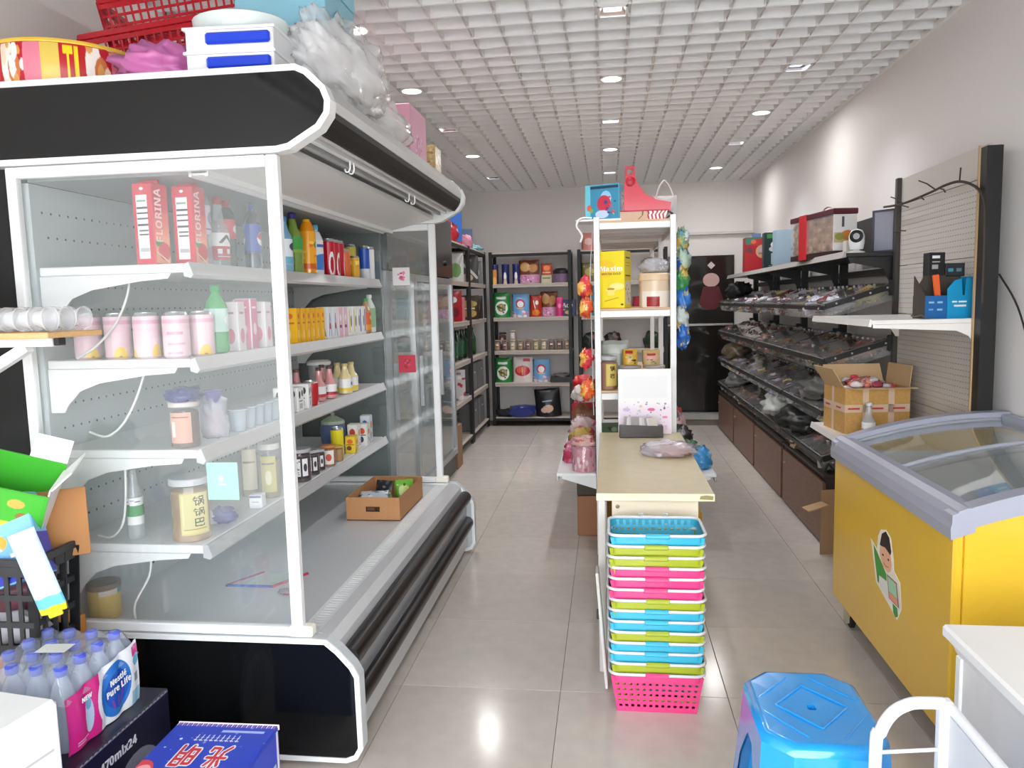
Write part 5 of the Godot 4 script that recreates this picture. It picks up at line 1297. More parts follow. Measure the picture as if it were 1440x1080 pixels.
	carton("blue_toy_box", "dusky blue open box behind the pink plush", "box", Vector3(0.2, 0.22, 0.16), rgb(84, 110, 140), picture(24, 24, rgb(90, 116, 146), []), Rect2(), Vector3(-1.55, 2.031, -8.2), 0.3, g4)
	single("toy_car", lump(Vector3(0.2, 0.09, 0.16), 86, 0.3), tmat(picture(24, 24, rgb(110, 150, 150), [["d", 9, 4, .14, [rgb(206, 150, 170), rgb(70, 90, 100)]]]), 0.5), "small teal toy car on the rack's end", "toy", Vector3(-1.50, 2.031, -8.5))
	# carton on the floor by the fridge
	var bc := thing("floor_carton", "brown carton on floor between fridge and left rack", "box", Vector3(-1.47, 0, -6.57), 0.0)
	part("body", sbox(Vector3(0.3, 0.38, 0.22), 0.003), mat(rgb(150, 116, 88), 0.85), bc)
	part("tape", spanm(Vector3(-0.151, 0.3805, -0.02), Vector3(0.151, 0.3815, 0.02)), mat(rgb(186, 160, 120), 0.4), bc)
	single("black_bundle", lump(Vector3(0.24, 0.16, 0.18), 88, 0.3), mat(rgb(36, 36, 38), 0.35), "black plastic bundle lying on the floor carton", "bundle", Vector3(-1.46, 0.383, -6.57))

# ---------------------------------------------------------------- white gondola in the middle aisle
func gondola() -> void:
	var W := rgb(240, 240, 238)
	var white := mat(rgb(232, 232, 230), 0.35)
	var wood := mat(rgb(214, 178, 140), 0.6)
	var t := thing("white_gondola", "white metal gondola rack with beige boards behind the desk", "rack", Vector3.ZERO)
	var zs := [-4.25, -5.25, -6.25]
	for z in zs:
		for x in [-0.072, 0.342]:
			var p := part("post", spanm(Vector3(x, 0, z - 0.03), Vector3(x + 0.032, 1.905, z), 0.002), white, t)
			var st := begin()
			for k in 22:
				span(st, Vector3(-0.0006 if x < 0 else 0.0326, 0.12 + k * 0.08, -0.022), Vector3(0.0 if x < 0 else 0.032, 0.15 + k * 0.08, -0.012))
			var o := part("slots", done(st), mat(rgb(60, 58, 56), 0.8), p, Vector3(x, 0, z))
			o.set_meta("kind", "stuff")
	for y in [1.885, 1.405, 0.945, 0.474]:
		for k in 2:
			if k == 1 and y == 1.405:
				continue
			var z0: float = zs[k] - 0.031
			var z1: float = zs[k + 1] + 0.001
			var b := part("shelf_board", spanm(Vector3(-0.068, y - 0.012, z0 + 0.02), Vector3(0.37, y, z1), 0.002), wood if y > 0.6 else white, t)
			part("front_lip", spanm(Vector3(-0.039, y - 0.048, z0 + 0.026), Vector3(0.341, y - 0.0125, z0 + 0.034), 0.002), white, b)
			for j in 4:
				part("stiffener", spanm(Vector3(-0.06, y - 0.036, z0 - 0.16 - j * 0.22), Vector3(0.36, y - 0.0125, z0 - 0.19 - j * 0.22), 0.003), mat(rgb(206, 205, 203), 0.4), b)
	for k in 2:
		for x in [-0.068, 0.366]:
			part("side_beam", spanm(Vector3(x, 1.835, zs[k] - 0.031), Vector3(x + 0.008, 1.87, zs[k + 1] + 0.001)), white, t)
	# low side wings
	for s in [-1, 1]:
		var x0 := -0.30 if s < 0 else 0.372
		var x1 := -0.074 if s < 0 else 0.592
		var w := part("wing_shelf", spanm(Vector3(x0, 0.455, -6.28), Vector3(x1, 0.474, -4.25), 0.003), white, t)
		part("wing_lip", spanm(Vector3(x0 if s < 0 else x1 - 0.012, 0.43, -6.28), Vector3(x0 + 0.012 if s < 0 else x1, 0.454, -4.25), 0.003), mat(rgb(176, 178, 180), 0.35, 0.4), w)
		for z in [-4.27, -5.27, -6.25]:
			part("wing_bracket", prism([Vector2(x1 if s < 0 else x0, 0.454), Vector2(x0 + 0.03 if s < 0 else x1 - 0.03, 0.454), Vector2(x0 + 0.03 if s < 0 else x1 - 0.03, 0.44), Vector2(x1 if s < 0 else x0, 0.38)], z, z - 0.004), white, t)
	# --- on top
	var y := 1.886
	var toy := carton("toy_box", "light blue toy box with window on the gondola top", "box", Vector3(0.2, 0.19, 0.12), rgb(96, 186, 204), picture(96, 90, rgb(60, 140, 170), [["r", 0, 0, .16, 1, rgb(110, 196, 210)], ["r", .16, .04, .84, .08, rgb(24, 60, 80)], ["e", .62, .4, .16, .22, rgb(150, 196, 226)], ["e", .56, .55, .2, .24, rgb(196, 50, 70)], ["e", .12, .66, .07, .09, rgb(226, 90, 70)], ["e", .18, .74, .06, .06, rgb(120, 170, 80)], ["e", .5, .86, .2, .12, rgb(190, 206, 230)], ["d", 9, 3, .04, [rgb(220, 70, 80), rgb(40, 70, 140)], .6, .3, .4, .6]]), picture(48, 90, rgb(110, 196, 212), [["e", .5, .5, .2, .3, rgb(226, 236, 236)], ["d", 14, 5, .05, [rgb(40, 60, 70), rgb(110, 196, 212)], .35, .3, .3, .4]]), Vector3(-0.005, y + 0.012, -4.37), -0.34)
	single("white_board", spanm(Vector3(-0.15, 0, -0.09), Vector3(0.1, 0.011, 0.09), 0.002), mat(rgb(236, 236, 234), 0.4), "thin white board under the toy box", "board", Vector3(-0.02, y, -4.37))
	var prof := [Vector2(-0.13, 0), Vector2(0.20, 0.0), Vector2(0.20, 0.045), Vector2(0.12, 0.062), Vector2(0.06, 0.095), Vector2(0.02, 0.15), Vector2(0.0, 0.20), Vector2(-0.045, 0.20), Vector2(-0.06, 0.14), Vector2(-0.09, 0.05)]
	var red := thing("red_scoop_bin", "red plastic scoop-shaped holder with clip on the gondola top", "holder", Vector3(0.155, y + 0.053, -4.42), 0.0)
	part("shell", prism(prof, -0.06, 0.06), mat(rgb(214, 36, 62), 0.35, 0.0, "coat"), red)
	part("clip", ring([Vector2(-0.05, 0.20), Vector2(0.005, 0.20), Vector2(0.005, 0.255), Vector2(-0.05, 0.255)], 0.013, -0.02, 0.02), mat(rgb(206, 50, 70), 0.35), red)
	part("button", lathe([Vector2(0, 0), Vector2(0.026, 0), Vector2(0.026, 0.012), Vector2(0.02, 0.016), Vector2(0, 0.016)], 20), mat(rgb(190, 26, 50), 0.35), red, Vector3(-0.022, 0.165, 0.06), Basis(Vector3.RIGHT, PI / 2))
	var chev := [["r", 0, 0, .62, 1, rgb(206, 176, 150)], ["l", .42, 1, .5, .4, .02, rgb(130, 90, 60)], ["l", .5, .4, .56, 0, .02, rgb(130, 90, 60)], ["r", .62, 0, .38, 1, W]]
	for k in 5:
		chev += [["l", .64 + k * .08, 0, .6 + k * .08, .5, .03, rgb(196, 36, 60)], ["l", .6 + k * .08, .5, .66 + k * .08, 1, .03, rgb(196, 36, 60)]]
	var bas := thing("gift_basket", "low beige basket with red chevron end on the gondola top", "basket", Vector3(0.185, y, -4.36), 0.0)
	part("basket_wall", prism([Vector2(-0.12, 0), Vector2(0.13, 0), Vector2(0.15, 0.052), Vector2(-0.16, 0.052)], -0.12, 0.07), mat(rgb(206, 180, 154), 0.7), bas)
	var st2 := begin()
	quad(st2, Vector3(-0.12, 0, 0.0706), Vector3(0.13, 0, 0.0706), Vector3(0.15, 0.052, 0.0706), Vector3(-0.16, 0.052, 0.0706))
	part("front_print", done(st2), tmat(picture(160, 40, rgb(206, 176, 150), chev), 0.6), bas)
	part("rim", spanm(Vector3(-0.165, 0.046, -0.124), Vector3(0.155, 0.0525, 0.0745), 0.002), mat(rgb(196, 50, 70), 0.5), bas)
	var wb := thing("paper_bag", "white paper bag with rope handle on the gondola top", "bag", Vector3(0.33, y, -4.50), 0.0)
	part("bag_body", pouch(0.14, 0.15, 0.1, 12), tmat(picture(48, 64, rgb(226, 224, 222), [["l", .5, .5, .8, .7, .08, rgb(60, 60, 60)], ["l", .8, .7, .5, .9, .08, rgb(60, 60, 60)]]), 0.5), wb)
	part("rope_handle", tube(curve([Vector3(-0.05, 0.14, 0), Vector3(-0.03, 0.20, 0.005), Vector3(0.0, 0.235, 0.0), Vector3(0.03, 0.20, 0.0), Vector3(0.05, 0.14, 0)], 5), 0.005, 7), mat(rgb(226, 224, 220), 0.6), wb)
	single("white_ribbon", tube(curve([Vector3(-0.08, 1.90, -4.25), Vector3(-0.14, 1.90, -4.25), Vector3(-0.165, 1.86, -4.25), Vector3(-0.14, 1.82, -4.25), Vector3(-0.135, 1.80, -4.25), Vector3(-0.145, 1.77, -4.25)], 5), 0.006, 7), mat(rgb(236, 236, 234), 0.5), "white ribbon loop hanging from the gondola's left corner", "ribbon")
	# --- upper tier
	y = 1.406
	var yel := carton("coffee_box", "tall yellow coffee mix box on the gondola's upper tier", "box", Vector3(0.145, 0.315, 0.12), rgb(240, 216, 30), picture(120, 256, rgb(242, 220, 36), [["e", .2, .3, .45, .16, rgb(246, 206, 40)], ["e", .7, .62, .3, .06, rgb(250, 236, 150)], ["e", .45, .68, .2, .03, rgb(250, 240, 200)], ["e", .45, .665, .16, .02, rgb(190, 140, 60)], ["r", .3, .68, .3, .1, rgb(250, 230, 120)], ["l", .2, .88, .75, .82, .03, rgb(190, 150, 30)], ["r", .86, .93, .1, .03, rgb(60, 50, 20)]]), picture(80, 256, rgb(242, 222, 40), [["r", .05, .52, .9, .42, rgb(226, 220, 206)], ["r", .15, .1, .7, .03, rgb(90, 76, 20)], ["r", .1, .42, .8, .025, rgb(70, 60, 20)], ["d", 26, 3, .05, [rgb(110, 100, 80), rgb(170, 160, 140)], .1, .56, .8, .34], ["r", .15, .2, .6, .01, rgb(120, 104, 30)], ["r", .15, .25, .6, .01, rgb(120, 104, 30)]]), Vector3(0.045, y, -4.345), -0.32)
	letters(yel, "Maxim", 0.027, rgb(250, 250, 246), Vector3(-0.005, 0.218, 0.061), FRONT, true, 0.001, true)
	letters(yel, "MOCHA GOLD", 0.012, rgb(120, 80, 20), Vector3(-0.005, 0.19, 0.061), FRONT, true, 0.001)
	var cj := thing("cookie_tub", "wide clear cookie tub with cream lid beside the yellow box", "tub", Vector3(0.262, y, -4.345), 0.3)
	part("tub_wall", lathe([Vector2(0, 0.0), Vector2(0.083, 0.0), Vector2(0.086, 0.01), Vector2(0.086, 0.15)], 28), tmat(picture(192, 96, rgb(224, 200, 170), [["r", .0, 0, .06, 1, rgb(190, 110, 70)], ["r", .3, .15, .42, .7, rgb(240, 230, 216)], ["r", .36, .22, .14, .3, rgb(160, 40, 36)], ["e", .45, .66, .05, .08, rgb(170, 180, 206)], ["e", .38, .7, .04, .07, rgb(190, 170, 150)], ["d", 30, 4, .02, [rgb(170, 100, 60), rgb(220, 180, 130)], 0, .1, .28, .85], ["d", 30, 6, .02, [rgb(170, 100, 60), rgb(220, 180, 130)], .74, .1, .26, .85]]), 0.25), cj, Vector3.ZERO, Basis(Vector3.UP, PI))
	part("lid", lathe([Vector2(0.086, 0.148), Vector2(0.09, 0.15), Vector2(0.09, 0.182), Vector2(0.084, 0.188), Vector2(0, 0.188)], 28), mat(rgb(226, 196, 160), 0.35), cj)
	single("clear_packet", lump(Vector3(0.16, 0.1, 0.12), 92, 0.25), tmat(picture(48, 40, rgb(170, 168, 170), [["d", 50, 7, .05, [rgb(206, 204, 206), rgb(120, 118, 122), rgb(230, 230, 232)]]]), 0.25), "silvery packet lying on the cookie tub", "packet", Vector3(0.262, y + 0.19, -4.36))
	var org := carton("orange_box", "flat orange box at the back of the upper tier", "box", Vector3(0.12, 0.03, 0.1), rgb(206, 70, 40), Rect2(), Rect2(), Vector3(0.29, 1.72, -4.95), 0.0)
	org.position.y = 1.406
	single("hanging_lamp_box", sbox(Vector3(0.1, 0.22, 0.1), 0.004), mat(rgb(110, 106, 108), 0.5), "grey box at the back of the upper tier", "box", Vector3(0.29, 1.406 + 0.0302, -4.95))
	# --- middle tier
	y = 0.946
	var ops := [["r", 0, 0, 1, 1, rgb(206, 180, 90)], ["r", .1, .05, .8, .9, rgb(214, 190, 100)]]
	ops += glyph("guo", .3, .1, .4, .22, .06, rgb(60, 44, 20))
	ops += glyph("ba", .3, .45, .4, .2, .06, rgb(60, 44, 20))
	jar("snack_jar", "clear jar of copper crisps with gold label on middle tier", 0.05, 0.19, rgb(190, 120, 80), rgb(176, 176, 176), picture(48, 96, rgb(206, 180, 90), ops), Vector3(0.0, y, -4.34), 0.5, "", 0.84)
	snack("snack_pouch", "grey green pouch behind the copper crisps jar", 0.16, 0.27, 0.05, rgb(150, 156, 146), [["r", .05, .1, .9, .2, rgb(180, 186, 174)], ["d", 16, 3, .06, [rgb(110, 130, 100), rgb(196, 200, 190)], .1, .35, .8, .5]], Vector3(0.04, y, -4.50))
	snack("snack_pouch", "yellow snack packet with red mark on middle tier", 0.085, 0.09, 0.04, rgb(216, 170, 60), [["r", .2, .1, .5, .2, rgb(176, 40, 40)], ["d", 8, 2, .09, [rgb(60, 80, 40), rgb(240, 226, 160)], .1, .4, .8, .5]], Vector3(0.125, y + 0.132, -4.42))
	snack("snack_pouch", "cream and red snack packet on middle tier", 0.1, 0.085, 0.05, rgb(206, 180, 120), [["e", .5, .5, .4, .3, rgb(226, 170, 150)], ["r", .25, .25, .5, .15, rgb(180, 40, 40)], ["d", 6, 2, .08, [rgb(90, 90, 60)], .2, .6, .6, .3]], Vector3(0.245, y + 0.132, -4.42))
	for k in 2:
		jar("biscuit_jar", "squat biscuit jar with silver lid, %s behind the print stand" % ["left one", "right one"][k], 0.062, 0.13, rgb(190, 140, 90), rgb(186, 176, 174), Rect2(), Vector3(0.125 + k * 0.135, y, -4.40), 0.0, "biscuit jars on the middle tier", 0.84)
	# hanging strips of packets
	var hp := [[-0.125, 1.53, -4.32], [-0.12, 1.42, -4.32], [-0.12, 1.13, -4.33], [-0.12, 0.95, -4.32]]
	for k in 4:
		single("hanging_packet", lump(Vector3(0.075, 0.11, 0.05), 100 + k, 0.4, 18, 12, false), tmat(picture(32, 32, [rgb(216, 60, 70), rgb(226, 90, 50)][k % 2], [["e", .5, .5, .25, .22, rgb(250, 190, 90)], ["d", 8, k, .1, [rgb(250, 220, 140), rgb(180, 30, 40), rgb(240, 130, 50)]]]), 0.3), "%s hanging packet, %s from the top on gondola's left side" % [["red", "orange"][k % 2], ["first", "second", "third", "fourth", "fifth", "sixth"][k]], "packet", Vector3(hp[k][0], hp[k][1] - 0.06, hp[k][2]), Basis.IDENTITY, "orange packets hanging on the gondola")
	single("hanger_wire", tube([Vector3(-0.08, 1.83, -4.32), Vector3(-0.095, 1.6, -4.32), Vector3(-0.09, 1.2, -4.32), Vector3(-0.085, 0.8, -4.32)], 0.003, 6), mat(rgb(200, 200, 200), 0.4), "thin wire strip carrying the orange packets", "wire")
	for k in 6:
		single("hanging_packet", lump(Vector3(0.07, 0.13, 0.05), 110 + k, 0.45, 18, 12, false), tmat(picture(32, 32, [rgb(120, 160, 130), rgb(170, 190, 170), rgb(60, 140, 80), rgb(40, 110, 190), rgb(190, 200, 200), rgb(40, 100, 180)][k], [["d", 12, 3 + k, .12, [rgb(226, 230, 230), rgb(40, 90, 170), rgb(206, 170, 90)]]]), 0.3), "%s hanging packet, %s from the top on gondola's right side" % [["pale green", "mint", "green", "blue", "white", "deep blue"][k], ["first", "second", "third", "fourth", "fifth", "sixth"][k]], "packet", Vector3(0.408 + 0.008 * (k % 2), 1.70 - k * 0.105, -4.30), Basis.IDENTITY, "blue and green packets hanging on the gondola")
	# --- on the wings
	y = 0.475
	var cd := thing("candy_drum", "clear drum of pink striped candies on the left wing", "drum", Vector3(-0.14, y, -4.34), 0.4)
	part("contents", lathe([Vector2(0, 0.0), Vector2(0.07, 0.0), Vector2(0.072, 0.13), Vector2(0.06, 0.14), Vector2(0, 0.145)], 24), tmat(picture(128, 64, rgb(206, 130, 146), [["d", 120, 4, .02, [rgb(176, 50, 80), rgb(240, 214, 220), rgb(150, 60, 70), rgb(226, 150, 170)]]]), 0.5), cd)
	part("wall", lathe([Vector2(0.074, 0.0), Vector2(0.076, 0.15), Vector2(0.07, 0.16)], 24), mat(Color(0.95, 0.93, 0.94, 0.15), 0.05, 0.0, "glass"), cd)
	part("loose_tops", lump(Vector3(0.13, 0.07, 0.13), 120, 0.35), tmat(picture(48, 32, rgb(216, 170, 160), [["d", 30, 5, .05, [rgb(190, 60, 90), rgb(240, 220, 210), rgb(170, 90, 70)]]]), 0.5), cd, Vector3(0, 0.14, 0))
	var packs := [["pink candy bag behind the candy drum", rgb(214, 130, 160), -0.19, -4.58, 0.16], ["red candy bag leaning on the left wing", rgb(190, 40, 70), -0.16, -4.75, 0.13], ["yellow and white candy bag on left wing", rgb(206, 176, 90), -0.17, -4.98, 0.17], ["white and red candy bag deep on the left wing", rgb(216, 190, 190), -0.18, -5.25, 0.2], ["brown snack box on the left wing's far part", rgb(140, 96, 70), -0.17, -5.55, 0.24], ["red and white snack bag at the left wing's end", rgb(190, 60, 60), -0.19, -5.9, 0.28]]
	var k := 0
	for p in packs:
		single("candy_bag", lump(Vector3(0.17, p[4], 0.19), 130 + k, 0.28), tmat(picture(32, 32, p[1], [["d", 14, 3 + k, .1, [rgb(236, 220, 224), (p[1] as Color).darkened(0.4), rgb(190, 60, 90)]]]), 0.35), p[0], "bag", Vector3(p[2], y, p[3]), Basis(Vector3.UP, 0.3 * k), "bags on the left wing")
		k += 1
	# stacked boxes above the wing, deep in the gondola
	var deep := [["green snack box inside the gondola's lower tier", rgb(80, 110, 76), 0.02, -4.75, 0.2, 0.475], ["brown snack carton deep in the gondola's lower tier", rgb(140, 100, 70), 0.2, -4.8, 0.16, 0.475], ["pink snack box inside the lower tier's right side", rgb(196, 110, 110), 0.28, -4.62, 0.14, 0.475]]
	for p in deep:
		carton("snack_carton", p[0], "box", Vector3(0.14, p[4], 0.16), p[1], picture(32, 32, p[1], [["d", 10, 5, .1, [(p[1] as Color).lightened(0.4), (p[1] as Color).darkened(0.4)]]]), Rect2(), Vector3(p[2], p[5], p[3]), 0.1)
	for p in [["red crab snack bag high on left wing's far end", rgb(196, 40, 46), -0.19, 0.755, -5.9], ["white snack bag stacked on the left wing's brown box", rgb(206, 196, 190), -0.18, 0.715, -5.55]]:
		single("candy_bag", lump(Vector3(0.18, 0.14, 0.2), 140 + k, 0.28), tmat(picture(32, 32, p[1], [["d", 14, k, .1, [W, rgb(60, 50, 50), rgb(200, 60, 70)]]]), 0.35), p[0], "bag", Vector3(p[2], p[3], p[4]), Basis.IDENTITY, "bags on the left wing")
		k += 1
	var rw := [["blue plastic bag at the right wing's near end", rgb(70, 150, 206), 0.51, -4.45, 0.13], ["green snack bag next to the blue bag", rgb(50, 110, 60), 0.49, -4.72, 0.12], ["dark snack bag in the middle of the right wing", rgb(60, 56, 54), 0.47, -5.05, 0.16], ["pink and white snack bag on the right wing", rgb(206, 170, 170), 0.46, -5.4, 0.2], ["red and white snack box on the right wing's far part", rgb(190, 80, 76), 0.46, -5.75, 0.22]]
	for p in rw:
		single("candy_bag", lump(Vector3(0.16, p[4], 0.22), 150 + k, 0.3), tmat(picture(32, 32, p[1], [["d", 12, k, .1, [(p[1] as Color).lightened(0.5), (p[1] as Color).darkened(0.4)]]]), 0.3), p[0], "bag", Vector3(p[2], y, p[3]), Basis.IDENTITY, "bags on the right wing")
		k += 1
	# cartons under the wings
	var bc := thing("floor_carton", "brown carton with dark top under the gondola's left wing", "box", Vector3(-0.135, 0, -4.74), 0.0)
	part("body", sbox(Vector3(0.13, 0.25, 0.26), 0.003), mat(rgb(156, 110, 80), 0.85), bc)
	part("dark_box", spanm(Vector3(-0.065, 0.256, -0.13), Vector3(0.065, 0.42, 0.13), 0.003), mat(rgb(60, 52, 36), 0.6), bc)
	single("floor_carton", sbox(Vector3(0.14, 0.12, 0.16), 0.003), mat(rgb(206, 160, 50), 0.7), "yellow box on the floor under the right wing", "box", Vector3(0.50, 0, -4.80))
	single("floor_carton", sbox(Vector3(0.22, 0.3, 0.2), 0.003), mat(rgb(160, 116, 50), 0.8), "ochre carton on floor behind the desk", "box", Vector3(0.08, 0, -4.60))

# ---------------------------------------------------------------- cream desk and shopping baskets
func desk() -> void:
	var W := rgb(240, 240, 238)
	var cream := grain(rgb(204, 186, 146), rgb(216, 200, 162), 0.02, Vector3(2, 2, 2), 0.35, 60)
	var edge := mat(rgb(232, 222, 186), 0.45)
	var t := thing("cream_desk", "narrow cream desk with chipped edge in front of gondola", "desk", Vector3.ZERO)
	part("desktop", spanm(Vector3(-0.05, 0.693, -4.20), Vector3(0.39, 0.72, -2.85), 0.002), cream, t)
	part("front_edge", spanm(Vector3(-0.0505, 0.692, -2.8495), Vector3(0.3905, 0.7205, -2.846), 0.001), edge, t)
	part("worn_chip", prism([Vector2(0.335, 0.700), Vector2(0.384, 0.698), Vector2(0.386, 0.712), Vector2(0.36, 0.716), Vector2(0.338, 0.712)], -2.8465, -2.8452), mat(rgb(150, 140, 90), 0.8), t)
	var pn := part("front_panel", spanm(Vector3(0.008, 0.10, -2.905), Vector3(0.335, 0.692, -2.885), 0.002), mat(rgb(228, 214, 190), 0.45), t)
	part("lock", lathe([Vector2(0, 0), Vector2(0.008, 0), Vector2(0.008, 0.004), Vector2(0, 0.005)], 12), mat(rgb(150, 140, 120), 0.3, 0.7), pn, Vector3(0.03, 0.66, -2.885), Basis(Vector3.RIGHT, PI / 2))
	part("side_panel", spanm(Vector3(0.31, 0.10, -4.1), Vector3(0.335, 0.692, -2.906), 0.002), mat(rgb(222, 208, 182), 0.45), t)
	for x in [-0.046]:
		for z in [-2.86, -4.18]:
			part("leg", spanm(Vector3(x, 0, z - 0.03), Vector3(x + 0.03, 0.692, z), 0.003), mat(rgb(206, 202, 194), 0.4), t)
	# plank leaning at the desk's left leg
	var pl := thing("white_plank", "white plastic plank leaning beside the basket stack", "plank", Vector3(-0.018, 0.002, -2.765), 0.0)
	var pk := part("plank_body", spanm(Vector3(-0.006, 0, -0.045), Vector3(0.006, 0.45, 0.045), 0.004), mat(rgb(222, 220, 214), 0.4), pl)
	pk.rotation.z = 0.07
	part("plank_clip", spanm(Vector3(-0.034, 0.27, 0.01), Vector3(-0.022, 0.30, 0.04), 0.002), mat(rgb(40, 40, 44), 0.5), pl)
	# print stand and card tray
	var ops := [["r", .08, .1, .84, .34, rgb(238, 237, 237)], ["v", .5, .62, rgb(244, 242, 244), rgb(240, 226, 236)], ["v", .62, 1.0, rgb(240, 226, 236), rgb(236, 216, 230)]]
	ops += [["d", 46, 5, .018, [rgb(206, 190, 220), rgb(226, 190, 206), rgb(190, 200, 190), rgb(236, 200, 190), rgb(150, 140, 150)], .05, .5, .9, .45], ["e", .62, .62, .07, .025, rgb(226, 110, 150)], ["e", .88, .74, .05, .02, rgb(230, 140, 160)], ["e", .15, .62, .07, .03, rgb(206, 190, 220)], ["e", .87, .6, .02, .02, rgb(90, 110, 110)], ["e", .42, .57, .03, .02, rgb(226, 190, 150)]]
	var ps := thing("print_board", "white board with pastel butterfly print at the desk's end", "board", Vector3(0.195, 0.722, -4.13), 0.0)
	part("board", spanm(Vector3(-0.143, 0, -0.02), Vector3(0.143, 0.355, 0.0), 0.002), mat(rgb(242, 241, 240), 0.5), ps)
	part("print", face(0.28, 0.35), tmat(picture(200, 240, rgb(242, 241, 240), ops), 0.5), ps, Vector3(0, 0.1775, 0.0006))
	var ct := thing("card_tray", "low black card tray holding grey cards on the desk", "tray", Vector3(0.17, 0.721, -4.055), 0.0)
	part("tray_body", spanm(Vector3(-0.115, 0, -0.03), Vector3(0.115, 0.062, 0.03), 0.003), mat(rgb(58, 52, 50), 0.4), ct)
	for k in 10:
		var cx: float = [-0.075, -0.07, -0.055, -0.04, -0.03, 0.015, 0.03, 0.045, 0.06, 0.07][k]
		part("card", spanm(Vector3(-0.022, 0, -0.0008), Vector3(0.022, 0.06, 0.0008)), mat([rgb(196, 186, 176), rgb(150, 140, 140), rgb(206, 206, 206)][k % 3], 0.4), ct, Vector3(cx, 0.045, -0.02 + 0.004 * k), Basis(Vector3.BACK, -0.15 + 0.04 * k))
	var fp := thing("food_pack", "clear plastic pack of brown pastries on the desk", "packet", Vector3(0.285, 0.721, -3.60), 0.1)
	part("film", lump(Vector3(0.25, 0.07, 0.24), 160, 0.25, 30, 16), mat(Color(0.9, 0.86, 0.92, 0.35), 0.12, 0.0, "glass"), fp)
	part("pastries", lump(Vector3(0.17, 0.045, 0.15), 162, 0.3), grain(rgb(140, 90, 50), rgb(196, 140, 90), 0.1, Vector3(8, 8, 8), 0.6, 61), fp, Vector3(0.01, 0.002, 0.02))
	# shopping baskets
	var cols := {"pink": rgb(226, 66, 128), "lime green": rgb(164, 174, 38), "sky blue": rgb(58, 174, 202)}
	var order := ["pink", "lime green", "sky blue", "sky blue", "lime green", "sky blue", "sky blue", "lime green", "pink", "pink", "pink", "lime green", "lime green", "sky blue"]
	var protos := {}
	for i in 14:
		var at := Vector3(0.157 + 0.003 * sin(i * 2.1), 0.0005 + i * 0.0382, -2.665 + 0.002 * cos(i * 1.7))
		var lab := "%s shopping basket, %s in the stack counting from the floor" % [order[i], ["first", "second", "third", "fourth", "fifth", "sixth", "seventh", "eighth", "ninth", "tenth", "eleventh", "twelfth", "thirteenth", "topmost"][i]]
		if protos.has(order[i]):
			var c := dup(protos[order[i]], at, 0.01 * sin(i * 3.0), lab)
		else:
			protos[order[i]] = basket(lab, mat(cols[order[i]], 0.32, 0.0, "coat"), at)

func rrect(w: float, d: float, r: float, n := 5) -> Array:
	var out := []
	for q in 4:
		var cx := (w / 2 - r) * (1 if q == 0 or q == 3 else -1)
		var cz := (d / 2 - r) * (1 if q < 2 else -1)
		for k in n + 1:
			var a := PI / 2 * (q + float(k) / n)
			out.append(Vector2(cx + r * cos(a), cz + r * sin(a)))
	return out

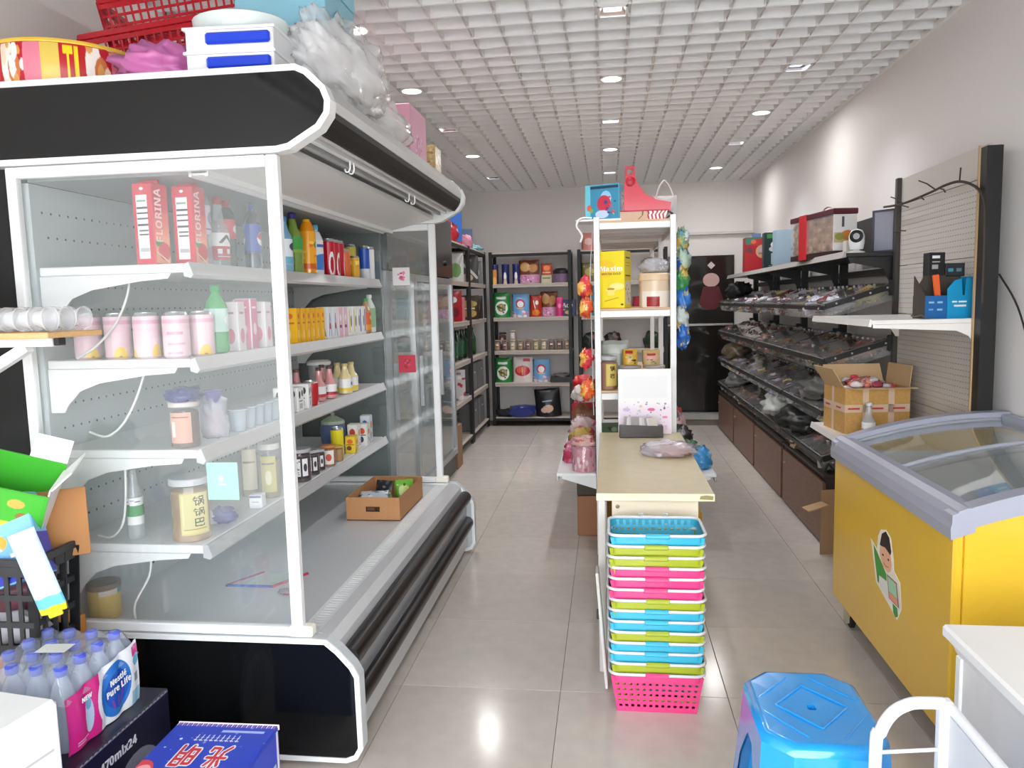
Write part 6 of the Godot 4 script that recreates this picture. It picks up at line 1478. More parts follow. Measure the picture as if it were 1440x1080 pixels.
func basket(label: String, m: Material, at: Vector3) -> Node3D:
	var t := thing("shopping_basket", label, "basket", at, 0.0, "stacked shopping baskets")
	var H := 0.155
	var bot := Vector2(0.275, 0.17)
	var top := Vector2(0.322, 0.222)
	# four walls punched with rows of square holes
	for side in 4:
		var st := begin()
		var wb: float = bot.x if side % 2 == 0 else bot.y
		var wt: float = top.x if side % 2 == 0 else top.y
		var ob: float = (bot.y if side % 2 == 0 else bot.x) / 2
		var ot: float = (top.y if side % 2 == 0 else top.x) / 2
		var bb := Basis(Vector3.UP, side * PI / 2)
		var n := 13 if side % 2 == 0 else 9
		var rows := [0.0, 0.02, 0.03, 0.044, 0.052, 0.065, 0.073, 0.086, 0.094, 0.107, 0.115, 0.126, H - 0.012]
		for j in rows.size() - 1:
			var v0: float = rows[j] / H
			var v1: float = rows[j + 1] / H
			var holes := j % 2 == 1
			for i in n * 2 + 1:
				if holes and i % 2 == 1:
					continue
				var u0 := (float(i) / (n * 2 + 1) - 0.5)
				var u1 := (float(i + 1) / (n * 2 + 1) - 0.5)
				if not holes:
					if i > 0:
						break
					u1 = 0.5
				for th in [0.0, 0.002]:
					var a := bb * Vector3(u0 * lerpf(wb, wt, v0), rows[j], lerpf(ob, ot, v0) - th)
					var b := bb * Vector3(u1 * lerpf(wb, wt, v0), rows[j], lerpf(ob, ot, v0) - th)
					var c := bb * Vector3(u1 * lerpf(wb, wt, v1), rows[j + 1], lerpf(ob, ot, v1) - th)
					var d := bb * Vector3(u0 * lerpf(wb, wt, v1), rows[j + 1], lerpf(ob, ot, v1) - th)
					if th == 0.0:
						quad(st, a, b, c, d)
					else:
						quad(st, b, a, d, c)
		part("wall", done(st), m, t)
	part("bottom", spanm(Vector3(-bot.x / 2, 0.0, -bot.y / 2), Vector3(bot.x / 2, 0.003, bot.y / 2)), m, t)
	# pale handle frame lying on the rim
	var pts := []
	for p in rrect(top.x + 0.006, top.y + 0.006, 0.035):
		pts.append(Vector3(p.x, H - 0.004, p.y))
	part("rim", tube(pts, 0.0055, 8, true), mat(rgb(214, 216, 218), 0.4), t)
	var band := []
	for p in rrect(top.x + 0.001, top.y + 0.001, 0.033):
		band.append(p)
	var st := begin()
	st.set_smooth_group(1)
	for i in band.size():
		var a: Vector2 = band[i]
		var b: Vector2 = band[(i + 1) % band.size()]
		quad(st, Vector3(b.x, H - 0.032, b.y) * Vector3(0.985, 1, 0.985), Vector3(a.x, H - 0.032, a.y) * Vector3(0.985, 1, 0.985), Vector3(a.x, H - 0.006, a.y), Vector3(b.x, H - 0.006, b.y))
	part("rim_band", done(st), m, t)
	part("grip", spanm(Vector3(-0.042, H - 0.014, top.y / 2 - 0.004), Vector3(0.042, H + 0.003, top.y / 2 + 0.010), 0.004), m, t)
	for x in [-0.05, 0.04]:
		part("hinge", tube([Vector3(x, H - 0.002, -top.y / 2 - 0.003), Vector3(x, H + 0.010, -top.y / 2 - 0.003), Vector3(x + 0.012, H + 0.010, -top.y / 2 - 0.003), Vector3(x + 0.012, H - 0.002, -top.y / 2 - 0.003)], 0.003, 6), mat(rgb(190, 194, 198), 0.4), t)
	return t

# ---------------------------------------------------------------- slanted tray rack along the right wall
func tray_rack() -> void:
	var W := rgb(240, 240, 238)
	var black := mat(rgb(30, 29, 28), 0.4)
	var t := thing("tray_rack", "long black wall rack of slanted bulk food trays", "rack", Vector3.ZERO)
	var zs := [-4.5, -5.55, -6.6, -7.65, -8.7]
	var tiers := [1.385, 1.075, 0.775, 0.505]
	var ang := 0.29
	for z in zs:
		part("post", spanm(Vector3(1.60, 0.0, z - 0.02), Vector3(1.65, 1.76, z + 0.02), 0.002), black, t)
		for y in tiers:
			var st := begin()
			bar(st, Vector3(1.222, y, z), Vector3(1.60, y + 0.113, z), 0.03, 0.018)
			bx(st, Vector3(1.585, y + 0.10, z), Vector3(0.05, 0.09, 0.022), 0.004)
			var a := part("arm", done(st), black, t)
			st = begin()
			for k in 4:
				lat(st, [Vector2(0, 0), Vector2(0.006, 0), Vector2(0.005, 0.004), Vector2(0, 0.004)], 8, Vector3(1.28 + k * 0.09, y + 0.017 + k * 0.027, z + 0.009), Basis(Vector3.RIGHT, PI / 2))
			var o := part("bolts", done(st), mat(rgb(206, 204, 200), 0.3, 0.6), a)
			o.set_meta("kind", "stuff")
	for k in 4:
		for y in tiers:
			part("rail", spanm(Vector3(1.216, y - 0.02, zs[k + 1] + 0.012), Vector3(1.226, y + 0.004, zs[k] - 0.012)), black, t)
			part("rail", spanm(Vector3(1.586, y + 0.09, zs[k + 1] + 0.024), Vector3(1.596, y + 0.12, zs[k] - 0.024)), black, t)
		var b := part("top_shelf", spanm(Vector3(1.33, 1.66, zs[k + 1] + 0.004), Vector3(1.655, 1.682, zs[k] - 0.004), 0.002), black, t)
		part("price_strip", prism([Vector2(1.31, 1.655), Vector2(1.331, 1.66), Vector2(1.331, 1.688), Vector2(1.322, 1.692)], zs[k + 1] + 0.006, zs[k] - 0.006), mat(rgb(178, 174, 170), 0.35), b)
		part("shelf_bracket", prism([Vector2(1.6, 1.658), Vector2(1.35, 1.658), Vector2(1.36, 1.63), Vector2(1.54, 1.59), Vector2(1.58, 1.50), Vector2(1.6, 1.50)], zs[k] - 0.03, zs[k] - 0.036), black, t)
		part("back_rail", spanm(Vector3(1.625, 1.56, zs[k + 1] + 0.021), Vector3(1.645, 1.60, zs[k] - 0.021)), black, t)
	part("header_panel", spanm(Vector3(1.655, 1.683, -5.4), Vector3(1.675, 1.93, -4.5), 0.002), black, t)
	# trays: clear open bins lying on the arms
	var clear := mat(Color(0.86, 0.87, 0.86, 0.14), 0.06, 0.0, "glass")
	var basis := Basis(Vector3.BACK, ang)
	var tn := ["top", "second", "third", "lowest"]
	var od := ["first", "second", "third", "fourth", "fifth", "sixth", "seventh", "eighth"]
	var tones := [
		[[rgb(186, 184, 192), "silvery"], [rgb(186, 170, 116), "cream"], [rgb(110, 46, 52), "maroon"], [rgb(160, 156, 172), "pale violet"]],
		[[rgb(140, 100, 76), "brown"], [rgb(150, 104, 94), "dull pink"], [rgb(120, 118, 90), "olive"], [rgb(84, 68, 58), "dark brown"]]]
	var packs := []
	for k in 6:
		packs.append(lump(Vector3(0.135, 0.105, 0.17), 200 + k, 0.36, 18, 12))
	var goods := []
	for ti in 2:
		var row := []
		for ci in 4:
			var c: Color = tones[ti][ci][0]
			row.append(tmat(picture(48, 48, c, [["d", 16, ci + ti * 9, .08, [c.lightened(0.5), c.darkened(0.45), [rgb(230, 226, 232), rgb(196, 136, 80), rgb(130, 130, 120), rgb(150, 60, 60)][(ci + ti) % 4]]], ["l", .1, .3, .9, .5, .05, c.lightened(0.6)], ["l", .2, .8, .8, .65, .04, c.lightened(0.7)]]), 0.22))
		goods.append(row)
	var proto := {}
	for ti in 4:
		for s in 4:
			for half in 2:
				var zc: float = zs[s] - 0.275 - half * 0.5
				var w := 0.47
				var dpt := 0.355
				var hgt := 0.095
				var idx := s * 2 + half
				var at := Vector3(1.226, tiers[ti] + 0.016, zc)
				var lab := "slanted clear food tray, %s from the pegboard on %s tier" % [od[idx], tn[ti]]
				var key := "c"
				if proto.has(key):
					var c := dup(proto[key], at, 0.0, lab)
					c.basis = basis
				else:
					var tr := thing("food_tray", lab, "tray", at, 0.0, "slanted food trays")
					tr.basis = basis
					var m: Material = clear
					var st := begin()
					span(st, Vector3(0.004, -hgt, -w / 2 + 0.004), Vector3(dpt, -hgt + 0.004, w / 2 - 0.004))
					part("tray_floor", done(st), m, tr)
					part("front_wall", spanm(Vector3(0, -hgt, -w / 2), Vector3(0.004, 0.0, w / 2), 0.001), m, tr)
					part("back_wall", spanm(Vector3(dpt - 0.004, -hgt + 0.004, -w / 2 + 0.004), Vector3(dpt, 0.0, w / 2 - 0.004)), m, tr)
					for sg in [-1, 1]:
						part("side_wall", spanm(Vector3(0.004, -hgt + 0.004, sg * w / 2 - 0.002), Vector3(dpt, 0.0, sg * w / 2 + 0.002)), m, tr)
					part("rim", ring([Vector2(-0.006, -w / 2 - 0.006), Vector2(dpt, -w / 2 - 0.006), Vector2(dpt, w / 2 + 0.006), Vector2(-0.006, w / 2 + 0.006)], 0.010, 0.0, 0.005), mat(rgb(150, 150, 148), 0.2), tr, Vector3.ZERO, Basis(Vector3.RIGHT, Vector3.BACK, Vector3.DOWN))
					if true:
						var cov := part("cover", spanm(Vector3(0.004, 0.006, -w / 2), Vector3(dpt, 0.009, w / 2)), mat(Color(0.62, 0.63, 0.63, 0.34), 0.08, 0.0, "glass"), tr)
						for j in 5:
							part("knob", lathe([Vector2(0, 0), Vector2(0.007, 0), Vector2(0.008, 0.008), Vector2(0, 0.011)], 8), mat(rgb(206, 206, 204), 0.3), cov, Vector3(dpt - 0.05, 0.009, (j - 2) * 0.09))
					proto[key] = tr
				# wrapped goods heaped in the tray
				var n := 6
				for k in n:
					var ci := (k * 5 + idx * 3 + ti / 2) % 4
					var tone: Array = tones[ti % 2][ci]
					var p := Vector3(0.085 + (k % 2) * 0.17 + rng.randf_range(-0.02, 0.02), -hgt + 0.006 + rng.randf() * 0.012, (0.5 - float(k / 2) / 2.0) * (w - 0.17) + rng.randf_range(-0.01, 0.01))
					single("snack_pack", packs[(k + idx + ti) % 6], goods[ti % 2][ci], "%s snack pack, %s %s, in %s tray from the pegboard, %s tier" % [tone[1], ["front", "rear"][k % 2], ["near", "middle", "far"][k / 2], od[idx], tn[ti]], "packet", at + basis * p, basis * Basis(Vector3.UP, PI / 2 + rng.randf_range(-0.4, 0.4)), "snack packs in the slanted trays")
	# loose bags over the lower tiers
	var dark := mat(rgb(44, 45, 43), 0.3)
	for b in [["pale grey plastic bag spilling over the lowest tier", rgb(176, 178, 172), Vector3(1.33, 0.58, -6.0), Vector3(0.26, 0.16, 0.5), 230], ["grey plastic bag draped on third tier by the carton", rgb(110, 110, 106), Vector3(1.36, 0.845, -4.95), Vector3(0.28, 0.12, 0.5), 232], ["black plastic bag bulging from the lowest tier's middle", rgb(40, 41, 40), Vector3(1.33, 0.57, -5.35), Vector3(0.3, 0.16, 0.55), 234], ["brown paper bag at the far end of third tier", rgb(120, 104, 84), Vector3(1.36, 0.845, -8.2), Vector3(0.26, 0.16, 0.4), 236], ["dark bundle on the top tier's far end", rgb(34, 36, 36), Vector3(1.40, 1.46, -8.3), Vector3(0.24, 0.17, 0.4), 238], ["grey plastic bag at the far end of the lowest tier", rgb(120, 120, 116), Vector3(1.36, 0.57, -8.0), Vector3(0.26, 0.16, 0.5), 240]]:
		var o := single("plastic_bag", lump(b[3], b[4], 0.32, 26, 16), mat(b[1], 0.3), b[0], "bag", b[2], basis)
	# low brown cabinets
	for k in 4:
		var z0: float = zs[k] + 0.04 - (0.02 if k > 0 else 0.0)
		var z1: float = zs[k + 1] + 0.04
		var c := thing("low_cabinet", "brown low cabinet under the trays, %s from the freezer" % ["first", "second", "third", "farthest"][k], "cabinet", Vector3.ZERO, 0.0, "brown low cabinets")
		part("body", spanm(Vector3(1.236, 0.0, z1), Vector3(1.598, 0.405, z0), 0.003), mat(rgb(40, 30, 26), 0.6), c)
		var wood := grain(rgb(106, 74, 58), rgb(132, 94, 74), 0.03, Vector3(1.0, 6.0, 1.0), 0.4, 70 + k)
		part("door", spanm(Vector3(1.22, 0.015, z1 + 0.03), Vector3(1.2358, 0.375, z0 - 0.012), 0.002), wood, c)
		part("top_board", spanm(Vector3(1.222, 0.4055, z1 + 0.004), Vector3(1.598, 0.42, z0 - 0.004), 0.002), mat(rgb(52, 44, 40), 0.5), c)
		part("knob", lathe([Vector2(0, 0), Vector2(0.006, 0), Vector2(0.006, 0.01), Vector2(0.011, 0.014), Vector2(0, 0.018)], 10), mat(rgb(176, 140, 110), 0.4), c, Vector3(1.2198, 0.30, z1 + 0.12), Basis(Vector3.BACK, PI / 2))
	single("crumpled_paper", lump(Vector3(0.09, 0.1, 0.1), 250, 0.4), mat(rgb(196, 176, 140), 0.8), "crumpled cream paper on the edge of low cabinet", "paper", Vector3(1.275, 0.4205, -5.30))
	var cup := thing("white_cup", "small white cup lying on the nearest low cabinet", "cup", Vector3(1.27, 0.4205, -4.68), 0.4)
	part("cup_wall", lathe([Vector2(0, 0.0), Vector2(0.024, 0.0), Vector2(0.03, 0.055), Vector2(0.028, 0.055), Vector2(0.022, 0.004), Vector2(0, 0.004)], 16), mat(rgb(206, 196, 190), 0.4), cup)
	part("cup_lid", lathe([Vector2(0.031, 0.053), Vector2(0.031, 0.058), Vector2(0, 0.06)], 16), mat(rgb(216, 206, 200), 0.4), cup)
	single("black_strap", tube(curve([Vector3(1.30, 0.425, -4.55), Vector3(1.27, 0.47, -4.53), Vector3(1.25, 0.46, -4.52), Vector3(1.25, 0.425, -4.53)], 6), 0.008, 7), mat(rgb(50, 50, 50), 0.5), "black strap loop on the nearest low cabinet", "strap")
	var cf := thing("carton_scrap", "folded cardboard scrap wedged beside the freezer", "cardboard", Vector3(1.205, 0.0, -4.30), 0.2)
	part("standing_flap", spanm(Vector3(-0.03, 0, -0.03), Vector3(0.06, 0.37, -0.024)), mat(rgb(166, 132, 96), 0.85), cf)
	part("folded_flap", spanm(Vector3(-0.07, 0.3, -0.023), Vector3(0.05, 0.306, 0.06)), mat(rgb(176, 142, 104), 0.85), cf, Vector3.ZERO, Basis(Vector3.BACK, 0.25))
	# goods on the black top shelf
	var y := 1.6835
	var rb := carton("gift_bag_box", "red gift box with round emblem and green top", "box", Vector3(0.26, 0.34, 0.14), rgb(176, 24, 34), picture(96, 120, rgb(186, 26, 38), [["r", 0, 0, 1, .2, rgb(60, 130, 110)], ["e", .5, .14, .3, .1, rgb(200, 50, 50)], ["e", .3, .12, .1, .06, rgb(226, 120, 60)], ["e", .62, .4, .24, .19, rgb(216, 170, 140)], ["e", .62, .36, .1, .06, rgb(190, 190, 220)], ["e", .15, .36, .12, .08, rgb(110, 60, 70)], ["r", .48, .44, .28, .05, rgb(180, 120, 90)]]), picture(40, 120, rgb(170, 22, 34), [["r", 0, 0, 1, .2, rgb(60, 130, 110)]]), Vector3(1.46, y, -7.75), 0.0)
	part("pull_tab", spanm(Vector3(-0.05, 0.34, -0.01), Vector3(0.03, 0.38, 0.01), 0.003), mat(rgb(110, 150, 200), 0.5), rb)
	carton("tea_box", "slim dark green box with white figure print", "box", Vector3(0.15, 0.33, 0.1), rgb(22, 50, 52), picture(64, 120, rgb(20, 44, 46), [["r", .15, .04, .6, .12, rgb(60, 150, 70)], ["e", .5, .32, .14, .07, W], ["e", .5, .44, .24, .07, rgb(206, 206, 200)], ["r", .4, .55, .2, .3, rgb(190, 196, 196)], ["r", .25, .88, .5, .03, rgb(140, 150, 150)]]), Rect2(), Vector3(1.46, y, -7.1), 0.0)
	carton("pale_blue_box", "plain pale blue box behind the clear gift pack", "box", Vector3(0.16, 0.32, 0.12), rgb(160, 186, 204), Rect2(), Rect2(), Vector3(1.48, y, -6.72), 0.0)
	var gp := thing("gift_pack", "large clear gift pack of dates with maroon lid and red band", "gift pack", Vector3(1.385, y, -5.21), 0.18)
	part("base_tray", spanm(Vector3(-0.075, 0, -0.31), Vector3(0.075, 0.035, 0.31), 0.004), mat(rgb(46, 18, 20), 0.35), gp)
	part("lid", spanm(Vector3(-0.078, 0.255, -0.315), Vector3(0.078, 0.29, 0.315), 0.004), mat(rgb(84, 24, 36), 0.35), gp)
	part("contents", spanm(Vector3(-0.055, 0.036, -0.30), Vector3(0.065, 0.25, 0.30), 0.01), grain(rgb(140, 96, 56), rgb(206, 156, 96), 0.12, Vector3(2.4, 2.4, 2.4), 0.6, 80), gp)
	for k in 40:
		var r := RandomNumberGenerator.new()
		r.seed = 900 + k
		part("date", lathe([Vector2(0, -0.026), Vector2(0.015, -0.02), Vector2(0.02, 0), Vector2(0.015, 0.02), Vector2(0, 0.026)], 8), mat([rgb(176, 126, 74), rgb(150, 100, 58), rgb(196, 150, 96)][k % 3], 0.5), gp, Vector3(-0.052, 0.062 + (k / 10) * 0.055, 0.27 - (k % 10) * 0.06), Basis(Vector3.RIGHT, r.randf() * 3.0))
	part("window_wall", spanm(Vector3(-0.076, 0.036, -0.305), Vector3(-0.0745, 0.254, 0.305)), mat(Color(0.9, 0.9, 0.9, 0.12), 0.04, 0.0, "glass"), gp)
	part("red_band", spanm(Vector3(-0.08, 0.0, -0.17), Vector3(0.08, 0.293, -0.06), 0.002), mat(rgb(206, 28, 40), 0.4), gp)
	part("end_panel", spanm(Vector3(-0.073, 0.036, 0.3), Vector3(0.073, 0.254, 0.308), 0.001), mat(rgb(226, 224, 220), 0.5), gp)
	part("end_print", face(0.14, 0.21), tmat(picture(64, 96, rgb(228, 226, 222), [["r", .35, .06, .12, .3, rgb(80, 80, 86)], ["r", 0, .5, 1, .3, rgb(200, 176, 130)], ["e", .62, .58, .3, .14, rgb(206, 130, 60)], ["e", .25, .62, .2, .1, rgb(150, 150, 80)]]), 0.5), gp, Vector3(0, 0.145, 0.3086))
	part("carry_handle", tube(curve([Vector3(0, 0.288, 0.16), Vector3(0, 0.315, 0.13), Vector3(0, 0.325, 0.08), Vector3(0, 0.315, 0.03), Vector3(0, 0.288, 0.0)], 5), 0.006, 7), mat(rgb(196, 170, 160), 0.5), gp)
	single("small_white_box", sbox(Vector3(0.08, 0.085, 0.06), 0.003), mat(rgb(206, 202, 190), 0.5), "small off-white box before the clear gift pack", "box", Vector3(1.445, y, -4.80))
	# glass frame, camera and cables at the shelf's near end
	var fr := thing("glass_plaque", "small blue-grey framed glass plate leaning on pegboard side", "frame", Vector3(1.56, y, -4.60), -0.9)
	part("frame", ring([Vector2(-0.07, 0), Vector2(0.07, 0), Vector2(0.07, 0.24), Vector2(-0.07, 0.24)], 0.012, -0.006, 0.006), mat(rgb(66, 70, 84), 0.3), fr)
	part("plate", spanm(Vector3(-0.059, 0.011, -0.002), Vector3(0.059, 0.229, 0.002)), mat(rgb(150, 152, 164), 0.1), fr)
	var cm := thing("security_camera", "white ball security camera with black lens on shelf", "camera", Vector3(1.42, y, -4.62), -0.35)
	part("foot", lathe([Vector2(0, 0), Vector2(0.045, 0), Vector2(0.045, 0.01), Vector2(0.015, 0.018), Vector2(0.012, 0.03)], 20), mat(W, 0.35), cm)
	part("shell", lathe([Vector2(0, 0.02), Vector2(0.035, 0.024), Vector2(0.042, 0.06), Vector2(0.042, 0.10), Vector2(0.03, 0.13), Vector2(0, 0.14)], 20), mat(W, 0.3), cm)
	part("lens", lathe([Vector2(0, 0), Vector2(0.034, 0), Vector2(0.036, 0.006), Vector2(0.022, 0.012), Vector2(0.018, 0.006), Vector2(0, 0.006)], 20), mat(rgb(46, 48, 50), 0.15), cm, Vector3(0, 0.095, 0.036), Basis(Vector3.RIGHT, PI / 2))
	single("white_tray_mat", spanm(Vector3(-0.07, 0, -0.12), Vector3(0.07, 0.006, 0.12), 0.002), mat(rgb(206, 206, 204), 0.5), "flat white plate lying behind the security camera", "plate", Vector3(1.42, y, -4.82))

# ---------------------------------------------------------------- pegboard bay between rack and freezer
func pegboard() -> void:
	var W := rgb(240, 240, 238)
	var board := mat(rgb(208, 202, 193), 0.55)
	var t := thing("pegboard_bay", "beige perforated gondola bay with black upright by freezer", "shelf unit", Vector3.ZERO)
	var ys := [0.50, 0.88, 1.34, 1.60, 1.93, 2.07]
	for k in 5:
		var p := part("back_panel", spanm(Vector3(1.598, ys[k] + 0.0015, -4.455), Vector3(1.612, ys[k + 1] - 0.0015, -3.503), 0.001), board, t)
		if k < 4:
			var st := begin()
			var y: float = ys[k] + 0.03
			while y < ys[k + 1] - 0.015:
				for j in 36:
					span(st, Vector3(1.5974, y, -4.44 + j * 0.026), Vector3(1.598, y + 0.004, -4.427 + j * 0.026))
				y += 0.026
			var o := part("punched_slots", done(st), mat(rgb(160, 152, 142), 0.8), p)
			o.set_meta("kind", "stuff")
	part("upright", spanm(Vector3(1.565, 0.0, -3.50), Vector3(1.628, 2.05, -3.44), 0.002), mat(rgb(17, 16, 16), 0.45), t)
	part("upright", spanm(Vector3(1.575, 0.0, -4.49), Vector3(1.60, 2.075, -4.458), 0.002), mat(rgb(60, 56, 52), 0.4), t)
	part("edge_strip", spanm(Vector3(1.558, 0.0, -3.506), Vector3(1.5655, 2.06, -3.495)), mat(rgb(190, 160, 120), 0.6), t)
	for s in [[1.335, 1.142], [0.735, 1.142]]:
		var y: float = s[0]
		var white := mat(rgb(236, 232, 226), 0.35)
		var sh := part("shelf", spanm(Vector3(1.15, y - 0.02, -4.44), Vector3(1.597, y, -3.51), 0.002), white, t)
		part("shelf_lip", prism([Vector2(1.142, y + 0.003), Vector2(1.1495, y + 0.003), Vector2(1.1495, y - 0.03), Vector2(1.135, y - 0.028)], -4.44, -3.51), white, sh)
		for z in [-3.512, -4.436]:
			part("bracket", prism([Vector2(1.155, y - 0.0205), Vector2(1.597, y - 0.0205), Vector2(1.597, y - 0.12), Vector2(1.58, y - 0.12), Vector2(1.55, y - 0.075), Vector2(1.50, y - 0.052), Vector2(1.155, y - 0.034)], z, z + 0.004), white, sh)
	# blue display box with tools
	var bb := thing("display_box", "bright blue cut-out display box on the white shelf", "box", Vector3(1.485, 1.3355, -3.62), 0.12)
	var blue := mat(rgb(16, 150, 200), 0.45)
	var blue2 := mat(rgb(14, 96, 160), 0.45)
	var inner := mat(rgb(70, 62, 54), 0.7)
	part("front_wall", prism([Vector2(-0.01, 0), Vector2(0.105, 0), Vector2(0.105, 0.175), Vector2(0.072, 0.175), Vector2(0.066, 0.10), Vector2(0.056, 0.10), Vector2(0.05, 0.172), Vector2(0.02, 0.165), Vector2(-0.01, 0.13)], 0.05, 0.054), blue, bb)
	part("left_front", prism([Vector2(-0.105, 0), Vector2(-0.011, 0), Vector2(-0.011, 0.10), Vector2(-0.105, 0.10)], 0.05, 0.054), blue2, bb)
	part("back_wall", prism([Vector2(-0.105, 0), Vector2(0.105, 0), Vector2(0.105, 0.19), Vector2(-0.06, 0.19), Vector2(-0.105, 0.10)], -0.054, -0.05), inner, bb)
	part("side_wall", spanm(Vector3(0.101, 0, -0.05), Vector3(0.105, 0.18, 0.05)), blue, bb)
	part("side_wall", prism([Vector2(-0.05, 0), Vector2(0.05, 0), Vector2(0.05, 0.10), Vector2(-0.05, 0.19)], 0, 0.004), inner, bb, Vector3(-0.101, 0, 0), Basis(Vector3.FORWARD * -1, Vector3.UP, Vector3.LEFT))
	part("floor_panel", spanm(Vector3(-0.1, 0, -0.05), Vector3(0.1, 0.004, 0.05)), inner, bb)
	part("front_print", face(0.09, 0.05), tmat(picture(64, 36, rgb(16, 150, 200), [["r", .1, .2, .25, .14, W], ["r", .42, .2, .4, .14, W], ["r", .2, .55, .6, .18, W]]), 0.45), bb, Vector3(0.048, 0.06, 0.0545))
	part("left_print", face(0.08, 0.07), tmat(picture(48, 42, rgb(14, 96, 160), [["r", .1, .15, .3, .12, rgb(150, 190, 216)], ["r", .55, .15, .3, .12, rgb(150, 190, 216)], ["r", .1, .6, .25, .1, rgb(120, 170, 206)], ["r", .55, .6, .3, .12, rgb(150, 190, 216)]]), 0.45), bb, Vector3(-0.057, 0.05, 0.0545))
	single("orange_tool", spanm(Vector3(-0.014, 0, -0.006), Vector3(0.014, 0.19, 0.006), 0.004), mat(rgb(232, 96, 30), 0.4), "orange boxed tool standing in the blue display box", "tool", Vector3(1.47, 1.340, -3.61), Basis(Vector3.BACK, 0.12))
	var kb := carton("black_box", "small black box with white print in display box", "box", Vector3(0.075, 0.11, 0.05), rgb(34, 34, 36), picture(48, 64, rgb(34, 34, 36), [["r", .2, .12, .5, .14, W], ["r", .2, .36, .5, .05, rgb(190, 190, 190)], ["r", .2, .5, .4, .2, rgb(170, 170, 170)]]), Rect2(), Vector3(1.475, 1.52, -3.70), 0.1)
	carton("black_box", "low black box with blue stickers behind the orange tool", "box", Vector3(0.085, 0.06, 0.05), rgb(44, 46, 50), picture(48, 32, rgb(44, 46, 50), [["r", .1, .4, .3, .3, rgb(60, 150, 180)], ["r", .55, .4, .3, .3, rgb(90, 140, 150)]]), Rect2(), Vector3(1.555, 1.52, -3.70), 0.1)
	single("wire_scrap", tube(curve([Vector3(1.38, 1.340, -3.53), Vector3(1.36, 1.352, -3.53), Vector3(1.345, 1.345, -3.55), Vector3(1.33, 1.352, -3.56)], 4), 0.004, 6), mat(rgb(90, 84, 76), 0.6), "twisted wire scrap on the white shelf", "wire")
	# dry twig along the top of the pegboard
	var tw := thing("dry_twig", "bare dark twig arching across the pegboard", "twig", Vector3.ZERO)
	var bark := mat(rgb(62, 54, 46), 0.8)
	part("main_stem", tube(curve([Vector3(1.563, 1.40, -3.43), Vector3(1.558, 1.72, -3.425), Vector3(1.555, 1.84, -3.445), Vector3(1.55, 1.895, -3.51), Vector3(1.55, 1.935, -3.65), Vector3(1.55, 1.94, -3.80), Vector3(1.55, 1.93, -3.96), Vector3(1.55, 1.92, -4.30), Vector3(1.55, 1.935, -4.58)], 5), 0.006, 6), bark, tw)
	for s in [[Vector3(1.55, 1.935, -3.65), Vector3(1.54, 1.99, -3.62)], [Vector3(1.55, 1.935, -3.90), Vector3(1.53, 2.0, -4.05)], [Vector3(1.55, 1.93, -3.84), Vector3(1.52, 1.90, -3.72)], [Vector3(1.55, 1.925, -4.1), Vector3(1.53, 1.90, -3.98)], [Vector3(1.55, 1.92, -4.3), Vector3(1.53, 1.97, -4.42)], [Vector3(1.55, 1.92, -4.4), Vector3(1.54, 1.89, -4.2)], [Vector3(1.55, 1.78, -4.42), Vector3(1.53, 1.77, -4.2)]]:
		part("side_twig", tube([s[0], (s[0] + s[1]) / 2 + Vector3(0, 0.006, 0), s[1]], 0.0035, 5), bark, tw)
	single("wall_cable", tube(curve([Vector3(1.63, 1.52, -3.44), Vector3(1.66, 1.38, -3.34), Vector3(1.672, 1.15, -3.22), Vector3(1.678, 0.98, -3.1)], 6), 0.004, 6), mat(rgb(30, 30, 30), 0.5), "thin black cable hanging down the wall behind freezer", "cable")
	single("shelf_cable", tube(curve([Vector3(1.60, 1.93, -4.50), Vector3(1.64, 1.90, -4.7), Vector3(1.66, 1.86, -5.1), Vector3(1.665, 1.84, -5.4)], 6), 0.003, 6), mat(rgb(50, 48, 46), 0.5), "thin cable running from pegboard along the wall", "cable")
	# carton of wrapped sweets on the lower shelf
	var tan := grain(rgb(186, 138, 70), rgb(204, 158, 88), 0.05, Vector3(3, 3, 3), 0.8, 90)
	var inn := mat(rgb(196, 164, 122), 0.85)
	var cx := thing("sweets_carton", "open taped brown carton full of wrapped sweets", "box", Vector3(1.355, 0.736, -4.20), 0.10)
	var w := 0.33
	var d := 0.28
	var h := 0.235
	part("floor_panel", spanm(Vector3(-w / 2, 0, -d / 2), Vector3(w / 2, 0.004, d / 2)), tan, cx)
	part("front_wall", spanm(Vector3(-w / 2, 0.004, d / 2 - 0.004), Vector3(w / 2, h, d / 2)), tan, cx)
	part("back_wall", spanm(Vector3(-w / 2, 0.004, -d / 2), Vector3(w / 2, h, -d / 2 + 0.004)), tan, cx)
	part("side_wall", spanm(Vector3(-w / 2, 0.004, -d / 2 + 0.004), Vector3(-w / 2 + 0.004, h, d / 2 - 0.004)), tan, cx)
	part("side_wall", spanm(Vector3(w / 2 - 0.004, 0.004, -d / 2 + 0.004), Vector3(w / 2, h, d / 2 - 0.004)), tan, cx)
	part("flap", spanm(Vector3(-0.002, 0, -d / 2 + 0.01), Vector3(0.002, 0.12, d / 2 - 0.01)), inn, cx, Vector3(-w / 2, h, 0), Basis(Vector3.BACK, 0.55))
	part("flap", spanm(Vector3(-w / 2 + 0.01, 0, -0.002), Vector3(w / 2 - 0.01, 0.11, 0.002)), inn, cx, Vector3(0, h, -d / 2), Basis(Vector3.RIGHT, -0.5))
	part("flap", spanm(Vector3(-0.002, 0, -d / 2 + 0.01), Vector3(0.002, 0.11, d / 2 - 0.01)), inn, cx, Vector3(w / 2, h, 0), Basis(Vector3.BACK, -0.1))
	part("flap", spanm(Vector3(-w / 2 + 0.01, 0, -0.002), Vector3(w / 2 - 0.01, 0.1, 0.002)), inn, cx, Vector3(0, h, d / 2), Basis(Vector3.RIGHT, 1.5))
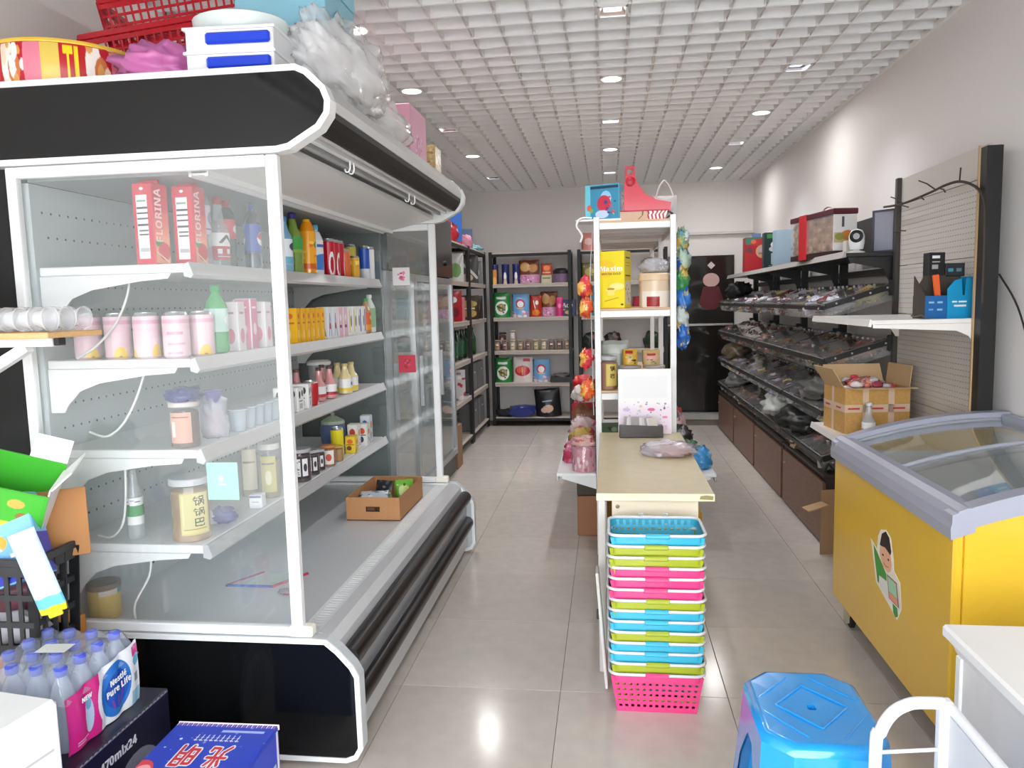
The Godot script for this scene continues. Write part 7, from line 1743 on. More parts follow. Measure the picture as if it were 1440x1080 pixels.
	var tape := mat(rgb(214, 186, 160), 0.3)
	var redp := mat(rgb(190, 60, 56), 0.4)
	for q in [[-0.165, 0.11, 0.165, 0.15], [-0.075, 0.0, -0.045, h], [0.055, 0.0, 0.085, h]]:
		part("tape", spanm(Vector3(q[0], q[1], d / 2 + 0.0003), Vector3(q[2], q[3], d / 2 + 0.0009)), tape, cx)
	for q in [[-0.14, 0.11, 0.14, 0.15], [-0.03, 0.0, 0.0, h]]:
		part("tape", spanm(Vector3(-w / 2 - 0.0009, q[1], q[0]), Vector3(-w / 2 - 0.0003, q[3], q[2])), tape, cx)
	for q in [-0.12, 0.0, 0.11]:
		part("tape_print", spanm(Vector3(q - 0.03, 0.125, d / 2 + 0.001), Vector3(q + 0.03, 0.134, d / 2 + 0.0014)), redp, cx)
	for q in [-0.08, 0.06]:
		part("tape_print", spanm(Vector3(-w / 2 - 0.0014, 0.125, q - 0.03), Vector3(-w / 2 - 0.001, 0.134, q + 0.03)), redp, cx)
	var cols := [[rgb(206, 70, 80), "red"], [rgb(226, 216, 214), "white"], [rgb(230, 130, 120), "coral"], [rgb(150, 60, 76), "maroon"], [rgb(206, 200, 204), "silver"]]
	var sw := [lump(Vector3(0.05, 0.03, 0.03), 260, 0.3, 12, 8), lump(Vector3(0.06, 0.035, 0.035), 262, 0.3, 12, 8)]
	single("sweets_heap", lump(Vector3(0.30, 0.31, 0.25), 264, 0.10, 24, 14), tmat(picture(48, 48, rgb(150, 90, 84), [["d", 60, 8, .06, [rgb(206, 70, 80), rgb(226, 216, 214), rgb(110, 50, 50), rgb(220, 150, 130)]]]), 0.4), "mixed heap of wrapped sweets filling the taped carton", "sweets", Vector3(1.355, 0.742, -4.20)).set_meta("kind", "stuff")
	for k in 22:
		var c: Array = cols[k % 5]
		single("wrapped_sweet", sw[k % 2], mat(c[0], 0.25), "%s wrapped sweet on the carton's heap, %s row from front, %s from left" % [c[1], ["first", "second", "third", "fourth"][k / 6], ["first", "second", "third", "fourth", "fifth", "sixth"][k % 6]], "sweet", Vector3(1.235 + (k % 6) * 0.048 + rng.randf_range(-0.01, 0.01), 0.742 + 0.232 + rng.randf_range(0.0, 0.03) - 0.05 * absf((k % 6) - 2.5) / 2.5, -4.11 - (k / 6) * 0.06 + rng.randf_range(-0.01, 0.01)), Basis(Vector3.UP, rng.randf() * TAU), "wrapped sweets in the carton")
	bottle("clear water bottle with blue label before the taped carton", 0.032, 0.17, rgb(206, 210, 212), picture(64, 64, W, [["e", .4, .6, .35, .4, rgb(40, 70, 160)], ["e", .6, .5, .14, .2, W], ["r", .3, .75, .3, .1, rgb(120, 150, 200)]]), rgb(220, 220, 220), Vector3(1.305, 0.736, -3.99), 0.3, Vector2(0.08, 0.42), "", "water_bottle", 0.4)

# ---------------------------------------------------------------- yellow chest freezer
func freezer() -> void:
	var W := rgb(240, 240, 238)
	var t := thing("chest_freezer", "yellow chest freezer with curved sliding glass lids", "freezer", Vector3.ZERO)
	var yel := mat(rgb(230, 186, 50), 0.28, 0.0, "coat")
	var grey := mat(rgb(160, 162, 176), 0.3)
	var x0 := 0.985
	var x1 := 1.675
	var zn := -2.27
	var zf := -3.43
	var H := 0.775
	part("body", spanm(Vector3(x0, 0.12, zf), Vector3(x0 + 0.03, H, zn), 0.006), yel, t)
	var endp := [Vector2(x0 + 0.0301, 0.12), Vector2(x1, 0.12), Vector2(x1, 0.88), Vector2(x0 + 0.45, 0.87), Vector2(x0 + 0.25, 0.835), Vector2(x0 + 0.1, 0.795), Vector2(x0 + 0.0301, H)]
	part("body_end", prism(endp, zn, zn - 0.03), yel, t)
	part("body_end", prism(endp, zf + 0.03, zf), yel, t)
	part("body_back", spanm(Vector3(x1 - 0.03, 0.12, zf + 0.031), Vector3(x1, H + 0.1, zn - 0.031)), yel, t)
	part("floor_pan", spanm(Vector3(x0 + 0.031, 0.12, zf + 0.031), Vector3(x1 - 0.031, 0.30, zn - 0.031)), mat(rgb(226, 226, 224), 0.5), t)
	part("inner_liner", spanm(Vector3(x0 + 0.0305, 0.301, zf + 0.0305), Vector3(x0 + 0.06, H - 0.01, zn - 0.0305)), mat(rgb(226, 228, 228), 0.4), t)
	part("inner_liner", spanm(Vector3(x1 - 0.06, 0.301, zf + 0.0305), Vector3(x1 - 0.0305, 0.86, zn - 0.0305)), mat(rgb(226, 228, 228), 0.4), t)
	for e in [[zf + 0.0302, zf + 0.05], [zn - 0.05, zn - 0.0302]]:
		part("inner_liner", spanm(Vector3(x0 + 0.061, 0.301, e[0]), Vector3(x1 - 0.061, 0.78, e[1])), mat(rgb(226, 228, 228), 0.4), t)
	part("base_skirt", spanm(Vector3(x0 + 0.03, 0.085, zf + 0.03), Vector3(x1 - 0.03, 0.1198, zn - 0.03)), mat(rgb(50, 46, 42), 0.7), t)
	for x in [x0 + 0.06, x1 - 0.08]:
		for z in [zf + 0.08, zn - 0.08]:
			var c := part("caster", lathe([Vector2(0, -0.012), Vector2(0.025, -0.012), Vector2(0.03, -0.008), Vector2(0.03, 0.008), Vector2(0.025, 0.012), Vector2(0, 0.012)], 16), mat(rgb(36, 34, 32), 0.6), t, Vector3(x, 0.0305, z), Basis(Vector3.BACK, PI / 2))
			part("fork", spanm(Vector3(-0.01, -0.03, -0.014), Vector3(0.055, 0.03, 0.014), 0.003), mat(rgb(176, 170, 140), 0.4), c)
	# curved rim: arc across x, swept along the four sides
	var arc := []
	for k in 13:
		var u := k / 12.0
		arc.append(Vector2(lerpf(x0 - 0.012, x1, u), 0.802 + 0.130 * sin(PI / 2 * pow(u, 0.85))))
	for e in [[zn + 0.014, zn - 0.045], [zf + 0.045, zf - 0.014]]:
		var poly := []
		for p in arc:
			poly.append(p + Vector2(0, 0.012))
		var rev := arc.duplicate()
		rev.reverse()
		for p in rev:
			poly.append(p - Vector2(0, 0.048))
		part("rim_end", prism(poly, e[0], e[1]), grey, t)
	part("rim_front", prism([Vector2(x0 - 0.014, 0.742), Vector2(x0 + 0.05, 0.765), Vector2(x0 + 0.062, 0.836), Vector2(x0 + 0.03, 0.836), Vector2(x0 + 0.006, 0.826), Vector2(x0 - 0.009, 0.805), Vector2(x0 - 0.016, 0.775)], zf - 0.0142, zn + 0.0142), grey, t)
	part("rim_back", spanm(Vector3(x1 - 0.04, 0.885, zf + 0.046), Vector3(x1, 0.938, zn - 0.046), 0.006), grey, t)
	# sliding lids: curved panes in grey frames, the far one lower
	var gl := mat(Color(0.70, 0.75, 0.74, 0.16), 0.02, 0.0, "glass")
	gl.metallic_specular = 0.8
	for k in 2:
		var za := -2.317 if k == 0 else -2.80
		var zb := -2.84 if k == 0 else -3.384
		var lift := 0.006 if k == 0 else -0.008
		var st := begin()
		st.set_smooth_group(1)
		for i in range(1, 12):
			var a: Vector2 = arc[i] + Vector2(0, lift - 0.012)
			var b: Vector2 = arc[i + 1] + Vector2(0, lift - 0.012)
			if i == 11:
				b.x -= 0.042
			quad(st, Vector3(a.x, a.y, za), Vector3(b.x, b.y, za), Vector3(b.x, b.y, zb), Vector3(a.x, a.y, zb))
			quad(st, Vector3(b.x, b.y - 0.004, za), Vector3(a.x, a.y - 0.004, za), Vector3(a.x, a.y - 0.004, zb), Vector3(b.x, b.y - 0.004, zb))
		var lid := part("glass_lid", done(st), gl, t)
		for z in [za, zb]:
			var pts := []
			for i in range(1, 13):
				pts.append(Vector3(arc[i].x - (0.042 if i == 12 else 0.0), arc[i].y + lift - 0.01, z))
			part("lid_frame", tube(pts, 0.009, 8), mat(rgb(150, 152, 160), 0.3), lid)
	# goods frozen inside
	var its := [["pale green ice cream box in the freezer", rgb(150, 196, 186), Vector3(1.32, 0.301, -2.52), Vector3(0.2, 0.2, 0.16)], ["white ice cream box in the freezer", rgb(226, 222, 216), Vector3(1.20, 0.301, -2.64), Vector3(0.14, 0.24, 0.14)], ["coral ice lolly carton in the freezer", rgb(226, 150, 120), Vector3(1.16, 0.301, -2.47), Vector3(0.12, 0.2, 0.14)], ["brown ice cream carton in the freezer", rgb(120, 96, 80), Vector3(1.40, 0.301, -2.75), Vector3(0.2, 0.22, 0.18)], ["blue ice cream carton deep in the freezer", rgb(110, 140, 180), Vector3(1.25, 0.301, -3.0), Vector3(0.24, 0.16, 0.2)]]
	for s in its:
		carton("ice_cream_box", s[0], "box", s[3], s[1], picture(24, 24, s[1], [["r", .2, .3, .6, .2, (s[1] as Color).darkened(0.3)], ["e", .5, .7, .3, .14, W]]), Rect2(), s[2], 0.2, "boxes inside the freezer")
	# figure sticker on the yellow side: boy with dark hair holding a tablet, in flat pieces
	var s := thing("side_sticker", "cut-out sticker of a dark-haired boy holding a tablet on freezer side", "sticker", Vector3(x0 - 0.0008, 0.462, -2.80), -PI / 2)
	s.scale = Vector3(1.7, 0.74, 1.0)
	part("white_edge", prism([Vector2(-0.03, 0.175), Vector2(0.0, 0.195), Vector2(0.028, 0.175), Vector2(0.045, 0.09), Vector2(0.05, 0.03), Vector2(0.085, 0.0), Vector2(0.095, -0.12), Vector2(0.075, -0.19), Vector2(0.04, -0.165), Vector2(-0.05, -0.11), Vector2(-0.075, 0.02), Vector2(-0.09, 0.085), Vector2(-0.05, 0.06), Vector2(-0.045, 0.13)], -0.001, 0.0), mat(rgb(236, 230, 214), 0.5), s)
	part("hair", prism([Vector2(-0.032, 0.10), Vector2(-0.022, 0.16), Vector2(0.0, 0.186), Vector2(0.02, 0.17), Vector2(0.034, 0.11), Vector2(0.03, 0.09), Vector2(0.0, 0.105), Vector2(-0.03, 0.095)], 0.0, 0.0006), mat(rgb(36, 24, 20), 0.5), s)
	part("face", prism([Vector2(-0.03, 0.095), Vector2(0.0, 0.105), Vector2(0.03, 0.09), Vector2(0.038, 0.05), Vector2(0.034, 0.012), Vector2(0.018, -0.005), Vector2(-0.012, 0.006), Vector2(-0.032, 0.05)], 0.0, 0.0006), mat(rgb(232, 178, 144), 0.5), s)
	for e in [-0.012, 0.02]:
		part("eye", lathe([Vector2(0, 0), Vector2(0.005, 0), Vector2(0.005, 0.0004), Vector2(0, 0.0004)], 10), mat(rgb(30, 20, 18), 0.5), s, Vector3(e, 0.06, 0.0007), Basis(Vector3.RIGHT, PI / 2))
	part("mouth", tube(curve([Vector3(-0.006, 0.026, 0.0008), Vector3(0.008, 0.018, 0.0008), Vector3(0.022, 0.026, 0.0008)], 4), 0.0014, 5), mat(rgb(150, 50, 40), 0.5), s)
	part("shirt", prism([Vector2(-0.07, 0.07), Vector2(-0.045, 0.045), Vector2(-0.01, 0.004), Vector2(0.01, -0.02), Vector2(0.02, -0.11), Vector2(-0.04, -0.10), Vector2(-0.062, 0.01)], 0.0, 0.0005), mat(rgb(70, 150, 60), 0.5), s)
	part("apron", prism([Vector2(-0.03, -0.06), Vector2(0.03, -0.05), Vector2(0.045, -0.14), Vector2(0.02, -0.14), Vector2(-0.03, -0.10)], 0.0005, 0.001), mat(rgb(226, 226, 220), 0.5), s)
	part("tablet", prism([Vector2(0.015, -0.015), Vector2(0.07, -0.012), Vector2(0.086, -0.12), Vector2(0.03, -0.122)], 0.001, 0.0016), mat(rgb(150, 110, 110), 0.5), s)
	part("tablet_screen", prism([Vector2(0.021, -0.022), Vector2(0.066, -0.02), Vector2(0.075, -0.085), Vector2(0.03, -0.087)], 0.0016, 0.002), mat(rgb(160, 206, 170), 0.4), s)
	part("tablet_base", prism([Vector2(0.031, -0.09), Vector2(0.075, -0.088), Vector2(0.08, -0.116), Vector2(0.035, -0.117)], 0.0016, 0.002), mat(rgb(232, 150, 120), 0.4), s)
	part("trouser", prism([Vector2(0.05, -0.13), Vector2(0.075, -0.13), Vector2(0.08, -0.165), Vector2(0.068, -0.182), Vector2(0.055, -0.17)], 0.0, 0.0006), mat(rgb(60, 150, 70), 0.5), s)

# ---------------------------------------------------------------- stool, white cabinet and wire stand in front right
func near_right() -> void:
	var W := rgb(240, 240, 238)
	# white stone-look cabinet
	var stone := grain(rgb(222, 219, 214), rgb(240, 238, 235), 0.012, Vector3(1.2, 1.2, 1.2), 0.4, 100)
	var t := thing("white_cabinet", "white stone-look cabinet with moulded top at right edge", "cabinet", Vector3.ZERO)
	part("top_slab", spanm(Vector3(0.798, 0.618, -1.886), Vector3(1.45, 0.65, -1.2), 0.006), mat(rgb(242, 240, 236), 0.35), t)
	part("moulding", prism([Vector2(0.806, 0.6175), Vector2(1.44, 0.6175), Vector2(1.44, 0.58), Vector2(0.83, 0.58), Vector2(0.822, 0.598)], -1.876, -1.21), mat(rgb(238, 236, 233), 0.4), t)
	part("body", spanm(Vector3(0.832, 0.0, -1.866), Vector3(1.43, 0.5795, -1.22), 0.004), stone, t)
	part("corner_post", spanm(Vector3(0.826, 0.0, -1.872), Vector3(0.846, 0.5794, -1.845), 0.003), mat(rgb(240, 239, 237), 0.4), t)
	# blue plastic stool
	var blue := mat(rgb(22, 150, 226), 0.22, 0.0, "coat")
	var s := thing("plastic_stool", "glossy bright blue plastic stool on the floor", "stool", Vector3(0.485, 0, -1.84), 0.0)
	var oct := func(w: float, d: float, c: float) -> Array:
		return [Vector2(w / 2 - c, d / 2), Vector2(w / 2, d / 2 - c), Vector2(w / 2, -d / 2 + c), Vector2(w / 2 - c, -d / 2), Vector2(-w / 2 + c, -d / 2), Vector2(-w / 2, -d / 2 + c), Vector2(-w / 2, d / 2 - c), Vector2(-w / 2 + c, d / 2)]
	var levels := [[0.45, 0.245, 0.325, 0.05], [0.448, 0.262, 0.342, 0.055], [0.440, 0.276, 0.356, 0.058], [0.425, 0.284, 0.364, 0.06], [0.36, 0.292, 0.372, 0.06]]
	var st := begin()
	var cap: Array = oct.call(levels[0][1], levels[0][2], levels[0][3])
	# seat with a hole in the middle
	var hole := []
	for k in 8:
		var a := TAU * (k + 0.5) / 8 + 0.0
		hole.append(Vector2(0.014 * cos(PI / 2 - a + PI / 8 - PI / 8), 0.014 * sin(PI / 2 - a)))
	for k in 8:
		var p: Vector2 = cap[k]
		var q: Vector2 = cap[(k + 1) % 8]
		var hp := p.normalized() * 0.014
		var hq := q.normalized() * 0.014
		quad(st, Vector3(hp.x, 0.446, hp.y), Vector3(p.x, 0.45, p.y), Vector3(q.x, 0.45, q.y), Vector3(hq.x, 0.446, hq.y))
		quad(st, Vector3(hq.x, 0.43, hq.y), Vector3(hp.x, 0.43, hp.y), Vector3(hp.x, 0.446, hp.y), Vector3(hq.x, 0.446, hq.y))
	for l in levels.size() - 1:
		st.set_smooth_group(3 if l < 3 else -1)
		var A: Array = oct.call(levels[l][1], levels[l][2], levels[l][3])
		var B: Array = oct.call(levels[l + 1][1], levels[l + 1][2], levels[l + 1][3])
		for k in 8:
			var k2 := (k + 1) % 8
			quad(st, Vector3(B[k].x, levels[l + 1][0], B[k].y), Vector3(B[k2].x, levels[l + 1][0], B[k2].y), Vector3(A[k2].x, levels[l][0], A[k2].y), Vector3(A[k].x, levels[l][0], A[k].y))
	part("seat", done(st), blue, s)
	# raised lines pressed into the seat
	st = begin()
	var lines := [[Vector2(-0.085, 0.0), Vector2(0.0, -0.10)], [Vector2(0.0, -0.10), Vector2(0.085, 0.0)], [Vector2(0.085, 0.0), Vector2(0.0, 0.10)], [Vector2(0.0, 0.10), Vector2(-0.085, 0.0)], [Vector2(-0.12, -0.03), Vector2(-0.03, -0.14)], [Vector2(0.03, -0.14), Vector2(0.12, -0.03)], [Vector2(0.12, 0.03), Vector2(0.04, 0.14)], [Vector2(-0.04, 0.14), Vector2(-0.12, 0.03)]]
	for l in lines:
		bar(st, Vector3(l[0].x, 0.4495, l[0].y), Vector3(l[1].x, 0.4495, l[1].y), 0.005, 0.005, 0.0015)
	part("seat_ridges", done(st), blue, s)
	# flared legs with arched sides
	for c in [[1, 1], [1, -1], [-1, -1], [-1, 1]]:
		st = begin()
		var tp := Vector2(0.146 * c[0], 0.186 * c[1])
		var bp := Vector2(0.175 * c[0], 0.215 * c[1])
		var wx: float = -0.085 * c[0]
		var wz: float = -0.10 * c[1]
		var nx: float = -0.05 * c[0]
		var nz: float = -0.05 * c[1]
		var a0 := Vector3(tp.x, 0.36, tp.y)
		var a1 := Vector3(bp.x, 0.0, bp.y)
		var cx: float = -0.06 * c[0]
		var cz: float = -0.06 * c[1]
		var t1 := a0 + Vector3(cx, 0, 0)
		var t2 := a0 + Vector3(0, 0, cz)
		var b1 := a1 + Vector3(cx * 0.6, 0, 0)
		var b2 := a1 + Vector3(0, 0, cz * 0.6)
		var t1w := a0 + Vector3(cx + wx, 0, 0)
		var t2w := a0 + Vector3(0, 0, cz + wz)
		var m1 := a0.lerp(a1, 0.25) + Vector3(cx * 0.9 + nx, 0, 0)
		var m2 := a0.lerp(a1, 0.25) + Vector3(0, 0, cz * 0.9 + nz)
		var e1 := b1 + Vector3(nx * 0.6, 0, 0)
		var e2 := b2 + Vector3(0, 0, nz * 0.6)
		var flip: bool = c[0] * c[1] > 0
		var faces := [[t1, t2, b2, b1], [t1w, t1, t1.lerp(b1, 0.25), m1], [t2, t2w, m2, t2.lerp(b2, 0.25)], [m1, t1.lerp(b1, 0.25), b1, e1], [t2.lerp(b2, 0.25), m2, e2, b2]]
		for f in faces:
			for th in [0.0, 0.006]:
				var o: Vector3 = Vector3(-c[0], 0, -c[1]).normalized() * float(th)
				if flip == (th == 0.0):
					quad(st, f[0] + o, f[1] + o, f[2] + o, f[3] + o)
				else:
					quad(st, f[3] + o, f[2] + o, f[1] + o, f[0] + o)
		part("leg", done(st), blue, s)
	# white bent-tube stand
	var wm := mat(rgb(236, 236, 242), 0.3)
	var r := thing("tube_stand", "white bent metal tube stand beside the white cabinet", "stand", Vector3.ZERO)
	var z := -1.55
	for k in 2:
		var zz := z + k * 0.42
		part("arch", tube(curve([Vector3(0.537, 0.0, zz), Vector3(0.537, 0.50, zz), Vector3(0.545, 0.555, zz), Vector3(0.567, 0.598, zz), Vector3(0.60, 0.62, zz), Vector3(0.635, 0.624, zz), Vector3(0.665, 0.624, zz)], 6), 0.0125, 10), wm, r)
		part("post", spanm(Vector3(0.655, 0.0, zz - 0.012), Vector3(0.681, 0.632, zz + 0.012), 0.003), wm, r)
		part("cross_wire", tube([Vector3(0.537, 0.512, zz), Vector3(0.657, 0.525, zz)], 0.004, 7), wm, r)
	part("long_rail", tube([Vector3(0.675, 0.62, z), Vector3(0.675, 0.62, z + 0.42)], 0.010, 8), wm, r)
	part("side_sheet", spanm(Vector3(0.672, 0.05, z + 0.014), Vector3(0.676, 0.605, z + 0.405)), mat(rgb(206, 208, 212), 0.4), r)
	part("cream_shelf", spanm(Vector3(0.551, 0.46, z + 0.02), Vector3(0.654, 0.472, z + 0.40), 0.003), mat(rgb(232, 224, 200), 0.5), r)

# ---------------------------------------------------------------- piled goods in front left
func near_left() -> void:
	var W := rgb(240, 240, 238)
	# dark blue drinks carton
	var navy := rgb(24, 22, 46)
	var bc := thing("drinks_carton", "dark navy drinks carton under the water bottles", "box", Vector3(-1.30, 0, -1.745), 0.0)
	part("body", spanm(Vector3(-0.33, 0, -0.24), Vector3(0.0, 0.345, 0.185), 0.003), mat(navy, 0.35), bc)
	part("side_print", face(0.42, 0.34), tmat(picture(240, 170, navy, [["e", .62, .86, .34, .58, rgb(150, 150, 160)], ["e", .62, .9, .28, .46, rgb(206, 206, 210)], ["r", .50, .62, .012, .3, rgb(30, 28, 40)], ["r", .56, .58, .012, .36, rgb(30, 28, 40)], ["r", .62, .56, .012, .4, rgb(30, 28, 40)], ["r", .68, .57, .012, .38, rgb(30, 28, 40)], ["r", .0, .015, 1, .012, rgb(120, 120, 140)]]), 0.35), bc, Vector3(0.0006, 0.1725, -0.0275), RIGHTB)
	letters(bc, "470mlx24", 0.024, rgb(214, 214, 222), Vector3(0.001, 0.285, -0.005), RIGHTB, true, 0.001)
	st_dashes(bc)
	# shrink-wrapped bottles
	var wp := thing("water_multipack", "shrink-wrapped pack of water bottles with pink and white film", "bottle pack", Vector3(-1.345, 0.3455, -1.775), 0.0)
	var clearb := mat(Color(0.80, 0.86, 0.93, 0.42), 0.06, 0.0, "glass")
	var body := lathe([Vector2(0, 0.003), Vector2(0.026, 0.0), Vector2(0.033, 0.01), Vector2(0.031, 0.05), Vector2(0.033, 0.09), Vector2(0.033, 0.13), Vector2(0.024, 0.165), Vector2(0.013, 0.19), Vector2(0.013, 0.205)], 16)
	var cap := lathe([Vector2(0.0145, 0.196), Vector2(0.016, 0.198), Vector2(0.016, 0.216), Vector2(0.013, 0.219), Vector2(0, 0.219)], 14)
	for i in 4:
		for j in 4:
			var b := part("bottle", body, clearb, wp, Vector3(-0.036 - i * 0.068, 0, -0.105 + j * 0.07))
			part("cap", cap, mat(rgb(70, 86, 200), 0.35), b)
	var pat := [["r", 0, 0, .42, 1, rgb(222, 44, 140)], ["v", 0.0, 0.0, W, W], ["e", .66, .5, .29, .56, rgb(240, 244, 248)], ["e", .64, .5, .215, .44, rgb(40, 120, 206)], ["e", .66, .52, .16, .30, rgb(24, 86, 190)], ["e", .27, .55, .05, .3, rgb(186, 206, 226)], ["e", .27, .36, .03, .1, rgb(120, 170, 206)], ["r", .1, .86, .16, .03, rgb(240, 170, 206)], ["r", .1, .91, .12, .03, rgb(240, 170, 206)], ["r", .9, .06, .1, .16, rgb(222, 60, 150)], ["e", .95, .3, .05, .09, rgb(110, 180, 214)], ["r", .91, .5, .07, .14, rgb(150, 160, 170)], ["r", .86, .76, .14, .24, rgb(150, 200, 226)], ["l", .58, .66, .6, .8, .02, rgb(150, 60, 170)], ["l", .66, .64, .66, .78, .02, rgb(150, 60, 170)], ["l", .74, .6, .72, .72, .02, rgb(150, 60, 170)]]
	var pic := picture(256, 150, rgb(236, 240, 245), pat)
	# wavy printed film over the front row
	var st := begin()
	st.set_smooth_group(1)
	var N := 32
	for j in 8:
		for i in N:
			var q := []
			for c in [[i, j], [i + 1, j], [i + 1, j + 1], [i, j + 1]]:
				var u := float(c[0]) / N
				var v := float(c[1]) / 8
				var zz := lerpf(0.145, -0.145, u)
				var wob := absf(sin((zz + 0.14) / 0.07 * PI)) * 0.007
				var tw := 0.15 * u
				q.append(Vector3(-0.002 + wob - 0.004 * pow(v, 3.0) - 0.006 * pow(1.0 - v, 4.0), 0.002 + v * (0.148 + 0.03 * u), zz))
			quad(st, q[0], q[1], q[2], q[3], Rect2(float(i) / N, 1.0 - float(j + 1) / 8, 1.0 / N, 1.0 / 8))
	var film := part("printed_film", done(st), tmat(pic, 0.2, "coat"), wp, Vector3(0.004, 0, 0))
	letters(film, "Nestlé", 0.016, W, Vector3(0.0105, 0.116, -0.040), RIGHTB * Basis(Vector3.BACK, 0.06), true, 0.0012)
	letters(film, "Pure Life", 0.0175, W, Vector3(0.0105, 0.092, -0.040), RIGHTB * Basis(Vector3.BACK, 0.06), true, 0.0012)
	letters(film, "NEW", 0.012, W, Vector3(0.0105, 0.128, 0.085), RIGHTB, true, 0.0012)
	# clear film hood over the tops
	st = begin()
	st.set_smooth_group(1)
	for i in 24:
		for j in 24:
			var q := []
			for c in [[i, j], [i + 1, j], [i + 1, j + 1], [i, j + 1]]:
				var u := float(c[0]) / 24
				var v := float(c[1]) / 24
				var px := lerpf(-0.285, 0.004, u)
				var pz := lerpf(0.148, -0.148, v)
				var edge := minf(minf(u, 1.0 - u) * 0.289, minf(v, 1.0 - v) * 0.296)
				var near_cap := absf(sin((px + 0.002) / 0.068 * PI)) * absf(sin((pz + 0.14) / 0.07 * PI))
				var hh := 0.222 - 0.018 * (1.0 - near_cap) - 0.07 * pow(clampf(1.0 - edge / 0.03, 0.0, 1.0), 1.5)
				q.append(Vector3(px, hh, pz))
			quad(st, q[0], q[1], q[2], q[3])
	part("clear_film", done(st), mat(Color(0.86, 0.90, 0.98, 0.22), 0.12, 0.0, "glass"), wp)
	part("paper_tag", spanm(Vector3(-0.16, 0.223, -0.02), Vector3(-0.08, 0.2236, 0.03)), mat(rgb(214, 216, 214), 0.6), wp, Vector3.ZERO, Basis(Vector3.UP, 0.1))
	# white rounded carton at the very corner
	var wc := thing("white_carton", "white carton with grey print at the lower left corner", "box", Vector3(-1.4507, 0, -1.396), -0.15)
	part("body", sbox(Vector3(0.40, 0.59, 0.24), 0.012), mat(rgb(236, 236, 234), 0.5), wc)
	part("side_print", face(0.21, 0.5), tmat(picture(96, 180, rgb(236, 236, 234), [["r", .1, .42, .3, .03, rgb(110, 126, 120)], ["l", .14, .5, .44, .42, .04, rgb(110, 126, 120)], ["r", .16, .5, .26, .12, rgb(120, 136, 130)], ["e", .2, .68, .04, .02, rgb(110, 126, 120)], ["e", .38, .68, .04, .02, rgb(110, 126, 120)], ["r", 0, .82, 1, .18, rgb(130, 150, 146)], ["r", .6, .12, .35, .015, rgb(190, 190, 190)], ["r", .7, .4, .1, .02, rgb(226, 180, 176)]]), 0.5), wc, Vector3(0.2006, 0.292, 0), RIGHTB)
	part("front_print", face(0.38, 0.5), tmat(picture(96, 128, rgb(236, 236, 234), [["r", 0, .84, 1, .16, rgb(130, 150, 146)], ["r", .5, .3, .2, .1, rgb(120, 136, 130)], ["l", .5, .3, .75, .24, .02, rgb(110, 126, 120)]]), 0.5), wc, Vector3(0, 0.292, 0.1206))
	# blue milk carton with two large characters, seen upside down
	var blue := rgb(26, 60, 190)
	var ops := []
	var snow := ["d", 40, 12, .012, [rgb(220, 230, 250), rgb(120, 150, 226)]]
	ops.append(snow)
	for k in 40:
		ops.append(["r", k / 40.0, 0.0, .012, .045, rgb(226, 110, 110) if k % 2 else rgb(246, 236, 236)])
	ops += glyph("ming", .46, .5, -.2, -.24, .052, W)
	ops += glyph("guang", .75, .5, -.2, -.24, .052, W)
	ops += glyph("ming", .46, .5, -.2, -.24, .026, rgb(206, 40, 56))
	ops += glyph("guang", .75, .5, -.2, -.24, .026, rgb(206, 40, 56))
	for k in 9:
		ops += [["l", .3 + k * .05, .17, .33 + k * .05, .17, .008, W], ["l", .315 + k * .05, .14, .315 + k * .05, .21, .008, W], ["l", .3 + k * .05, .2, .335 + k * .05, .205, .007, W]]
	ops += [["r", .5, .08, .42, .03, rgb(170, 186, 236)], ["e", .04, .6, .14, .16, rgb(226, 60, 66)], ["e", .08, .58, .08, .09, rgb(240, 170, 170)], ["e", .76, .62, .1, .07, rgb(240, 200, 200)]]
	var mc := thing("milk_carton_case", "royal blue milk case with red and white characters on top", "box", Vector3(-1.06, 0, -1.69), 0.02)
	part("body", sbox(Vector3(0.29, 0.298, 0.40), 0.004), mat(blue, 0.35), mc)
	part("top_print", face(0.288, 0.40), tmat(picture(220, 220, blue, ops), 0.35), mc, Vector3(0, 0.2988, 0), TOPB)
	part("side_print", face(0.39, 0.28), tmat(picture(96, 80, blue, [["r", .55, .3, .4, .6, rgb(190, 196, 206)], ["r", .96, 0, .04, 1, rgb(240, 230, 230)], ["d", 14, 3, .03, [rgb(220, 230, 250)], 0, 0, .5, 1]]), 0.35), mc, Vector3(0.1456, 0.149, 0), RIGHTB)
	part("trim_edge", spanm(Vector3(-0.146, 0.286, -0.203), Vector3(0.147, 0.301, -0.199), 0.001), mat(rgb(240, 226, 224), 0.5), mc)
	# carton that carries the black crate
	single("plain_carton", sbox(Vector3(0.36, 0.495, 0.32), 0.004), mat(rgb(206, 130, 60), 0.8), "orange brown carton under the black crate", "box", Vector3(-1.85, 0, -1.99))
	var black := mat(rgb(46, 47, 49), 0.5)
	crate("black_crate", "black slotted plastic crate full of snack boxes", Vector3(0.44, 0.28, 0.17), black, Vector2i(11, 4), Vector3(-1.805, 0.4955, -1.93), Basis.IDENTITY, "", 0.014, 3)
	var fillc := thing("white_packets", "white wrapped packets showing through the black crate", "packet", Vector3(-1.80, 0.503, -1.93), 0.0)
	part("lower_packet", lump(Vector3(0.34, 0.12, 0.12), 300, 0.25), mat(rgb(200, 200, 204), 0.4), fillc)
	part("upper_packet", lump(Vector3(0.3, 0.12, 0.12), 302, 0.25), mat(rgb(120, 70, 80), 0.4), fillc, Vector3(0, 0.10, 0))
	# snack boxes on the crate
	var g := "snack boxes piled in the black crate"
	var gb := thing("open_snack_box", "green snack box with open white flaps on the crate", "box", Vector3(-1.715, 0.86, -1.96), 0.35)
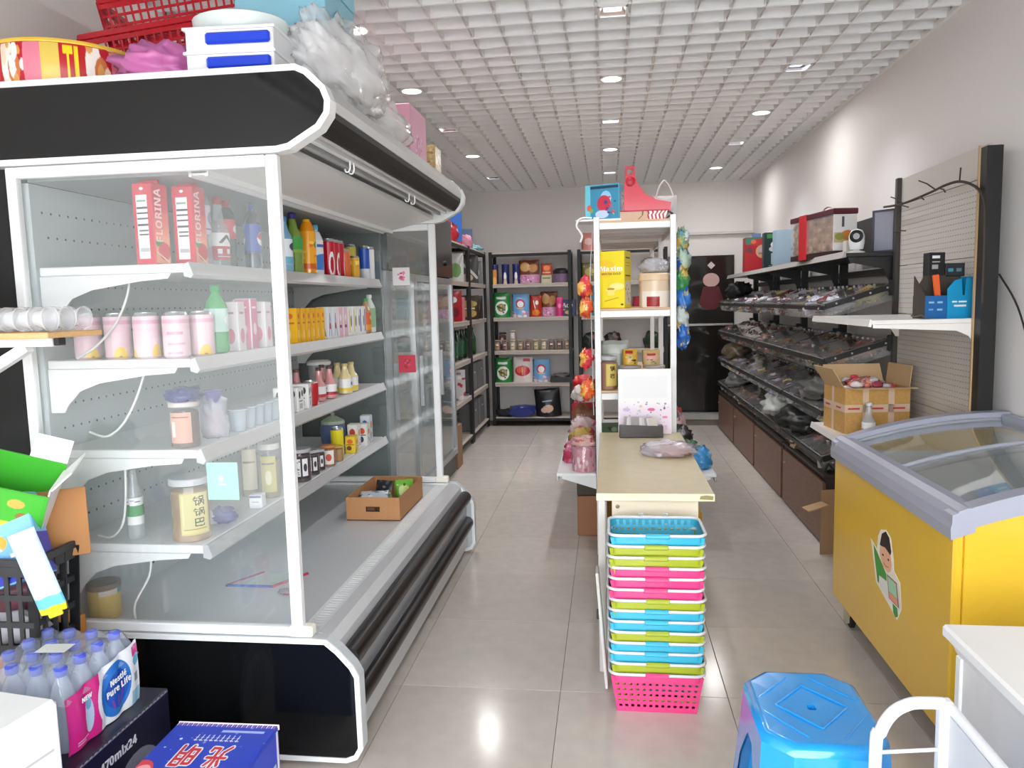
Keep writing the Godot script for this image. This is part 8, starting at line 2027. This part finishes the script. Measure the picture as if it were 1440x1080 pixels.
	gb.rotation = Vector3(0.25, 0.35, -0.35)
	var gm := mat(rgb(64, 170, 46), 0.4)
	part("back_wall", spanm(Vector3(-0.16, 0, -0.07), Vector3(0.08, 0.17, -0.066)), gm, gb)
	part("front_wall", spanm(Vector3(-0.16, 0, 0.066), Vector3(0.08, 0.13, 0.07)), gm, gb)
	part("side_wall", spanm(Vector3(0.076, 0, -0.066), Vector3(0.08, 0.15, 0.066)), mat(rgb(228, 228, 226), 0.6), gb)
	part("side_wall", spanm(Vector3(-0.16, 0, -0.066), Vector3(-0.156, 0.15, 0.066)), gm, gb)
	part("floor_panel", spanm(Vector3(-0.156, 0, -0.066), Vector3(0.076, 0.004, 0.066)), mat(rgb(60, 56, 50), 0.6), gb)
	part("flap", spanm(Vector3(0, 0, -0.066), Vector3(0.004, 0.08, 0.066)), mat(rgb(240, 240, 240), 0.55), gb, Vector3(0.08, 0.15, 0), Basis(Vector3.BACK, -0.5))
	part("flap", spanm(Vector3(-0.02, 0, 0), Vector3(0.08, 0.07, 0.004)), mat(rgb(236, 236, 236), 0.55), gb, Vector3(0, 0.17, -0.07), Basis(Vector3.RIGHT, -0.3))
	part("front_print", face(0.22, 0.12), tmat(picture(96, 56, rgb(70, 176, 50), [["e", .3, .5, .14, .26, rgb(226, 206, 190)], ["e", .36, .45, .08, .16, rgb(190, 40, 50)], ["e", .7, .3, .1, .12, rgb(206, 170, 80)], ["e", .8, .6, .08, .1, rgb(150, 110, 50)], ["r", 0, .8, 1, .2, rgb(240, 220, 60)]]), 0.4), gb, Vector3(-0.04, 0.065, 0.0706))
	var cb := carton("cookie_box", "sky blue and navy cookie box leaning on the crate", "box", Vector3(0.16, 0.24, 0.06), rgb(120, 180, 222), picture(96, 140, rgb(130, 190, 228), [["r", 0, .62, 1, .38, rgb(40, 50, 160)], ["e", .3, .62, .5, .2, rgb(110, 170, 222)], ["e", .7, .2, .14, .09, rgb(206, 220, 170)], ["e", .3, .5, .2, .1, rgb(236, 160, 60)], ["e", .15, .62, .14, .08, rgb(240, 190, 90)], ["r", .5, .66, .3, .05, W], ["r", .55, .78, .35, .07, W], ["r", .62, .88, .3, .1, rgb(236, 226, 240)]]), picture(40, 140, rgb(60, 66, 170), [["r", 0, 0, 1, .5, rgb(130, 190, 228)]]), Vector3(-1.645, 0.70, -1.885), 0.0, g)
	cb.rotation = Vector3(-0.25, 0.15, 0.32)
	var cb2 := carton("cookie_box", "cyan and orange cookie box at the crate's left", "box", Vector3(0.18, 0.2, 0.06), rgb(90, 190, 220), picture(96, 110, rgb(100, 196, 224), [["r", 0, 0, 1, .16, rgb(240, 226, 60)], ["e", .3, .6, .3, .16, rgb(240, 150, 50)], ["e", .7, .66, .2, .12, rgb(246, 190, 90)], ["r", 0, .85, 1, .15, rgb(120, 110, 190)]]), Rect2(), Vector3(-1.79, 0.70, -1.89), 0.0, g)
	cb2.rotation = Vector3(-0.2, 0.1, 0.15)
	single("silver_packet", lump(Vector3(0.2, 0.12, 0.14), 310, 0.25), tmat(picture(64, 40, rgb(170, 166, 196), [["l", .1, .2, .4, .9, .08, rgb(230, 228, 240)], ["l", .5, .2, .8, .9, .08, rgb(226, 224, 238)], ["d", 10, 3, .05, [rgb(60, 50, 130), rgb(236, 236, 244)]]]), 0.25), "silver and violet wrapped roll in the black crate", "packet", Vector3(-1.75, 0.735, -1.93))
	var wpk := thing("drooping_packet", "pale blue packet with yellow tip drooping over the crate", "packet", Vector3(-1.60, 0.86, -1.835), 0.0)
	part("wrapper", pouch(0.09, 0.24, 0.035, 33, 8, 10, 0.05), tmat(picture(32, 64, rgb(206, 226, 240), [["r", 0, 0, 1, .08, rgb(240, 214, 40)], ["r", 0, .08, 1, .14, rgb(110, 196, 226)], ["e", .5, .6, .2, .3, rgb(222, 234, 246)]]), 0.3), wpk, Vector3.ZERO, Basis(Vector3.BACK, PI + 0.35))
	part("yellow_tip", spanm(Vector3(-0.022, -0.01, -0.004), Vector3(0.022, 0.012, 0.004), 0.002), mat(rgb(240, 216, 40), 0.4), wpk, Vector3(0.083, -0.228, 0), Basis(Vector3.BACK, 0.35))
	single("cardboard_flap", spanm(Vector3(-0.002, 0, -0.07), Vector3(0.002, 0.2, 0.07), 0.001), mat(rgb(176, 124, 76), 0.85), "bent brown cardboard flap behind the cookie box", "cardboard", Vector3(-1.60, 0.735, -1.99), Basis(Vector3.UP, -0.9) * Basis(Vector3.BACK, 0.25))
	# wall shelf with stacked clear cups
	var ws := thing("bracket_shelf", "narrow pine shelf on white brackets left of the cooler", "shelf", Vector3.ZERO)
	part("pine_board", spanm(Vector3(-2.049, 1.386, -2.06), Vector3(-1.47, 1.402, -1.84), 0.002), grain(rgb(206, 150, 90), rgb(232, 186, 128), 0.06, Vector3(2, 8, 8), 0.5, 110), ws)
	part("arm", spanm(Vector3(-2.049, 1.36, -1.97), Vector3(-1.53, 1.3855, -1.93), 0.002), mat(rgb(232, 232, 230), 0.4), ws)
	part("end_plug", spanm(Vector3(-1.5299, 1.362, -1.966), Vector3(-1.515, 1.384, -1.934), 0.002), mat(rgb(36, 38, 42), 0.5), ws)
	var st3 := begin()
	bar(st3, Vector3(-1.62, 1.36, -1.95), Vector3(-2.03, 1.14, -1.95), 0.03, 0.03)
	part("strut", done(st3), mat(rgb(226, 226, 224), 0.4), ws)
	var cl := mat(Color(0.93, 0.94, 0.95, 0.4), 0.1, 0.0, "glass")
	for k in 3:
		var cs := thing("cup_stack", "lying stack of clear plastic cups, %s on the pine shelf" % ["front one", "middle one", "rear one"][k], "cup stack", Vector3(-1.50, 1.4375, -1.885 - k * 0.068), 0.0, "cup stacks on the pine shelf")
		for j in 12:
			part("cup", lathe([Vector2(0.022, 0.0), Vector2(0.030, 0.032), Vector2(0.0345, 0.034), Vector2(0.0345, 0.038)], 14), cl, cs, Vector3(-0.03 - j * 0.042, 0, 0), Basis(Vector3.BACK, PI / 2 + PI))
	single("clear_sack", lump(Vector3(0.2, 0.12, 0.2), 320, 0.3), mat(Color(0.92, 0.93, 0.94, 0.5), 0.2, 0.0, "glass"), "bunched clear plastic sack on the pine shelf's back", "bag", Vector3(-1.87, 1.474, -1.95))

func st_dashes(bc: Node3D) -> void:
	var st := begin()
	for k in 22:
		span(st, Vector3(0.0004, 0.338, -0.23 + k * 0.018), Vector3(0.0012, 0.3415, -0.22 + k * 0.018))
	var o := part("perforation", done(st), mat(rgb(150, 150, 166), 0.5), bc)
	o.set_meta("kind", "stuff")
